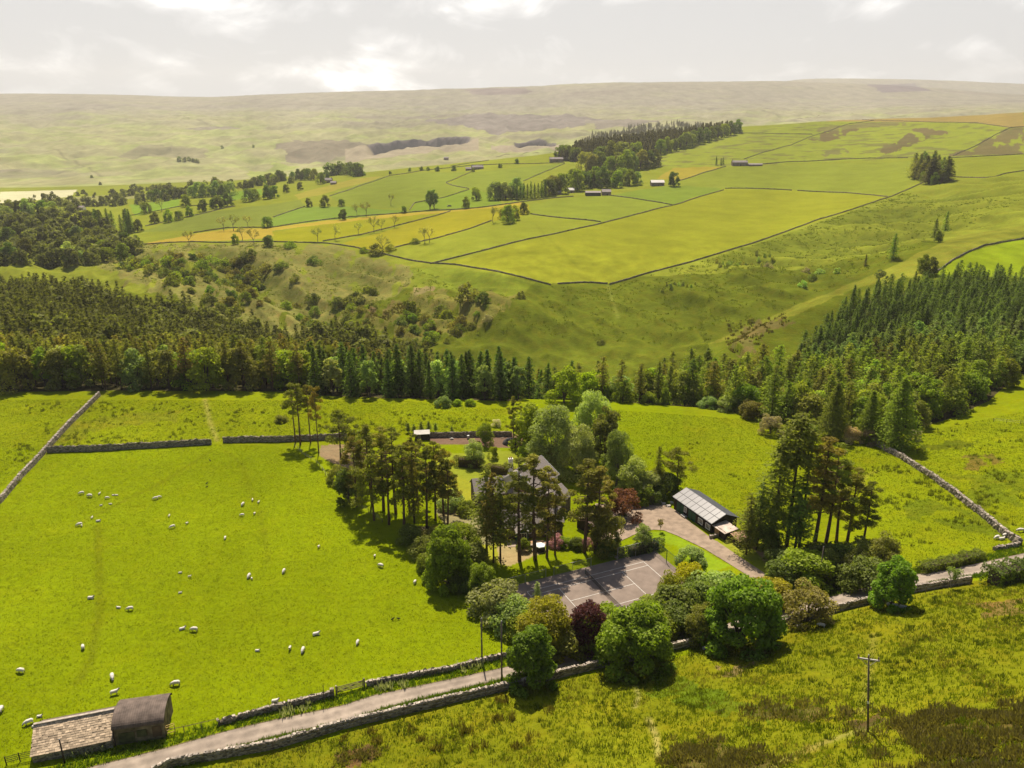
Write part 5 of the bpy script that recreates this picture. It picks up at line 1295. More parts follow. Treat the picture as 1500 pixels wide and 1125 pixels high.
    MB().box((1.4, 1.3, .7), (2.6, 2.4, 2.0)).build('wall', mat('black_boarding', ()), q); MB().box((1.4, 1.25, 1.82), (3.2, 3., .08), 0, .1).build('roof', RUST, q); MB().box((.9, .06, .7), (.8, .08, 1.5)).build('door', DARKWOOD, q)
    wall([(1040,789),(1052,785),(1063,781)], 'little stone retaining kerb at the corner of the stable block', .55, .5, .4, stones=True)
    # ---- the house behind the pines
    hx, hy = G(740, 792); rz = .20
    o = thing('stone_house', 'stone farmhouse with slate roofs half hidden by the pine row', 'house', (hx, hy, hz(hx, hy)), rz)
    HW = mat('house_stone', (.14, .105, .085), .95, .5, 2.2, .7, kind='stone')
    gable(o, 'wall', HW, SLATE, 11.5, 5.6, 2.9, 5.0, .3, 0.)
    def block(S, yaw, L, W, eave, ridge, wm, verge=None):      # a further range of the house: S = ground under the near end of its ridge
        n0 = set(o.children); gable(o, 'wall', wm, SLATE, L, W, eave, ridge, .3, 0., verge=verge)
        p = Matrix.Rotation(-rz, 3, 'Z') @ (Vector((S[0], S[1], 0)) - Vector((hx, hy, 0))) - Matrix.Rotation(yaw - rz, 3, 'Z') @ Vector((0, W / 2, 0))
        for c in o.children:
            if c not in n0: c.location = p; c.rotation_euler = (0, 0, yaw - rz)
    block((1.2, 148.2), radians(57), 9.2, 8.8, 4.9, 8.1, RENDER_, WHITE)
    block((-8.2, 149.6), .22, 7.6, 6.4, 3.4, 5.6, HW)
    block((7.4, 144.6), radians(57), 5.2, 5.0, 3.0, 4.8, HW)
    for x, w, z in ((6.9, 1.1, 1.5), (9.9, .8, 1.4), (4.7, .9, 1.5)): window(o, x, 0, z, w, 1.1)
    window(o, 2.9, 0, 3.0 - 1.1, .01 + .8, 1.0)
    chimney(o, 4.6, 17.5, 7.2, 2.0, .9, 2, RENDER_); chimney(o, 10.6, 2.8, 4.8, 1.0, .8, 1)
    # porch with white gable timbers
    px_ = 3.1
    pw = MB().box((px_, -.95, .9), (2.2, 1.9, 3.2)).build('porch_wall', GREENP, o)
    q = MB()
    for s in (-1, 1):
        q.box((px_ + s * .65, -1.0, 2.95), (1.75, 2.2, .1), 0, 0, s * .62)
    q.build('porch_roof', SLATE, o)
    for s in (-1, 1): MB().box((px_ + s * .68, -2.13, 2.9), (1.75, .05, .18), 0, 0, s * .62).build('porch_bargeboard', WHITE, o)
    window(o, px_, -1.9, 1.5, 1.5, 1.5, bars=2)
    MB().box((8.4, -.04, 1.0), (1.0, .08, 2.0)).build('front_door', GREENP, o)
    # garage-like outbuilding east of the house
    x, y = G(868, 784); b = thing('low_outbuilding', 'low dark outbuilding with a pitched roof between the house and the red maple', 'outbuilding', (x, y, hz(x, y)), .75)
    gable(b, 'wall', DARKWOOD, mat('brown_felt', (.15, .105, .085), .85, .3, 1.5), 6.5, 4.2, 2.0, 2.9, .3, 0.); MB().box((1.8, -.04, .9), (2.2, .08, 1.8)).build('door', GREENP, b); window(b, 4.6, 0, 1.2, .9, .8)
    # ---- white roofed shed and boiler heap in the vegetable garden
    a, rz, L = lay(608, 646, 629, 645)
    b = thing('garden_shed', 'small shed with a white roof behind the western pines', 'shed', a, rz)
    L = max(L, 3.4); MB().box((L / 2, 1.1, .6), (L, 2.2, 2.2)).build('wall', DARKWOOD, b); MB().box((L / 2, 1.1, 1.82), (L + .4, 2.5, .1), 0, .1).build('roof', mat('dull_sheet', (.42, .38, .34), .7, .2, 1.5), b); MB().box((L * .3, -.04, .75), (.8, .06, 1.7)).build('door', WOOD, b)
    # ---- distant farms
    def cottage(u, v, wpx, label, wm, rm, d=6., e=3.2, r=5., rz=None, ch=2, name='farmhouse', cat='farmhouse', win=3):
        x, y = G(u, v); k = (y * CP - hz(x, y) * SP) / F; L = wpx * k
        o = thing(name, label, cat, (x, y, hz(x, y)), .0 if rz is None else rz)
        gable(o, 'wall', wm, rm, L, d, e, r, .3, 0.)
        for i in range(win):
            for z in ((1.3, 3.1) if e > 4 else (1.5,)): window(o, L * (i + .5) / win, 0, z, 1.1, 1.1, bars=0)
        if win: MB().box((L * .5 + .9, -.05, .95), (1., .1, 1.9)).build('door', DARKWOOD, o)
        if ch:
            chimney(o, .5, d / 2, r - .2, 1.2, .9, 0); 
            if ch > 1: chimney(o, L - .5, d / 2, r - .2, 1.2, .9, 0)
        return o
    FS = mat('far_house_stone', (.26, .19, .155), .95, .25, .6); FSL = mat('far_slate', (.27, .225, .21), .8, .2, .5); PALE = mat('pale_tin', (.62, .56, .52), .6, .1, .5)
    DK = mat('dark_barn_tin', (.06, .055, .055), .8, .2, .5)
    cottage(1073, 243, 22, 'long farmhouse with two chimneys on the hillside below the upper pasture', FS, FSL, 7, 4.6, 6.8)
    cottage(1097, 243, 20, 'low ruined range beside the hillside farmhouse', FS, FSL, 6, 2.2, 3.4, ch=0, win=0, name='barn', cat='barn')
    cottage(954, 273, 19, 'square barn with a gleaming pale roof above the big yellow green field', FS, PALE, 9, 4.2, 6.6, ch=0, win=2, name='barn', cat='barn')
    cottage(858, 287, 22, 'long black open fronted shed at the farm by the wood', DK, FSL, 9, 3.4, 4.8, ch=0, win=0, name='barn', cat='barn')
    cottage(882, 286, 13, 'small pinkish barn beside the long black shed', FS, FSL, 8, 3.8, 6, ch=0, win=1, name='barn', cat='barn')
    cottage(831, 283, 10, 'small pale roofed cottage among the farm trees, west of the black shed', FS, PALE, 6, 3, 5., win=1)
    cottage(816, 286, 6, 'tiny pale outhouse at the west end of the farm', FS, FSL, 4, 2.4, 3.6, ch=0, win=0, name='barn', cat='barn')
    cottage(805, 238, 20, 'dark farmhouse with chimneys at the west tip of the hilltop wood', FS, FSL, 7, 4.8, 7.)
    cottage(692, 249, 17, 'pale farmstead on the brow in the middle of the upper fields', FS, FSL, 7, 4, 6.4, rz=.3)
    cottage(682, 250, 8, 'small barn west of the farmstead on the brow', FS, FSL, 6, 3, 5, ch=0, win=0, name='barn', cat='barn')
    cottage(473, 269, 13, 'stone farmhouse with three chimneys west of the round clump', FS, FSL, 7, 4.6, 7.2)
    cottage(484, 271, 8, 'low barn at the east end of the stone farmhouse by the round clump', FS, FSL, 6, 2.8, 4.6, ch=0, win=0, name='barn', cat='barn')
    cottage(520, 258, 6, 'small white roofed barn at the edge of the round clump', FS, PALE, 6, 3, 4.6, ch=0, win=0, name='barn', cat='barn')
    cottage(102, 307, 10, 'pinkish cottage among the trees of the valley bottom', mat('pink_render', (.42, .24, .22), .9, .15, .5), FSL, 7, 4.4, 6.8)
    cottage(113, 307, 9, 'white barn beside the pinkish valley cottage', RENDER_, FSL, 7, 3, 5, ch=0, win=1, name='barn', cat='barn')
    cottage(62, 311, 7, 'tiny white hut in the dark trees of the valley bottom', WHITE, PALE, 5, 2.4, 3.6, ch=0, win=0, name='barn', cat='barn')
    cottage(650, 236, 7, 'grey quarry hut below the old quarry face', FS, FSL, 7, 5, 7, ch=0, win=0, name='quarry_hut', cat='hut')
    x, y = G(658, 303); car(x, y, .3, 'tiny dark vehicle parked on the far lane below the wall corner', (.02, .02, .025), 'tiny')

def car(x, y, rz, label, col, nm=''):
    o = thing('parked_car', label, 'car', (x, y, hz(x, y) + .09), rz)
    pm = mat('car_paint_%s' % nm, col, .3, .05, 2., spec=.6)
    prof = [(-2.1,.35),(-2.12,.75),(-1.95,.88),(-1.1,.95),(-.55,1.42),(.95,1.46),(1.75,1.0),(2.1,.92),(2.15,.6),(2.1,.35)]
    b = MB(); n = len(prof)
    for yy, k in ((-.86, 0), (-.80, 1), (.80, 1), (.86, 0)): pass
    rows = [(-.72, .0), (-.86, .0), (.86, .0), (.72, .0)]
    v = []
    for i, yy in enumerate((-.86, .86)):
        for (a, c) in prof: v.append((a, yy * (1 if c < .97 else .8), c))
    b.add(v, [tuple(range(n)), tuple(range(2*n-1, n-1, -1))] + [(i, n+i, n+(i+1) % n, (i+1) % n)[::-1] for i in range(n)])
    b.build('body', pm, o)
    for s in (-1, 1):
        MB().add([(-.95, s*.8, .98), (-.48, s*.71, 1.37), (.85, s*.71, 1.40), (1.5, s*.8, 1.0)], [(0, 1, 2, 3)]).build('side_window', GLASS, o).location = (0, s * .03, 0)
    MB().add([(-1.13, -.66, .985), (-1.13, .66, .985), (-.62, .62, 1.40), (-.62, -.62, 1.40)], [(0, 1, 2, 3)]).build('windscreen', GLASS, o).location = (-.03, 0, .02)
    for xx in (-1.35, 1.35):
        for s in (-1, 1):
            w = MB().tube([(xx, s * .70, .32), (xx, s * .90, .32)], .32, 14).build('wheel', mat('rubber', (.02, .02, .02), .9, .2, 5.), o)
            MB().tube([(xx, s * .88, .32), (xx, s * .915, .32)], .19, 10).build('rim', METAL, w)
    for s in (-1, 1): MB().box((-2.1, s * .62, .68), (.08, .32, .14)).build('headlight', mat('lamp_lens', (.7, .7, .68), .15, .05, 2.), o)
    return o
# ------------------------------------------------------------------ the trees one can tell apart
T_PUR = (.095, .032, .034); T_RED = (.14, .055, .03); T_GOLD = (.30, .22, .008); T_PINK = (.30, .165, .18)
BT, BC = 'broadleaf_tree', 'broadleaf tree'
NEAR = [
 # u, foot, top, kind, wide, tint, label, name, category
 (433,648,572,'scots_tuft',1.0,T_PINE2,'slender pine at the west of the trio by the field wall gap','pine_tree','pine tree'),
 (440,651,561,'scots_tuft',1.0,T_PINE,'tallest pine of the trio by the field wall gap','pine_tree','pine tree'),
 (455,649,564,'scots_tuft',.8,T_PINE2,'middle pine of the trio by the field wall gap, with a clean stem','pine_tree','pine tree'),
 (467,664,566,'scots_tuft',.62,T_PINE2,'leaning thin pine with a long bare stem and small tuft, east of the trio','pine_tree','pine tree'),
 (499,671,604,'scots_low',1.1,T_PINE,'broad low pine over the bare pinkish ground','pine_tree','pine tree'),
 (522,742,640,'scots',1.2,T_PINE,'dark pine at the north-west corner of the pine clump','pine_tree','pine tree'),
 (545,738,622,'scots',1.1,T_PINE2,'tall rusty pine in the western half of the clump','pine_tree','pine tree'),
 (562,748,624,'scots',1.2,T_PINE2,'tall rusty pine in the middle of the clump, next to the fir','pine_tree','pine tree'),
 (580,752,630,'scots',1.2,T_PINE,'dark pine in the clump just west of the spiky fir','pine_tree','pine tree'),
 (548,762,668,'scots_low',.9,T_PINE,'short pine on the field edge of the clump','pine_tree','pine tree'),
 (607,766,633,'fir',.75,T_PINE,'spiky dark fir rising out of the pine clump','fir_tree','fir tree'),
 (592,775,652,'scots',1.1,T_PINE,'leafy pine in front of the spiky fir, on the field edge','pine_tree','pine tree'),
 (625,772,656,'scots',1.1,T_PINE,'lower pine at the southern foot of the clump','pine_tree','pine tree'),
 (638,762,645,'scots',.95,T_PINE,'pine with two bare stems at the east side of the clump','pine_tree','pine tree'),
 (570,768,655,'scots',1.1,T_PINE,'pine filling the front of the clump, between the short pine and the leafy one','pine_tree','pine tree'),
 (600,748,646,'scots',1.1,T_PINE2,'rusty pine directly behind the spiky fir','pine_tree','pine tree'),
 (656,768,672,'scots',1.,T_PINE,'dark pine at the south-east corner of the clump, by the grey bush','pine_tree','pine tree'),
 (531,722,648,'scots',1.,T_PINE,'dark pine second from the fence at the north-west of the clump','pine_tree','pine tree'),
 (650,755,660,'scots_low',.9,T_PINE2,'rusty low pine leaning over the lawn','pine_tree','pine tree'),
 (612,735,640,'scots',1.2,T_PINE,'pine deep inside the clump behind the spiky fir','pine_tree','pine tree'),
 (534,700,632,'scots_low',1.,T_PINE,'pine at the back of the clump near the yellow bush','pine_tree','pine tree'),
 (512,738,676,'broad',.9,T_DARK,'blue green leafy tree at the field corner of the pine clump',BT,BC),
 (497,708,680,'shrub',1.,T_OLV,'brownish bush at the fence by the pine clump','garden_bush','bush'),
 (516,648,631,'shrub',1.,T_YEL,'bright yellow green bush behind the low pine','garden_bush','bush'),
 (713,812,678,'darkfir',.95,T_PINE,'broad dark fir at the west end of the pine row','fir_tree','fir tree'),
 (723,824,690,'darkfir',.7,T_PINE,'dark fir close to the lawn edge, second in the pine row','fir_tree','fir tree'),
 (733,824,694,'darkfir',.85,T_PINE,'olive fir with drooping boughs, third in the pine row','fir_tree','fir tree'),
 (761,822,668,'scots',1.16,T_PINE2,'tall pine with a bent foot by the white covered tub','pine_tree','pine tree'),
 (784,820,666,'scots',1.28,T_PINE2,'tallest pine of the row, in front of the rendered gable','pine_tree','pine tree'),
 (801,817,684,'scots',0.98,T_PINE2,'thin pine just east of the white covered tub','pine_tree','pine tree'),
 (813,813,712,'scots',1.04,T_PINE,'short thin pine by the pink rhododendron','pine_tree','pine tree'),
 (856,810,672,'scots',1.28,T_PINE2,'stout pine standing over the back fence of the court','pine_tree','pine tree'),
 (872,810,684,'scots',1.4,T_PINE2,'stout spreading pine at the east end of the row','pine_tree','pine tree'),
 (887,809,735,'loose',.9,T_OLV,'loose olive tree between the pine row and the yew',BT,BC),
 (752,648,580,'scots',.9,T_PINE,'dark pine pair member at the dirt heap, western stem','pine_tree','pine tree'),
 (760,646,588,'scots',.9,T_PINE,'dark pine beside the tall willow, behind the dirt heap','pine_tree','pine tree'),
 (776,655,583,'broad',1.,T_BRO,'green broadleaf tree between the dark pines and the willow',BT,BC),
 (812,688,580,'willow',1.05,T_WIL,'largest grey green willow, west of the rounded one','willow_tree','willow tree'),
 (845,696,602,'willow',.9,T_WIL,'grey green willow in the middle of the willow group','willow_tree','willow tree'),
 (868,668,553,'willow',.8,T_PALE,'tall rounded pale green tree topping the willow group','willow_tree','willow tree'),
 (885,690,578,'upright',.9,T_OLV,'upright poplar-like tree east of the rounded pale tree','poplar_tree','poplar tree'),
 (903,712,618,'willow',.7,T_WIL,'dark leaved willow at the east of the willow group','willow_tree','willow tree'),
 (925,726,660,'loose',1.,T_WIL,'small grey leaved tree behind the tall clipped hedge',BT,BC),
 (806,690,642,'loose',1.1,(.26,.26,.06),'weeping yellowish tree behind the rendered gable',BT,BC),
 (774,668,646,'shrub',1.2,T_LIME,'lime green bush behind the house chimney','garden_bush','bush'),
 (948,728,688,'shrub',1.1,T_WIL,'pale bush below the dark conifer by the yard','garden_bush','bush'),
 (935,735,702,'shrub',1.,T_BRO,'green bush behind the tall clipped hedge','garden_bush','bush'),
 (962,722,653,'darkfir',.7,T_PINE,'dark slim conifer at the back of the yard','conifer_tree','conifer tree'),
 (991,722,657,'scots_low',1.1,T_PINE,'umbrella shaped pine behind the stable block','pine_tree','pine tree'),
 (975,726,690,'shrub',1.1,T_DARK,'dark bush at the foot of the umbrella pine','garden_bush','bush'),
 (826,590,530,'broad',1.1,T_LIME,'bright yellow green tree behind the willows',BT,BC),
 (912,589,552,'broad',.9,T_BRO,'dark round tree, westernmost along the far edge of the house field',BT,BC),
 (930,589,556,'broad',.9,T_PALE,'pale round tree along the far edge of the house field',BT,BC),
 (951,592,573,'shrub',1.1,T_BRO,'low round bush next to the pale round tree','field_bush','bush'),
 (974,593,565,'broad',.9,T_BRO,'dense green round tree by the larch belt corner',BT,BC),
 (995,593,575,'shrub',1.2,T_LIME,'lime green round bush at the larch belt corner','field_bush','bush'),
 (1038,598,578,'shrub',1.3,T_PALE,'wide grey green bush below the larches','field_bush','bush'),
 (1066,601,577,'shrub',1.3,T_PALE,'second wide grey green bush below the larches','field_bush','bush'),
 (1102,611,583,'shrub',1.2,T_OLV,'brownish bush below the larches where the field dips','field_bush','bush'),
 (1128,636,603,'thorn',1.,T_MAY,'pinkish hawthorn in blossom behind the tall firs','hawthorn_tree','hawthorn'),
 (1186,640,617,'thorn',1.,T_PALE,'pale hawthorn west of the blossoming pair','hawthorn_tree','hawthorn'),
 (1224,640,624,'thorn',1.,T_WIL,'small round hawthorn under the larches','hawthorn_tree','hawthorn'),
 (1249,647,622,'thorn',1.1,(.40,.33,.20),'hawthorn covered in pale blossom near the top of the crumbling wall','hawthorn_tree','hawthorn'),
 (1272,650,624,'thorn',1.,T_MAY,'pale hawthorn at the very top of the crumbling wall','hawthorn_tree','hawthorn'),
 (1341,645,627,'thorn',.9,(.45,.38,.27),'white blossoming hawthorn at the foot of the big larch','hawthorn_tree','hawthorn'),
 (1311,655,553,'bigspruce',.95,T_LAR,'big spreading yellow green larch at the corner of the belt','larch_tree','larch tree'),
 (1218,642,560,'bigspruce',.85,(.14,.16,.018),'broad dark larch at the front of the belt','larch_tree','larch tree'),
 (1270,646,572,'bigspruce',.8,T_LAR,'wide larch between the two big front ones','larch_tree','larch tree'),
 (1128,622,545,'larch',1.,T_LAR,'larch standing forward over the house field','larch_tree','larch tree'),
 (649,595,578,'shrub',1.2,T_WIL,'grey round bush at the far edge of the pasture, below the spruce row','field_bush','bush'),
 (670,594,584,'shrub',1.2,T_LIME,'low lime green bush east of the grey round bush','field_bush','bush'),
 (689,594,583,'shrub',1.2,T_LIME,'low lime green bush under the east end of the spruce row','field_bush','bush'),
 (727,625,612,'thorn',1.1,(.5,.43,.36),'small hawthorn white with blossom behind the vegetable beds','hawthorn_tree','hawthorn'),
 (711,652,613,'loose',.9,T_BRO,'small green tree at the end of the vegetable beds',BT,BC),
 (412,618,606,'shrub',1.3,T_OLV,'reddish bush in the rough pasture beside the pine trio','field_bush','bush'),
 (694,680,640,'loose',1.1,T_WIL,'spreading grey green apple tree behind the clipped hedge','apple_tree','apple tree'),
 (722,671,651,'thorn',.8,T_LIME,'small round apple tree on the lawn','apple_tree','apple tree'),
 (657,855,756,'sycamore',.72,(.150,.215,.012),'big bright green tree at the field corner of the garden','sycamore_tree','sycamore'),
 (676,800,765,'shrub',1.2,T_LIME,'yellow green bush on the garden bank by the firs','garden_bush','bush'),
 (690,828,790,'shrub',1.2,T_OLV,'brownish rhododendron behind the big bright tree','garden_bush','bush'),
 (706,872,815,'loose',.95,T_BRO,'glossy grey green tree along the field edge',BT,BC),
 (728,897,847,'shrub',1.25,T_PALE,'round pale flowering bush at the western court corner','garden_bush','bush'),
 (751,915,873,'shrub',1.2,(.19,.22,.05),'yellowish variegated bush below the western court corner','garden_bush','bush'),
 (787,880,851,'darkfir',1.1,T_PALE,'tip of a small grey conifer in front of the court','conifer_tree','conifer tree'),
 (800,950,864,'loose',1.15,T_YEL,'loose yellow leaved tree in front of the court',BT,BC),
 (862,948,868,'loose',.95,T_PUR,'dark purple leaved tree in front of the court','purple_tree','purple tree'),
 (780,1002,904,'oval',1.0,(.115,.185,.014),'dense oval green tree against the lane wall by the bare poles',BT,BC),
 (930,975,872,'sycamore',1.08,(.150,.215,.012),'wide bright green sycamore over the lane below the court','sycamore_tree','sycamore'),
 (1084,944,829,'sycamore',1.0,(.125,.19,.012),'largest green sycamore over the lane','sycamore_tree','sycamore'),
 (1028,941,876,'loose',.95,T_OLV,'thin olive tree in front of the largest sycamore',BT,BC),
 (1182,910,849,'thorn',1.15,(.17,.15,.04),'brownish round thorn tree at the lane wall','hawthorn_tree','hawthorn'),
 (1306,888,806,'oval',.95,(.13,.20,.014),'fresh green young tree on the lane wall with sheep in its shade','young_tree','young tree'),
 (1392,862,829,'twig',1.,T_PALE,'little thin sapling at the lane wall before the open lane','young_tree','young tree'),
 (1005,866,817,'thorn',.9,T_GOLD,'golden conifer at the east corner of the court','golden_conifer','conifer tree'),
 (985,878,833,'thorn',.85,(.25,.2,.01),'shorter golden conifer hiding the court corner','golden_conifer','conifer tree'),
 (962,905,866,'shrub',1.2,(.15,.17,.025),'glossy laurel at the west end of the laurel bank','laurel_bush','bush'),
 (990,912,858,'shrub',1.2,(.14,.165,.025),'tall laurel in the middle of the laurel bank','laurel_bush','bush'),
 (1025,896,848,'shrub',1.15,(.13,.16,.025),'laurel behind the thin olive tree','laurel_bush','bush'),
 (1050,880,830,'shrub',1.2,T_PALE,'grey green laurel behind the largest sycamore','laurel_bush','bush'),
 (1125,884,842,'shrub',1.3,T_YEL,'yellow green bush at the mouth of the driveway','garden_bush','bush'),
 (1012,824,799,'shrub',1.2,T_WIL,'grey green bush inside the bend of the driveway','garden_bush','bush'),
 (940,806,762,'loose',.85,T_WIL,'grey leaved willow bush by the court fence','willow_bush','bush'),
 (903,808,779,'darkfir',1.4,T_DARK,'short dark clipped yew on the path to the court','yew_tree','yew'),
 (914,758,714,'thorn',1.1,T_RED,'red leaved maple in the middle of the yard','red_maple','maple'),
 (967,779,762,'twig',1.,T_OLV,'tiny staked tree on the grass island of the yard','young_tree','young tree'),
 (1152,802,602,'topfir',1.1,T_PINE,'tallest fir with a long bare stem and a rounded top','fir_tree','fir tree'),
 (1170,804,612,'topfir',.9,T_PINE,'very thin tall fir with few short boughs next to the tallest','fir_tree','fir tree'),
 (1131,800,640,'fir',1.1,(.135,.155,.022),'dense drooping fir on the west of the tall group','fir_tree','fir tree'),
 (1108,806,705,'fir',1.1,(.145,.165,.022),'lower drooping fir over the driveway edge','fir_tree','fir tree'),
 (1164,810,697,'darkfir',1.3,(.145,.165,.022),'half height fir in front of the bare stems','fir_tree','fir tree'),
 (1191,808,640,'scots',1.2,(.18,.145,.028),'rusty brown pine in the middle of the tall group','pine_tree','pine tree'),
 (1225,796,678,'scots',1.25,T_PINE,'dark pine with a forked look, west of the eastern pair','pine_tree','pine tree'),
 (1240,800,684,'scots',1.35,T_PINE,'dark spreading pine at the east of the tall group','pine_tree','pine tree'),
 (1208,806,655,'scots',1.25,T_PINE,'dark pine between the rusty brown pine and the forked one','pine_tree','pine tree'),
 (1262,806,705,'scots',1.2,T_PINE,'shorter dark pine at the very east end of the tall group','pine_tree','pine tree'),
 (1093,812,722,'fir',1.15,(.145,.165,.022),'lowest drooping fir, by the plank lean-to','fir_tree','fir tree'),
 (1150,858,814,'shrub',1.1,T_DARK,'dark bush at the foot of the tall firs, west side','roadside_bush','bush'),
 (1180,852,798,'shrub',1.3,T_BRO,'green bush behind the brownish thorn tree','roadside_bush','bush'),
 (1212,852,800,'loose',.9,T_DARK,'dark leafy tree under the rusty pine at the lane',BT,BC),
 (1248,848,795,'loose',.95,T_DARK,'dark leafy tree under the eastern pines at the lane',BT,BC),
 (1292,836,775,'loose',1.,T_OLV,'wide olive tree behind the fresh green young tree',BT,BC),
 (1268,862,815,'shrub',1.2,T_DARK,'dark low bush at the lane edge under the wide olive tree','roadside_bush','bush'),
 (815,799,782,'shrub',1.3,T_PINK,'pink rhododendron in flower by the house','rhododendron','rhododendron'),
 (827,800,784,'shrub',1.2,T_LIME,'lime green rhododendron beside the pink one','rhododendron','rhododendron'),
 (861,801,787,'shrub',1.2,T_PINK,'smaller pink rhododendron near the stout pines','rhododendron','rhododendron'),
 (600,792,768,'shrub',1.3,T_DARK,'dark bush at the southern tip of the pine clump','garden_bush','bush'),
 (622,812,784,'shrub',1.3,T_DARK,'dark bush on the garden bank between the clump and the big bright tree','garden_bush','bush'),
 (640,800,770,'shrub',1.3,T_OLV,'olive bush behind the big bright tree, towards the clump','garden_bush','bush'),
 (634,836,806,'shrub',1.2,T_BRO,'green bush against the west side of the big bright tree','garden_bush','bush'),
 (683,856,826,'shrub',1.3,T_BRO,'green bush between the big bright tree and the glossy one','garden_bush','bush'),
 (668,862,836,'shrub',1.1,T_DARK,'low dark bush at the foot of the big bright tree','garden_bush','bush'),
 (693,868,840,'shrub',1.2,T_DARK,'low dark bush at the foot of the glossy tree','garden_bush','bush'),
 (742,908,884,'shrub',1.2,T_BRO,'green bush between the pale flowering and the variegated ones','garden_bush','bush'),
 (770,930,894,'shrub',1.3,T_LIME,'lime bush in front of the small grey conifer','garden_bush','bush'),
 (828,950,905,'shrub',1.3,T_OLV,'olive bush between the yellow and the purple trees','garden_bush','bush'),
 (888,948,905,'shrub',1.3,T_BRO,'green bush between the purple tree and the wide sycamore','garden_bush','bush'),
 (885,925,884,'shrub',1.2,T_LIME,'lime bush at the near side of the court','garden_bush','bush'),
 (975,930,890,'shrub',1.3,T_BRO,'green bush east of the wide sycamore','garden_bush','bush'),
 (1000,925,880,'shrub',1.3,T_DARK,'dark hollow bush between the two sycamores','garden_bush','bush'),
 (1120,800,770,'shrub',1.2,T_OLV,'olive bush under the drooping firs by the driveway','roadside_bush','bush'),
 (1145,830,800,'shrub',1.3,T_DARK,'dark bush under the half height fir','roadside_bush','bush'),
 (1200,828,790,'shrub',1.3,T_DARK,'dark bush under the rusty pine','roadside_bush','bush'),
 (1228,832,795,'shrub',1.3,T_DARK,'dark bush under the forked pine','roadside_bush','bush'),
 (1262,825,785,'shrub',1.3,T_OLV,'olive bush under the eastern spreading pine','roadside_bush','bush'),
 (890,812,786,'shrub',1.1,T_DARK,'dark bush beside the yew at the court path','garden_bush','bush'),
 (845,803,786,'shrub',1.1,T_DARK,'dark bush between the two pink rhododendrons','garden_bush','bush'),
 (660,742,716,'shrub',1.2,T_WIL,'grey bush on the lawn edge east of the clump','garden_bush','bush'),
 (684,752,732,'shrub',1.2,T_LIME,'low lime bush on the rockery','garden_bush','bush'),
 (767,806,787,'shrub',.9,T_BRO,'small round bush by the porch','garden_bush','bush'),
]
for _i, (u_, v_) in enumerate([(578,640),(598,634),(607,634),(617,633),(628,633),(638,634),(662,636)]): pass

def near_trees():
    r = np.random.default_rng(21); cnt = {}
    for (u, vb, vt, kind, wide, tint, label, name, cat) in NEAR:
        x, y, h = at_px(u, vb, vt); i = cnt.get(kind, 0); cnt[kind] = i + 1
        k0 = PT[kind][0][1]; 
        if kind in ('shrub', 'thorn', 'loose', 'sycamore', 'oval', 'sapling', 'broad', 'willow'): h *= .94     # rounded tops stand nearer than the stem
        idx = {'tallest fir with a long bare stem and a rounded top': 0, 'very thin tall fir with few short boughs next to the tallest': 1}.get(label, i)
        plant(kind, x, y, h, tint, name, label, cat, None, idx=idx, wide=wide, r=r, ja=.05)
    for u, vb, vt in [(578,641,626),(598,634,619),(607,634,621),(617,633,618),(628,633,617),(638,634,619),(662,636,624)]:
        x, y, h = at_px(u, vb, vt); plant('darkfir', x, y, h, T_DARK, 'young_conifer', 'small dark conifer planted behind the garden wall', 'conifer tree', 'small conifers behind the garden wall', wide=1.7, r=r)

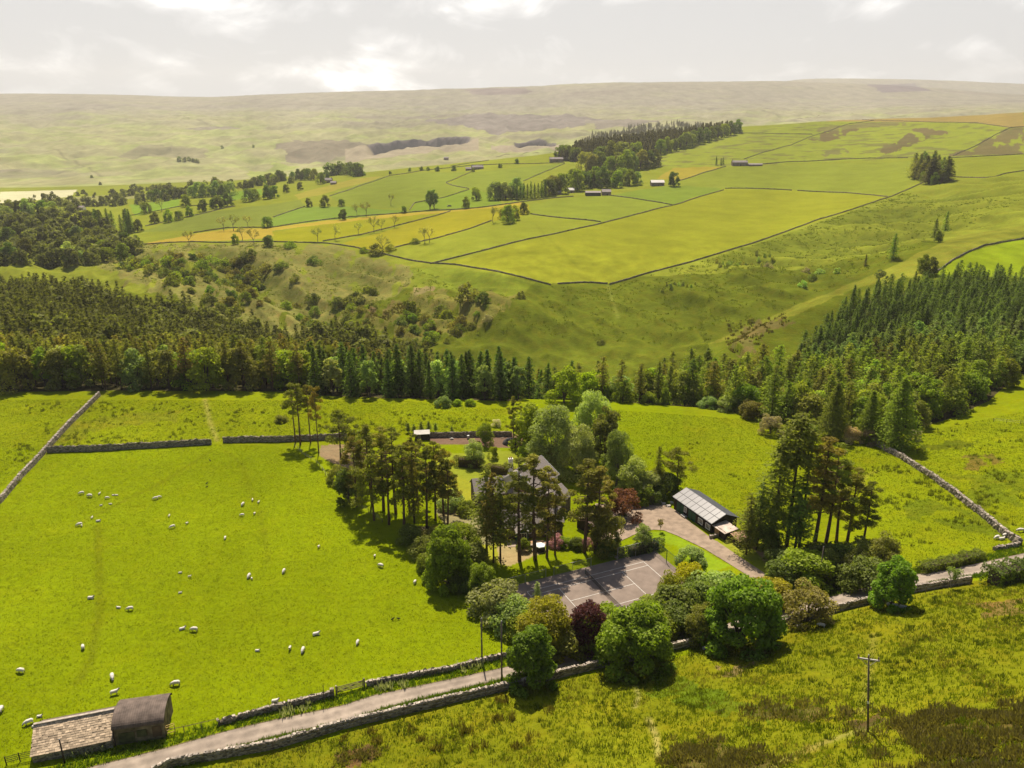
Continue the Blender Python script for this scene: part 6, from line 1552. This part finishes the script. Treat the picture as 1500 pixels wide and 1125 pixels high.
# ------------------------------------------------------------------ clipped and wild hedges
def hedge(px, h, w, tint, label, leaf=.22, rough=.12, dn=70):
    P = rays(dens(px, 6)); d = np.r_[0, np.cumsum(np.hypot(*np.diff(P, axis=0).T))]; r = rng; L = d[-1]
    n = int(dn * (L * (2 * h + w)) ) ; t = r.random(n) * L
    x = np.interp(t, d, P[:, 0]); y = np.interp(t, d, P[:, 1]); i = np.clip(np.searchsorted(d, t) - 1, 0, len(P) - 2)
    g = P[i + 1] - P[i]; g /= np.linalg.norm(g, axis=1, keepdims=True); nn = np.stack([-g[:, 1], g[:, 0]], 1)
    q = r.random(n) * (2 * h + w); bulge = 1 + rough * 2 * perlin(t / 1.7, t * 0 + .3)
    ec = r.random(n) < .1 * min(1, 4 / L); sg = np.where(r.random(n) < .5, 0., 1.)
    x = np.where(ec, np.where(sg > 0, P[-1, 0], P[0, 0]) + np.where(sg > 0, 1, -1) * g[:, 0] * w * .25 * r.random(n), x); y = np.where(ec, np.where(sg > 0, P[-1, 1], P[0, 1]) + np.where(sg > 0, 1, -1) * g[:, 1] * w * .25 * r.random(n), y)
    side = np.where(q < h, -1, np.where(q > h + w, 1, 0)); off = np.where(side == 0, q - h - w / 2, side * w / 2); zz = np.where(side == 0, h, np.where(q < h, q, q - h - w))
    off = np.where(ec, (r.random(n) - .5) * w, off); zz = np.where(ec, h * r.random(n), zz)
    off = off * bulge + rough * r.normal(size=n) * .4; zz = zz * (1 + (bulge - 1) * .8) + rough * r.normal(size=n) * .4
    z0 = height(x, y); C = np.c_[x + nn[:, 0] * off, y + nn[:, 1] * off, z0 + np.maximum(zz, .05)]
    NN = np.c_[nn * side[:, None] * 1.2, np.where(side == 0, 1.4, .2)] + .6 * r.normal(size=(n, 3))
    c = np.array([P[0, 0], P[0, 1], hz(*P[0])])
    o = thing('hedge', label, 'hedge', tuple(c))
    cm = crownmesh('foliage', C - c, NN, leaf, .65, r, LEAF); f = link('foliage', cm, o); f.color = (*(1.4 * q_ for q_ in tint), 1)
    b = MB(); q = [Vector((p[0], p[1], hz(*p))) - Vector(c) for p in P]
    nrm = np.gradient(P, axis=0); nrm /= np.linalg.norm(nrm, axis=1, keepdims=True); nrm = np.stack([-nrm[:, 1], nrm[:, 0]], 1) * w * .36
    V_ = []
    for p, m in zip(q, nrm): V_ += [(p.x - m[0], p.y - m[1], p.z - .2), (p.x - m[0], p.y - m[1], p.z + h * .8), (p.x + m[0], p.y + m[1], p.z + h * .8), (p.x + m[0], p.y + m[1], p.z - .2)]
    V_ = V_[4:-4] if len(q) > 5 else V_; k = len(V_) // 4; b.add(V_, [(4*j+a, 4*j+(a+1) % 4, 4*j+4+(a+1) % 4, 4*j+4+a)[::-1] for j in range(k-1) for a in range(4)] + [(0,1,2,3), (4*k-1, 4*k-2, 4*k-3, 4*k-4)])
    b.build('branches', BARK, o)

def hedges():
    hedge([(666,681),(686,683),(706,686)], 2.2, 1.6, (.085,.075,.012), 'dark clipped hedge with a golden top beside the apple tree', .2, .05)
    hedge([(714,691),(733,694),(753,697)], 2.0, 1.5, (.10,.085,.012), 'second clipped hedge with a golden top, nearer the house', .2, .05)
    hedge([(932,738),(950,738),(966,739)], 2.7, 1.4, (.075,.10,.016), 'tall square clipped hedge at the back of the yard', .2, .04)
    hedge([(914,816),(935,812),(955,806),(970,800)], 1.9, 1.3, (.06,.075,.018), 'clipped hedge behind the back fence of the court', .2, .08)
    hedge([(1346,839),(1380,832),(1410,825),(1436,817)], 1.5, 2.0, (.10,.12,.014), 'low bushy hedge along the field side of the open lane', .26, .22)
    hedge([(1447,858),(1470,853),(1500,847),(1530,840)], 2.9, 3.0, (.085,.11,.014), 'tall wild hedge closing the view of the lane at the east', .32, .3, 50)
    hedge([(880,772),(898,768),(915,760)], 1.3, 1.0, (.06,.07,.014), 'low dark hedge under the red maple', .2, .08)

# ------------------------------------------------------------------ sheep
def sheep_mesh(pose):
    """one continuous body grown over a skeleton; white fleece, dark face and legs"""
    head = {'graze': [(.62, 0, .62), (.80, 0, .34), (.93, 0, .12)], 'up': [(.60, 0, .86), (.74, 0, 1.04), (.93, 0, 1.0)], 'lie': [(.56, 0, .52), (.68, 0, .70), (.86, 0, .66)]}[pose]
    zz = {'graze': .66, 'up': .68, 'lie': .33}[pose]
    v = [(-.10, 0, zz), (-.45, 0, zz - .01), (-.60, 0, zz - .06), (.22, 0, zz), (.42, 0, zz + .01)] + head
    rr = [(.31, .31), (.29, .29), (.14, .14), (.31, .31), (.25, .26), (.15, .15), (.115, .10), (.055, .06)]
    e = [(0, 1), (1, 2), (0, 3), (3, 4), (4, 5), (5, 6), (6, 7)]
    for (x, s, a) in ((-.45, 1, 1), (-.45, -1, 1), (.36, 1, 4), (.36, -1, 4)):
        i = len(v)
        if pose == 'lie': v += [(x, s * .2, .16), (x + .22, s * .27, .07)]
        elif x < 0: v += [(x - .02, s * .17, .46), (x - .09, s * .17, .26), (x - .05, s * .17, .0)]
        else: v += [(x, s * .15, .44), (x + .02, s * .15, .24), (x, s * .15, .0)]
        n = len(v) - i; rr += [(.11, .11), (.05, .05), (.045, .045)][:n]
        e += [(a, i)] + [(i + k, i + k + 1) for k in range(n - 1)]
    i = len(v); v += [(head[1][0] - .02, .17, head[1][2] + .03), (head[1][0] - .02, -.17, head[1][2] + .03)]; rr += [(.025, .04)] * 2; e += [(6, i), (6, i + 1)]
    me = bpy.data.meshes.new('sheep_skeleton'); me.from_pydata(v, e, []); o = bpy.data.objects.new('sheep_skeleton', me); COL.objects.link(o)
    o.modifiers.new('skin', 'SKIN'); o.modifiers.new('sub', 'SUBSURF').levels = 2
    me.update()
    if not me.skin_vertices: me.attributes.new('skin_vertices', 'FLOAT', 'POINT')
    for k, sv in enumerate(me.skin_vertices[0].data): sv.radius = rr[k]; sv.use_root = k == 0
    dg = bpy.context.evaluated_depsgraph_get(); dg.update(); m2 = bpy.data.meshes.new_from_object(o.evaluated_get(dg))
    COL.objects.unlink(o); bpy.data.objects.remove(o)
    m2.materials.clear(); m2.materials.append(mat('fleece', (.66, .60, .53), .95, .12, 9., .5)); m2.materials.append(mat('dark_face', (.10, .08, .075), .9, .2, 8.))
    hx = head[1][0] - .05
    for p in m2.polygons:
        c = p.center; p.use_smooth = True
        dark = c.x > hx if pose != 'graze' else (c.x > hx and c.z < .36)
        if dark or (c.z < .3 and pose != 'lie' and abs(c.y) > .08 and (c.x < .55)): p.material_index = 1
    return m2

SHEEP = [
 # u, v, pose, heading (degrees, 0 = facing east), size, label
 (120,725,'graze',200,1.,'white sheep at the west end of the upper flock near the field wall'),
 (132,729,'graze',170,1.12,'plump white sheep, the largest of the upper flock'),
 (146,725,'up',80,.62,'lamb at the back of the upper flock'),
 (157,731,'graze',20,.8,'small sheep in the middle of the upper flock'),
 (166,726,'lie',5,.62,'lamb lying at the east end of the upper flock, touching another'),
 (171,726,'lie',185,.6,'lamb at the very east end of the upper flock'),
 (148,741,'lie',30,.58,'lamb lying just below the upper flock'),
 (162,739,'lie',200,.62,'second lamb lying below the upper flock, east of the first'),
 (228,732,'graze',200,.95,'sheep of the touching pair above the empty middle field, front one'),
 (233,730,'graze',30,.85,'sheep of the touching pair above the empty middle field, rear one'),
 (356,741,'graze',260,1.,'sheep standing end-on in the trio under the gap in the wall'),
 (370,734,'up',100,.62,'lamb at the top of the trio under the gap in the wall'),
 (379,737,'up',80,.62,'lamb at the east of the trio under the gap in the wall'),
 (117,771,'graze',210,1.05,'sheep with a lamb tucked against its flank on the worn track'),
 (120,772,'up',300,.55,'lamb tucked against the sheep on the worn track'),
 (135,760,'up',90,.6,'tiny lamb above the worn track'),
 (144,764,'lie',10,.9,'sheep lying beside the tiny lamb at the worn track'),
 (248,757,'up',90,.6,'lamb alone above the steep grazing pair'),
 (253,774,'graze',215,1.,'grazing sheep with a dark face in the middle of the field'),
 (274,768,'up',250,.62,'lamb walking behind the dark faced grazing sheep'),
 (355,756,'graze',180,.85,'sheep to the west of the upper middle pair'),
 (373,754,'up',260,.7,'half grown lamb to the east of the upper middle pair'),
 (330,790,'graze',280,.8,'lone sheep end-on in the centre of the field'),
 (467,803,'up',260,.72,'lone half grown lamb near the pine shadows'),
 (416,839,'graze',265,1.,'sheep seen from behind in the open centre, east of the mother and lamb'),
 (365,846,'graze',265,1.05,'mother sheep seen from behind with a lamb at her heel'),
 (369,849,'up',300,.6,'lamb at the heel of the mother sheep seen from behind'),
 (264,840,'lie',10,.62,'upper lamb of the two lying in the centre of the field'),
 (278,846,'up',20,.55,'lower lamb of the two in the centre of the field'),
 (264,869,'lie',15,.6,'lamb lying by itself below the centre of the field'),
 (133,877,'lie',5,1.05,'sheep lying across the worn track'),
 (174,891,'lie',175,.68,'lamb lying west of a sheep of the same pale colour'),
 (191,894,'graze',190,1.0,'sheep grazing west with its lamb in front'),
 (267,922,'lie',25,.95,'sheep lying flat beside the plump broadside one'),
 (285,925,'graze',175,1.1,'plump sheep seen broadside in the lower field'),
 (463,930,'lie',20,1.1,'big sheep lying in the lower field, furthest from the barn'),
 (377,954,'lie',0,.7,'lamb lying flat in the lower field'),
 (425,952,'up',270,.75,'lamb standing beside the end-on sheep in the lower field'),
 (444,955,'graze',268,1.05,'end-on sheep with the lamb standing beside it'),
 (524,943,'graze',265,.9,'solitary sheep below the pine shadows, looking at the lane'),
 (122,951,'graze',120,1.0,'sheep at the lower end of the worn track'),
 (31,985,'graze',170,1.1,'sheep broadside near the west edge of the picture, above the shed'),
 (165,995,'graze',300,1.15,'big sheep facing the arched barn from the north-west'),
 (168,1018,'up',25,1.05,'sheep looking up right behind the stone-slab roof'),
 (258,1004,'graze',190,1.15,'sheep grazing behind the arched barn with its shadow below'),
 (403,1029,'lie',15,1.0,'sheep lying against the roadside wall'),
 (2,1043,'graze',280,1.15,'sheep cut by the west edge of the picture'),
 (43,1062,'graze',215,1.1,'sheep with a lamb behind the west end of the slab roof'),
 (51,1066,'lie',15,.7,'lamb lying next to the sheep behind the slab roof'),
 (58,1051,'lie',10,.7,'lamb lying apart behind the slab roof'),
 (558,831,'graze',150,1.05,'sheep at the edge of the largest pine shadow'),
 (549,816,'up',260,.7,'lamb above the sheep at the largest pine shadow'),
 (608,855,'graze',80,.9,'sheep west of the pair under the big bright tree'),
 (628,850,'graze',265,.85,'sheep in the sun under the big bright tree'),
 (645,849,'up',265,.7,'lamb half in the shade of the big bright tree'),
 (1203,920,'graze',150,1.0,'white sheep on the moor below the lane wall'),
 (1170,918,'lie',10,.9,'grey sheep resting under the brownish thorn tree'),
 (1302,886,'lie',30,1.0,'sheep resting in the shade of the young tree, western one'),
 (1311,888,'lie',170,1.05,'sheep resting in the shade of the young tree, middle one'),
 (1322,889,'lie',330,1.1,'sheep resting in the shade of the young tree, eastern one'),
 (1495,779,'graze',170,1.1,'sheep beyond the crumbling wall at the east edge'),
 (1460,790,'graze',200,1.1,'sheep west of the gap at the foot of the crumbling wall'),
 (1467,791,'lie',10,1.1,'sheep lying at the foot of the crumbling wall'),
 (1472,787,'graze',20,1.1,'sheep pressed against the foot of the crumbling wall'),
 (1033,951,'lie',5,1.0,'pale sheep lying in the deep shade of the largest sycamore'),
]
def flock():
    M_ = {p: sheep_mesh(p) for p in ('graze', 'up', 'lie')}
    for (u, v, p, a, s, l) in SHEEP:
        x, y = G(u, v); lamb = s < .78
        o = thing('lamb' if lamb else 'sheep', l, 'lamb' if lamb else 'sheep', (x, y, hz(x, y) + (.0 if p != 'lie' else -.02)), radians(a), 'sheep and lambs grazing', M_[p], s * (.8 if not lamb else .82))
    # the two black birds and the dark pair
    b = MB(); b.tube([(-.32, 0, .2), (-.12, 0, .24), (.1, 0, .3), (.22, 0, .42), (.30, 0, .44), (.42, 0, .42)], [.03, .11, .13, .07, .075, .012], 8)
    b.tube([(.02, .04, .2), (.02, .04, 0)], .015, 4); b.tube([(.02, -.04, .2), (.02, -.04, 0)], .015, 4)
    me = b.mesh('crow', mat('black_feather', (.012, .012, .014), .6, .1, 6.), True)
    for u, v, a, l in ((575,908,30,'black crow on the grass below the centre, western of two'), (584,907,200,'black crow on the grass below the centre, eastern of two'), (303,709,60,'black crow under the wall gap, upper of two'), (303,714,20,'black crow under the wall gap, lower of two'), (308,676,150,'black crow close below the wall gap')):
        x, y = G(u, v); thing('crow', l, 'bird', (x, y, hz(x, y)), radians(a), None, me, .95)

# ------------------------------------------------------------------ garden things
def garden():
    x, y = G(791, 806); z = hz(x, y); o = thing('hot_tub', 'dark six-sided tub with a pale flat cover on the lawn', 'hot tub', (x, y, z), .3)
    def hexa(r, z0, z1, r2=None):
        b = MB(); r2 = r2 or r; v = [(r*cos(pi/3*k), r*sin(pi/3*k), z0) for k in range(6)] + [(r2*cos(pi/3*k), r2*sin(pi/3*k), z1) for k in range(6)]
        return b.add(v, [tuple(range(6))[::-1], tuple(range(6, 12))] + [(k, (k+1) % 6, 6+(k+1) % 6, 6+k) for k in range(6)])
    hexa(1.05, -.1, .95).build('body', DARKWOOD, o); hexa(1.12, .95, 1.1, 1.05).build('cover', mat('pale_cover', (.62, .60, .57), .55, .1, 2.), o)
    MB().box((-1.35, -.1, .15), (.6, .9, .3)).build('step', WOOD, o)
    x, y = G(778, 800); o = thing('patio_table', 'wooden patio table in front of the house', 'table', (x, y, hz(x, y)), .3)
    tb = mat('orange_timber', (.42, .24, .12), .8, .25, 4.); MB().box((0, 0, .74), (1.7, .9, .06)).build('table_top', tb, o)
    for s in (-1, 1):
        for q in (-1, 1): MB().box((s * .72, q * .36, .35), (.09, .09, .7)).build('leg', tb, o)
    for dx, l in ((-1.7, 'wooden bench west of the patio table'), (1.8, 'wooden bench east of the patio table')):
        c = thing('garden_bench', l, 'bench', (x + dx, y - .2, hz(x + dx, y)), .3); MB().box((0, 0, .44), (1.3, .5, .06)).build('seat', tb, c); MB().box((0, .26, .75), (1.3, .06, .5)).build('backrest', tb, c)
        for s in (-1, 1): MB().box((s * .55, 0, .2), (.08, .44, .42)).build('leg', tb, c)
    x, y = G(879, 764); car(x, y, 1.1, 'dark car parked behind the pine row, western of the two', (.015, .017, .02), 'black')
    x, y = G(905, 768); car(x, y, .9, 'grey car parked in the yard beside the red maple', (.10, .105, .115), 'grey')
    # patio and beds
    P1 = [(742,806),(770,800),(800,803),(835,806),(862,812)]; 
    v, f = patch(rays(dens([(738,793),(790,792),(830,796)], 8)), rays(dens([(744,802),(790,800),(832,801)], 8)), 24, 6, .06); link('patio', newmesh('patio', v, f, mat('patio_stone', (.34, .26, .2), .9, .25, 1.5), True), kind='structure')
    v, f = patch(rays(dens([(876,806),(882,812),(890,816),(905,820)], 5)), rays(dens([(879,803),(887,808),(894,812),(908,816)], 5)), 16, 4, .06); link('path', newmesh('path', v, f, MATS['patio_stone'], True), kind='structure')
    # pale boulders round the yard
    for k, (u, v, s, l) in enumerate([(966,735,1.1,'biggest pale boulder at the corner of the tall clipped hedge'), (972,738,.8,'pale boulder just west of the stable block'), (979,742,.9,'pale boulder touching the gable of the stable block'), (984,737,.7,'small pale boulder behind the stable gable'), (961,730,.6,'small pale boulder under the umbrella pine')]):
        x, y = G(u, v); r = np.random.default_rng(70 + k); d = sph(r, 26)
        import bmesh
        bm = bmesh.new(); 
        for p in d: bm.verts.new(Vector(p * (.75 + .3 * r.random())) * s * .75)
        bmesh.ops.convex_hull(bm, input=bm.verts); me = bpy.data.meshes.new('boulder'); bm.to_mesh(me); bm.free(); me.materials.append(mat('pale_rock', (.50, .44, .39), .9, .2, 2., .5))
        thing('boulder', l, 'boulder', (x, y, hz(x, y) + .15 * s), r.random() * 6, None, me, (1, .8, .65))
    x, y = G(747, 650); r = np.random.default_rng(91); d = sph(r, 500)
    b = MB(); n, m_ = 18, 9
    V_ = [(1.9 * cos(2*pi*i/n) * sin(pi/2*j/(m_-1)) * (1 + .12 * perlin(np.array([i * .7]), np.array([j * .8]))[0]), 1.6 * sin(2*pi*i/n) * sin(pi/2*j/(m_-1)), 1.7 * cos(pi/2*j/(m_-1)) * (1 + .2 * perlin(np.array([i * .9 + 3]), np.array([j * .5]))[0])) for j in range(m_) for i in range(n)]
    b.add(V_, [(j*n+i, (j+1)*n+i, (j+1)*n+(i+1) % n, j*n+(i+1) % n) for j in range(m_-1) for i in range(n)])
    thing('covered_heap', 'dark sheeted heap on the brown dirt by the pine pair', 'heap', (x, y, hz(x, y) - .1), 0, None, b.mesh('covered_heap', mat('dark_sheet', (.05, .045, .045), .7, .3, 2., .4), True))
    for u, v in ((672,642),(684,641),(700,642),(664,644),(690,645)): pass
    # clods and cold frames in the beds
    for k, (u, v, l) in enumerate(((662,644,'pale sack on the brown beds beside the white roofed shed'), (686,643,'grey water butt lid on the brown beds'), (738,641,'plank lying on the brown dirt by the sheeted heap'))):
        x, y = G(u, v); thing(('sack', 'water_butt', 'plank')[k], l, ('sack', 'water butt', 'plank')[k], (x, y, hz(x, y)), .5 * k, None, (MB().tube([(-.5, 0, .15), (-.2, 0, .24), (.2, 0, .24), (.5, 0, .15)], [.1, .24, .24, .1], 8) if k == 0 else MB().tube([(0, 0, -.1), (0, 0, .4), (0, 0, .9), (0, 0, .95)], [.35, .4, .36, .3], 12) if k == 1 else MB().box((0, 0, .1), (2.4, .3, .08), 0, .05)).mesh('item', (RENDER_, METAL, WOOD)[k]))

# ------------------------------------------------------------------ grass, rushes, heather: nobody could count them
def tufts(name, x, y, nb, hgt, spread, wid, color, lvs=None, lean=.5, mt=BLADE):
    n = len(x); z = height(x, y); r = rng
    X = np.repeat(np.c_[x, y, z - .03], nb, 0); a = r.random(n * nb) * 6.283; s = np.repeat(.6 + .8 * r.random(n), nb)
    d = np.c_[np.cos(a), np.sin(a), np.zeros(n * nb)]; h = hgt * s * (.6 + .6 * r.random(n * nb))
    base = X + d * (spread * s * r.random(n * nb) ** .7)[:, None]
    tip = base + d * (h * lean * r.random(n * nb))[:, None] + np.c_[np.zeros((n * nb, 2)), h]
    a2 = a + 1.57 + .8 * r.normal(size=n * nb); side = np.c_[np.cos(a2), np.sin(a2), np.zeros(n * nb)] * (wid * s)[:, None]
    v = np.stack([base - side, base + side, tip + side * .35, tip - side * .35], 1).reshape(-1, 3)
    lv = np.repeat((np.repeat(r.random(n) if lvs is None else lvs, nb) * .6 + .4 * r.random(n * nb)), 4)
    o = link(name, newmesh(name, v, np.arange(len(v)).reshape(-1, 4), mt, False, {'lv': lv}), kind='stuff'); o.color = (*color, 1); return o

def inpx(P, n, r):
    """random ground points of a pixel outline, evenly spread over the ground"""
    W = rays(dens(P, 14, True)); lo, hi = W.min(0), W.max(0); out = []
    while sum(len(q) for q in out) < n:
        q = r.uniform(lo, hi, (4 * n, 2)); out.append(q[inpoly(q[:, 0], q[:, 1], W)])
        if not len(out[-1]): break
    return np.concatenate(out)[:n]

def ground_cover():
    r = np.random.default_rng(33)
    MOOR = [(150,1160),(225,1140),(400,1104),(640,1042),(770,1011),(893,980),(1060,942),(1210,907),(1340,873),(1430,862),(1560,845),(1560,1160)]
    q = inpx(MOOR, 26000, r); k = fbm(q[:, 0] / 6, q[:, 1] / 6, 3)
    q = q[(k + .35 * r.normal(size=len(q))) > -.25]
    tufts('moor_grass', q[:, 0], q[:, 1], 5, .26, .28, .045, (.150, .172, .007), np.clip(.5 + .55 * fbm(q[:, 0] / 9, q[:, 1] / 9, 2), 0, 1))
    q = inpx(MOOR, 9000, r); k = fbm(q[:, 0] / 7 + 4, q[:, 1] / 7, 3); q = q[k > .24]
    tufts('dead_grass', q[:, 0], q[:, 1], 7, .34, .35, .035, (.24, .20, .04))
    q = inpx(MOOR, 5200, r); k = fbm(q[:, 0] / 5 - 8, q[:, 1] / 5, 3); q = q[k > .2]
    tufts('rush_tussocks', q[:, 0], q[:, 1], 14, .42, .30, .04, (.085, .105, .008), lean=.35)
    A = []
    for P, n in (([(1300,1052),(1350,1045),(1420,1043),(1500,1040),(1540,1085),(1420,1078),(1320,1078)], 1500), ([(1235,1052),(1290,1046),(1290,1066),(1250,1068)], 130), ([(990,1100),(1040,1086),(1080,1096),(1130,1118),(1110,1150),(990,1150)], 800),
                 ([(1360,1088),(1420,1090),(1480,1100),(1540,1150),(1370,1140)], 900), ([(1090,1038),(1140,1028),(1210,1040),(1205,1054),(1120,1052)], 180), ([(1240,1060),(1540,1025),(1540,1150),(1260,1150)], 260), ([(480,1108),(510,1095),(550,1098),(560,1112),(520,1135),(490,1130)], 90)):
        A.append(inpx(P, n, r))
    q = np.concatenate(A); q = q + 1.1 * r.normal(size=q.shape); q = q[fbm(q[:, 0] / 3.2, q[:, 1] / 3.2, 3) > -.02]; tufts('heather', q[:, 0], q[:, 1], 26, .40, .45, .055, (.185, .155, .05), lean=.8, mt=LEAF)
    # clumps of brown rush that stand out along the lane wall and in the fields
    pts = [(505,1080),(540,1072),(555,1090),(600,1070),(615,1085),(740,1030),(735,1025),(725,1052),(752,1052),(803,1041),(675,1062),(680,1072),(778,1082),(700,1095),(640,1100),(760,1095)]
    g = rays([p for p in pts for _ in range(5)]) + r.normal(size=(80, 2)) * .45
    tufts('brown_rushes', g[:, 0], g[:, 1], 22, .6, .38, .045, (.17, .125, .03))
    # rush clumps of the rough pastures
    A = []
    for P, n in (([(1290,690),(1500,690),(1500,790),(1440,790),(1330,800),(1270,760)], 520), ([(900,660),(1100,640),(1260,690),(1240,760),(1080,720),(930,700)], 110), ([(1180,640),(1270,655),(1330,690),(1400,740),(1280,720)], 200), ([(20,590),(300,590),(330,640),(80,655)], 420), ([(330,600),(700,605),(740,632),(480,636),(330,630)], 420), ([(1300,590),(1500,620),(1500,680),(1380,680)], 160), ([(10,640),(60,660),(20,720)], 60)):
        z_ = inpx(P, n, r); k = fbm(z_[:, 0] / 9, z_[:, 1] / 9, 3); A.append(z_[k > .03])
    q = np.concatenate(A); tufts('field_rushes', q[:, 0], q[:, 1], 16, .46, .42, .06, (.118, .125, .012), lean=.45)
    # pasture sward
    PAST = [(-30,1160),(140,1122),(330,1072),(550,1016),(740,960),(740,900),(640,860),(560,780),(470,690),(420,655),(320,650),(70,665),(-30,760)]
    q = inpx(PAST, 70000, r); tufts('pasture_grass', q[:, 0], q[:, 1], 3, .13, .22, .035, (.160, .185, .004), np.clip(.5 + .8 * fbm(q[:, 0] / 3, q[:, 1] / 3, 3), 0, 1), lean=1.4)
    E_ = [(890,600),(1100,615),(1260,650),(1330,640),(1510,600),(1510,800),(1440,815),(1330,830),(1260,760),(1080,760),(960,715)]
    q = inpx(E_, 42000, r); tufts('field_grass', q[:, 0], q[:, 1], 3, .15, .28, .04, (.150, .176, .005), np.clip(.5 + .6 * fbm(q[:, 0] / 5, q[:, 1] / 5, 3), 0, 1), lean=1.2)
    U_ = [(-30,585),(600,588),(740,600),(745,632),(465,640),(310,648),(70,660),(-30,740)]
    q = inpx(U_, 34000, r); tufts('upper_grass', q[:, 0], q[:, 1], 3, .15, .28, .045, (.150, .176, .005), np.clip(.5 + .6 * fbm(q[:, 0] / 5, q[:, 1] / 5, 3), 0, 1), lean=1.2)
    # verges of the lane with cow parsley
    for s, P in ((1, ROAD_L), (-1, ROAD_R)):
        t = r.random(5200); d = np.r_[0, np.cumsum(np.hypot(*np.diff(P, axis=0).T))]; t = t * d[-1]
        x = np.interp(t, d, P[:, 0]); y = np.interp(t, d, P[:, 1]); i = np.clip(np.searchsorted(d, t) - 1, 0, len(P) - 2); g = P[i + 1] - P[i]; g /= np.linalg.norm(g, axis=1, keepdims=True)
        off = s * (.1 + (2.3 if s > 0 else 1.2) * r.random(len(t)))
        tufts('verge_grass', x - g[:, 1] * off, y + g[:, 0] * off, 6, .36, .2, .04, (.12, .175, .010))
    g = rays([p for p in [(105,1100),(113,1098),(120,1101),(130,1097),(137,1095),(150,1093),(160,1092),(555,1008),(570,1006),(590,1000),(690,978),(680,980),(700,975),(420,1045),(450,1036)] for _ in range(9)]) + r.normal(size=(135, 2)) * .5
    tufts('cow_parsley', g[:, 0], g[:, 1], 12, .7, .3, .06, (.42, .42, .28))
    q = np.concatenate([inpx([(1060,470),(1165,466),(1110,505),(1070,508)], 200, r), inpx([(536,474),(600,440),(600,452),(545,478)], 140, r)]); tufts('bracken', q[:, 0], q[:, 1], 12, .8, .8, .2, (.12, .10, .03))
    # rough tussocks of the hillside
    A = []
    for P, n in (([(150,400),(205,358),(400,357),(600,395),(760,440),(720,500),(600,515),(470,490),(300,450)], 5200), ([(720,500),(810,420),(893,420),(1150,345),(1330,280),(1500,300),(1400,340),(1235,415),(1030,505)], 8500)):
        z_ = inpx(P, n, r); k = fbm(z_[:, 0] / 14, z_[:, 1] / 14, 3); A.append(z_[k > -.05])
    q = np.concatenate(A); tufts('hillside_grass', q[:, 0], q[:, 1], 7, .55, .9, .16, (.105, .125, .010), lean=.8)
camera(); sky(); ground(); haze(); protos(); forests(); far_trees()
walls(); roads(); tennis(); poles(); fences(); farm_buildings(); near_trees(); hedges(); flock(); garden(); ground_cover()
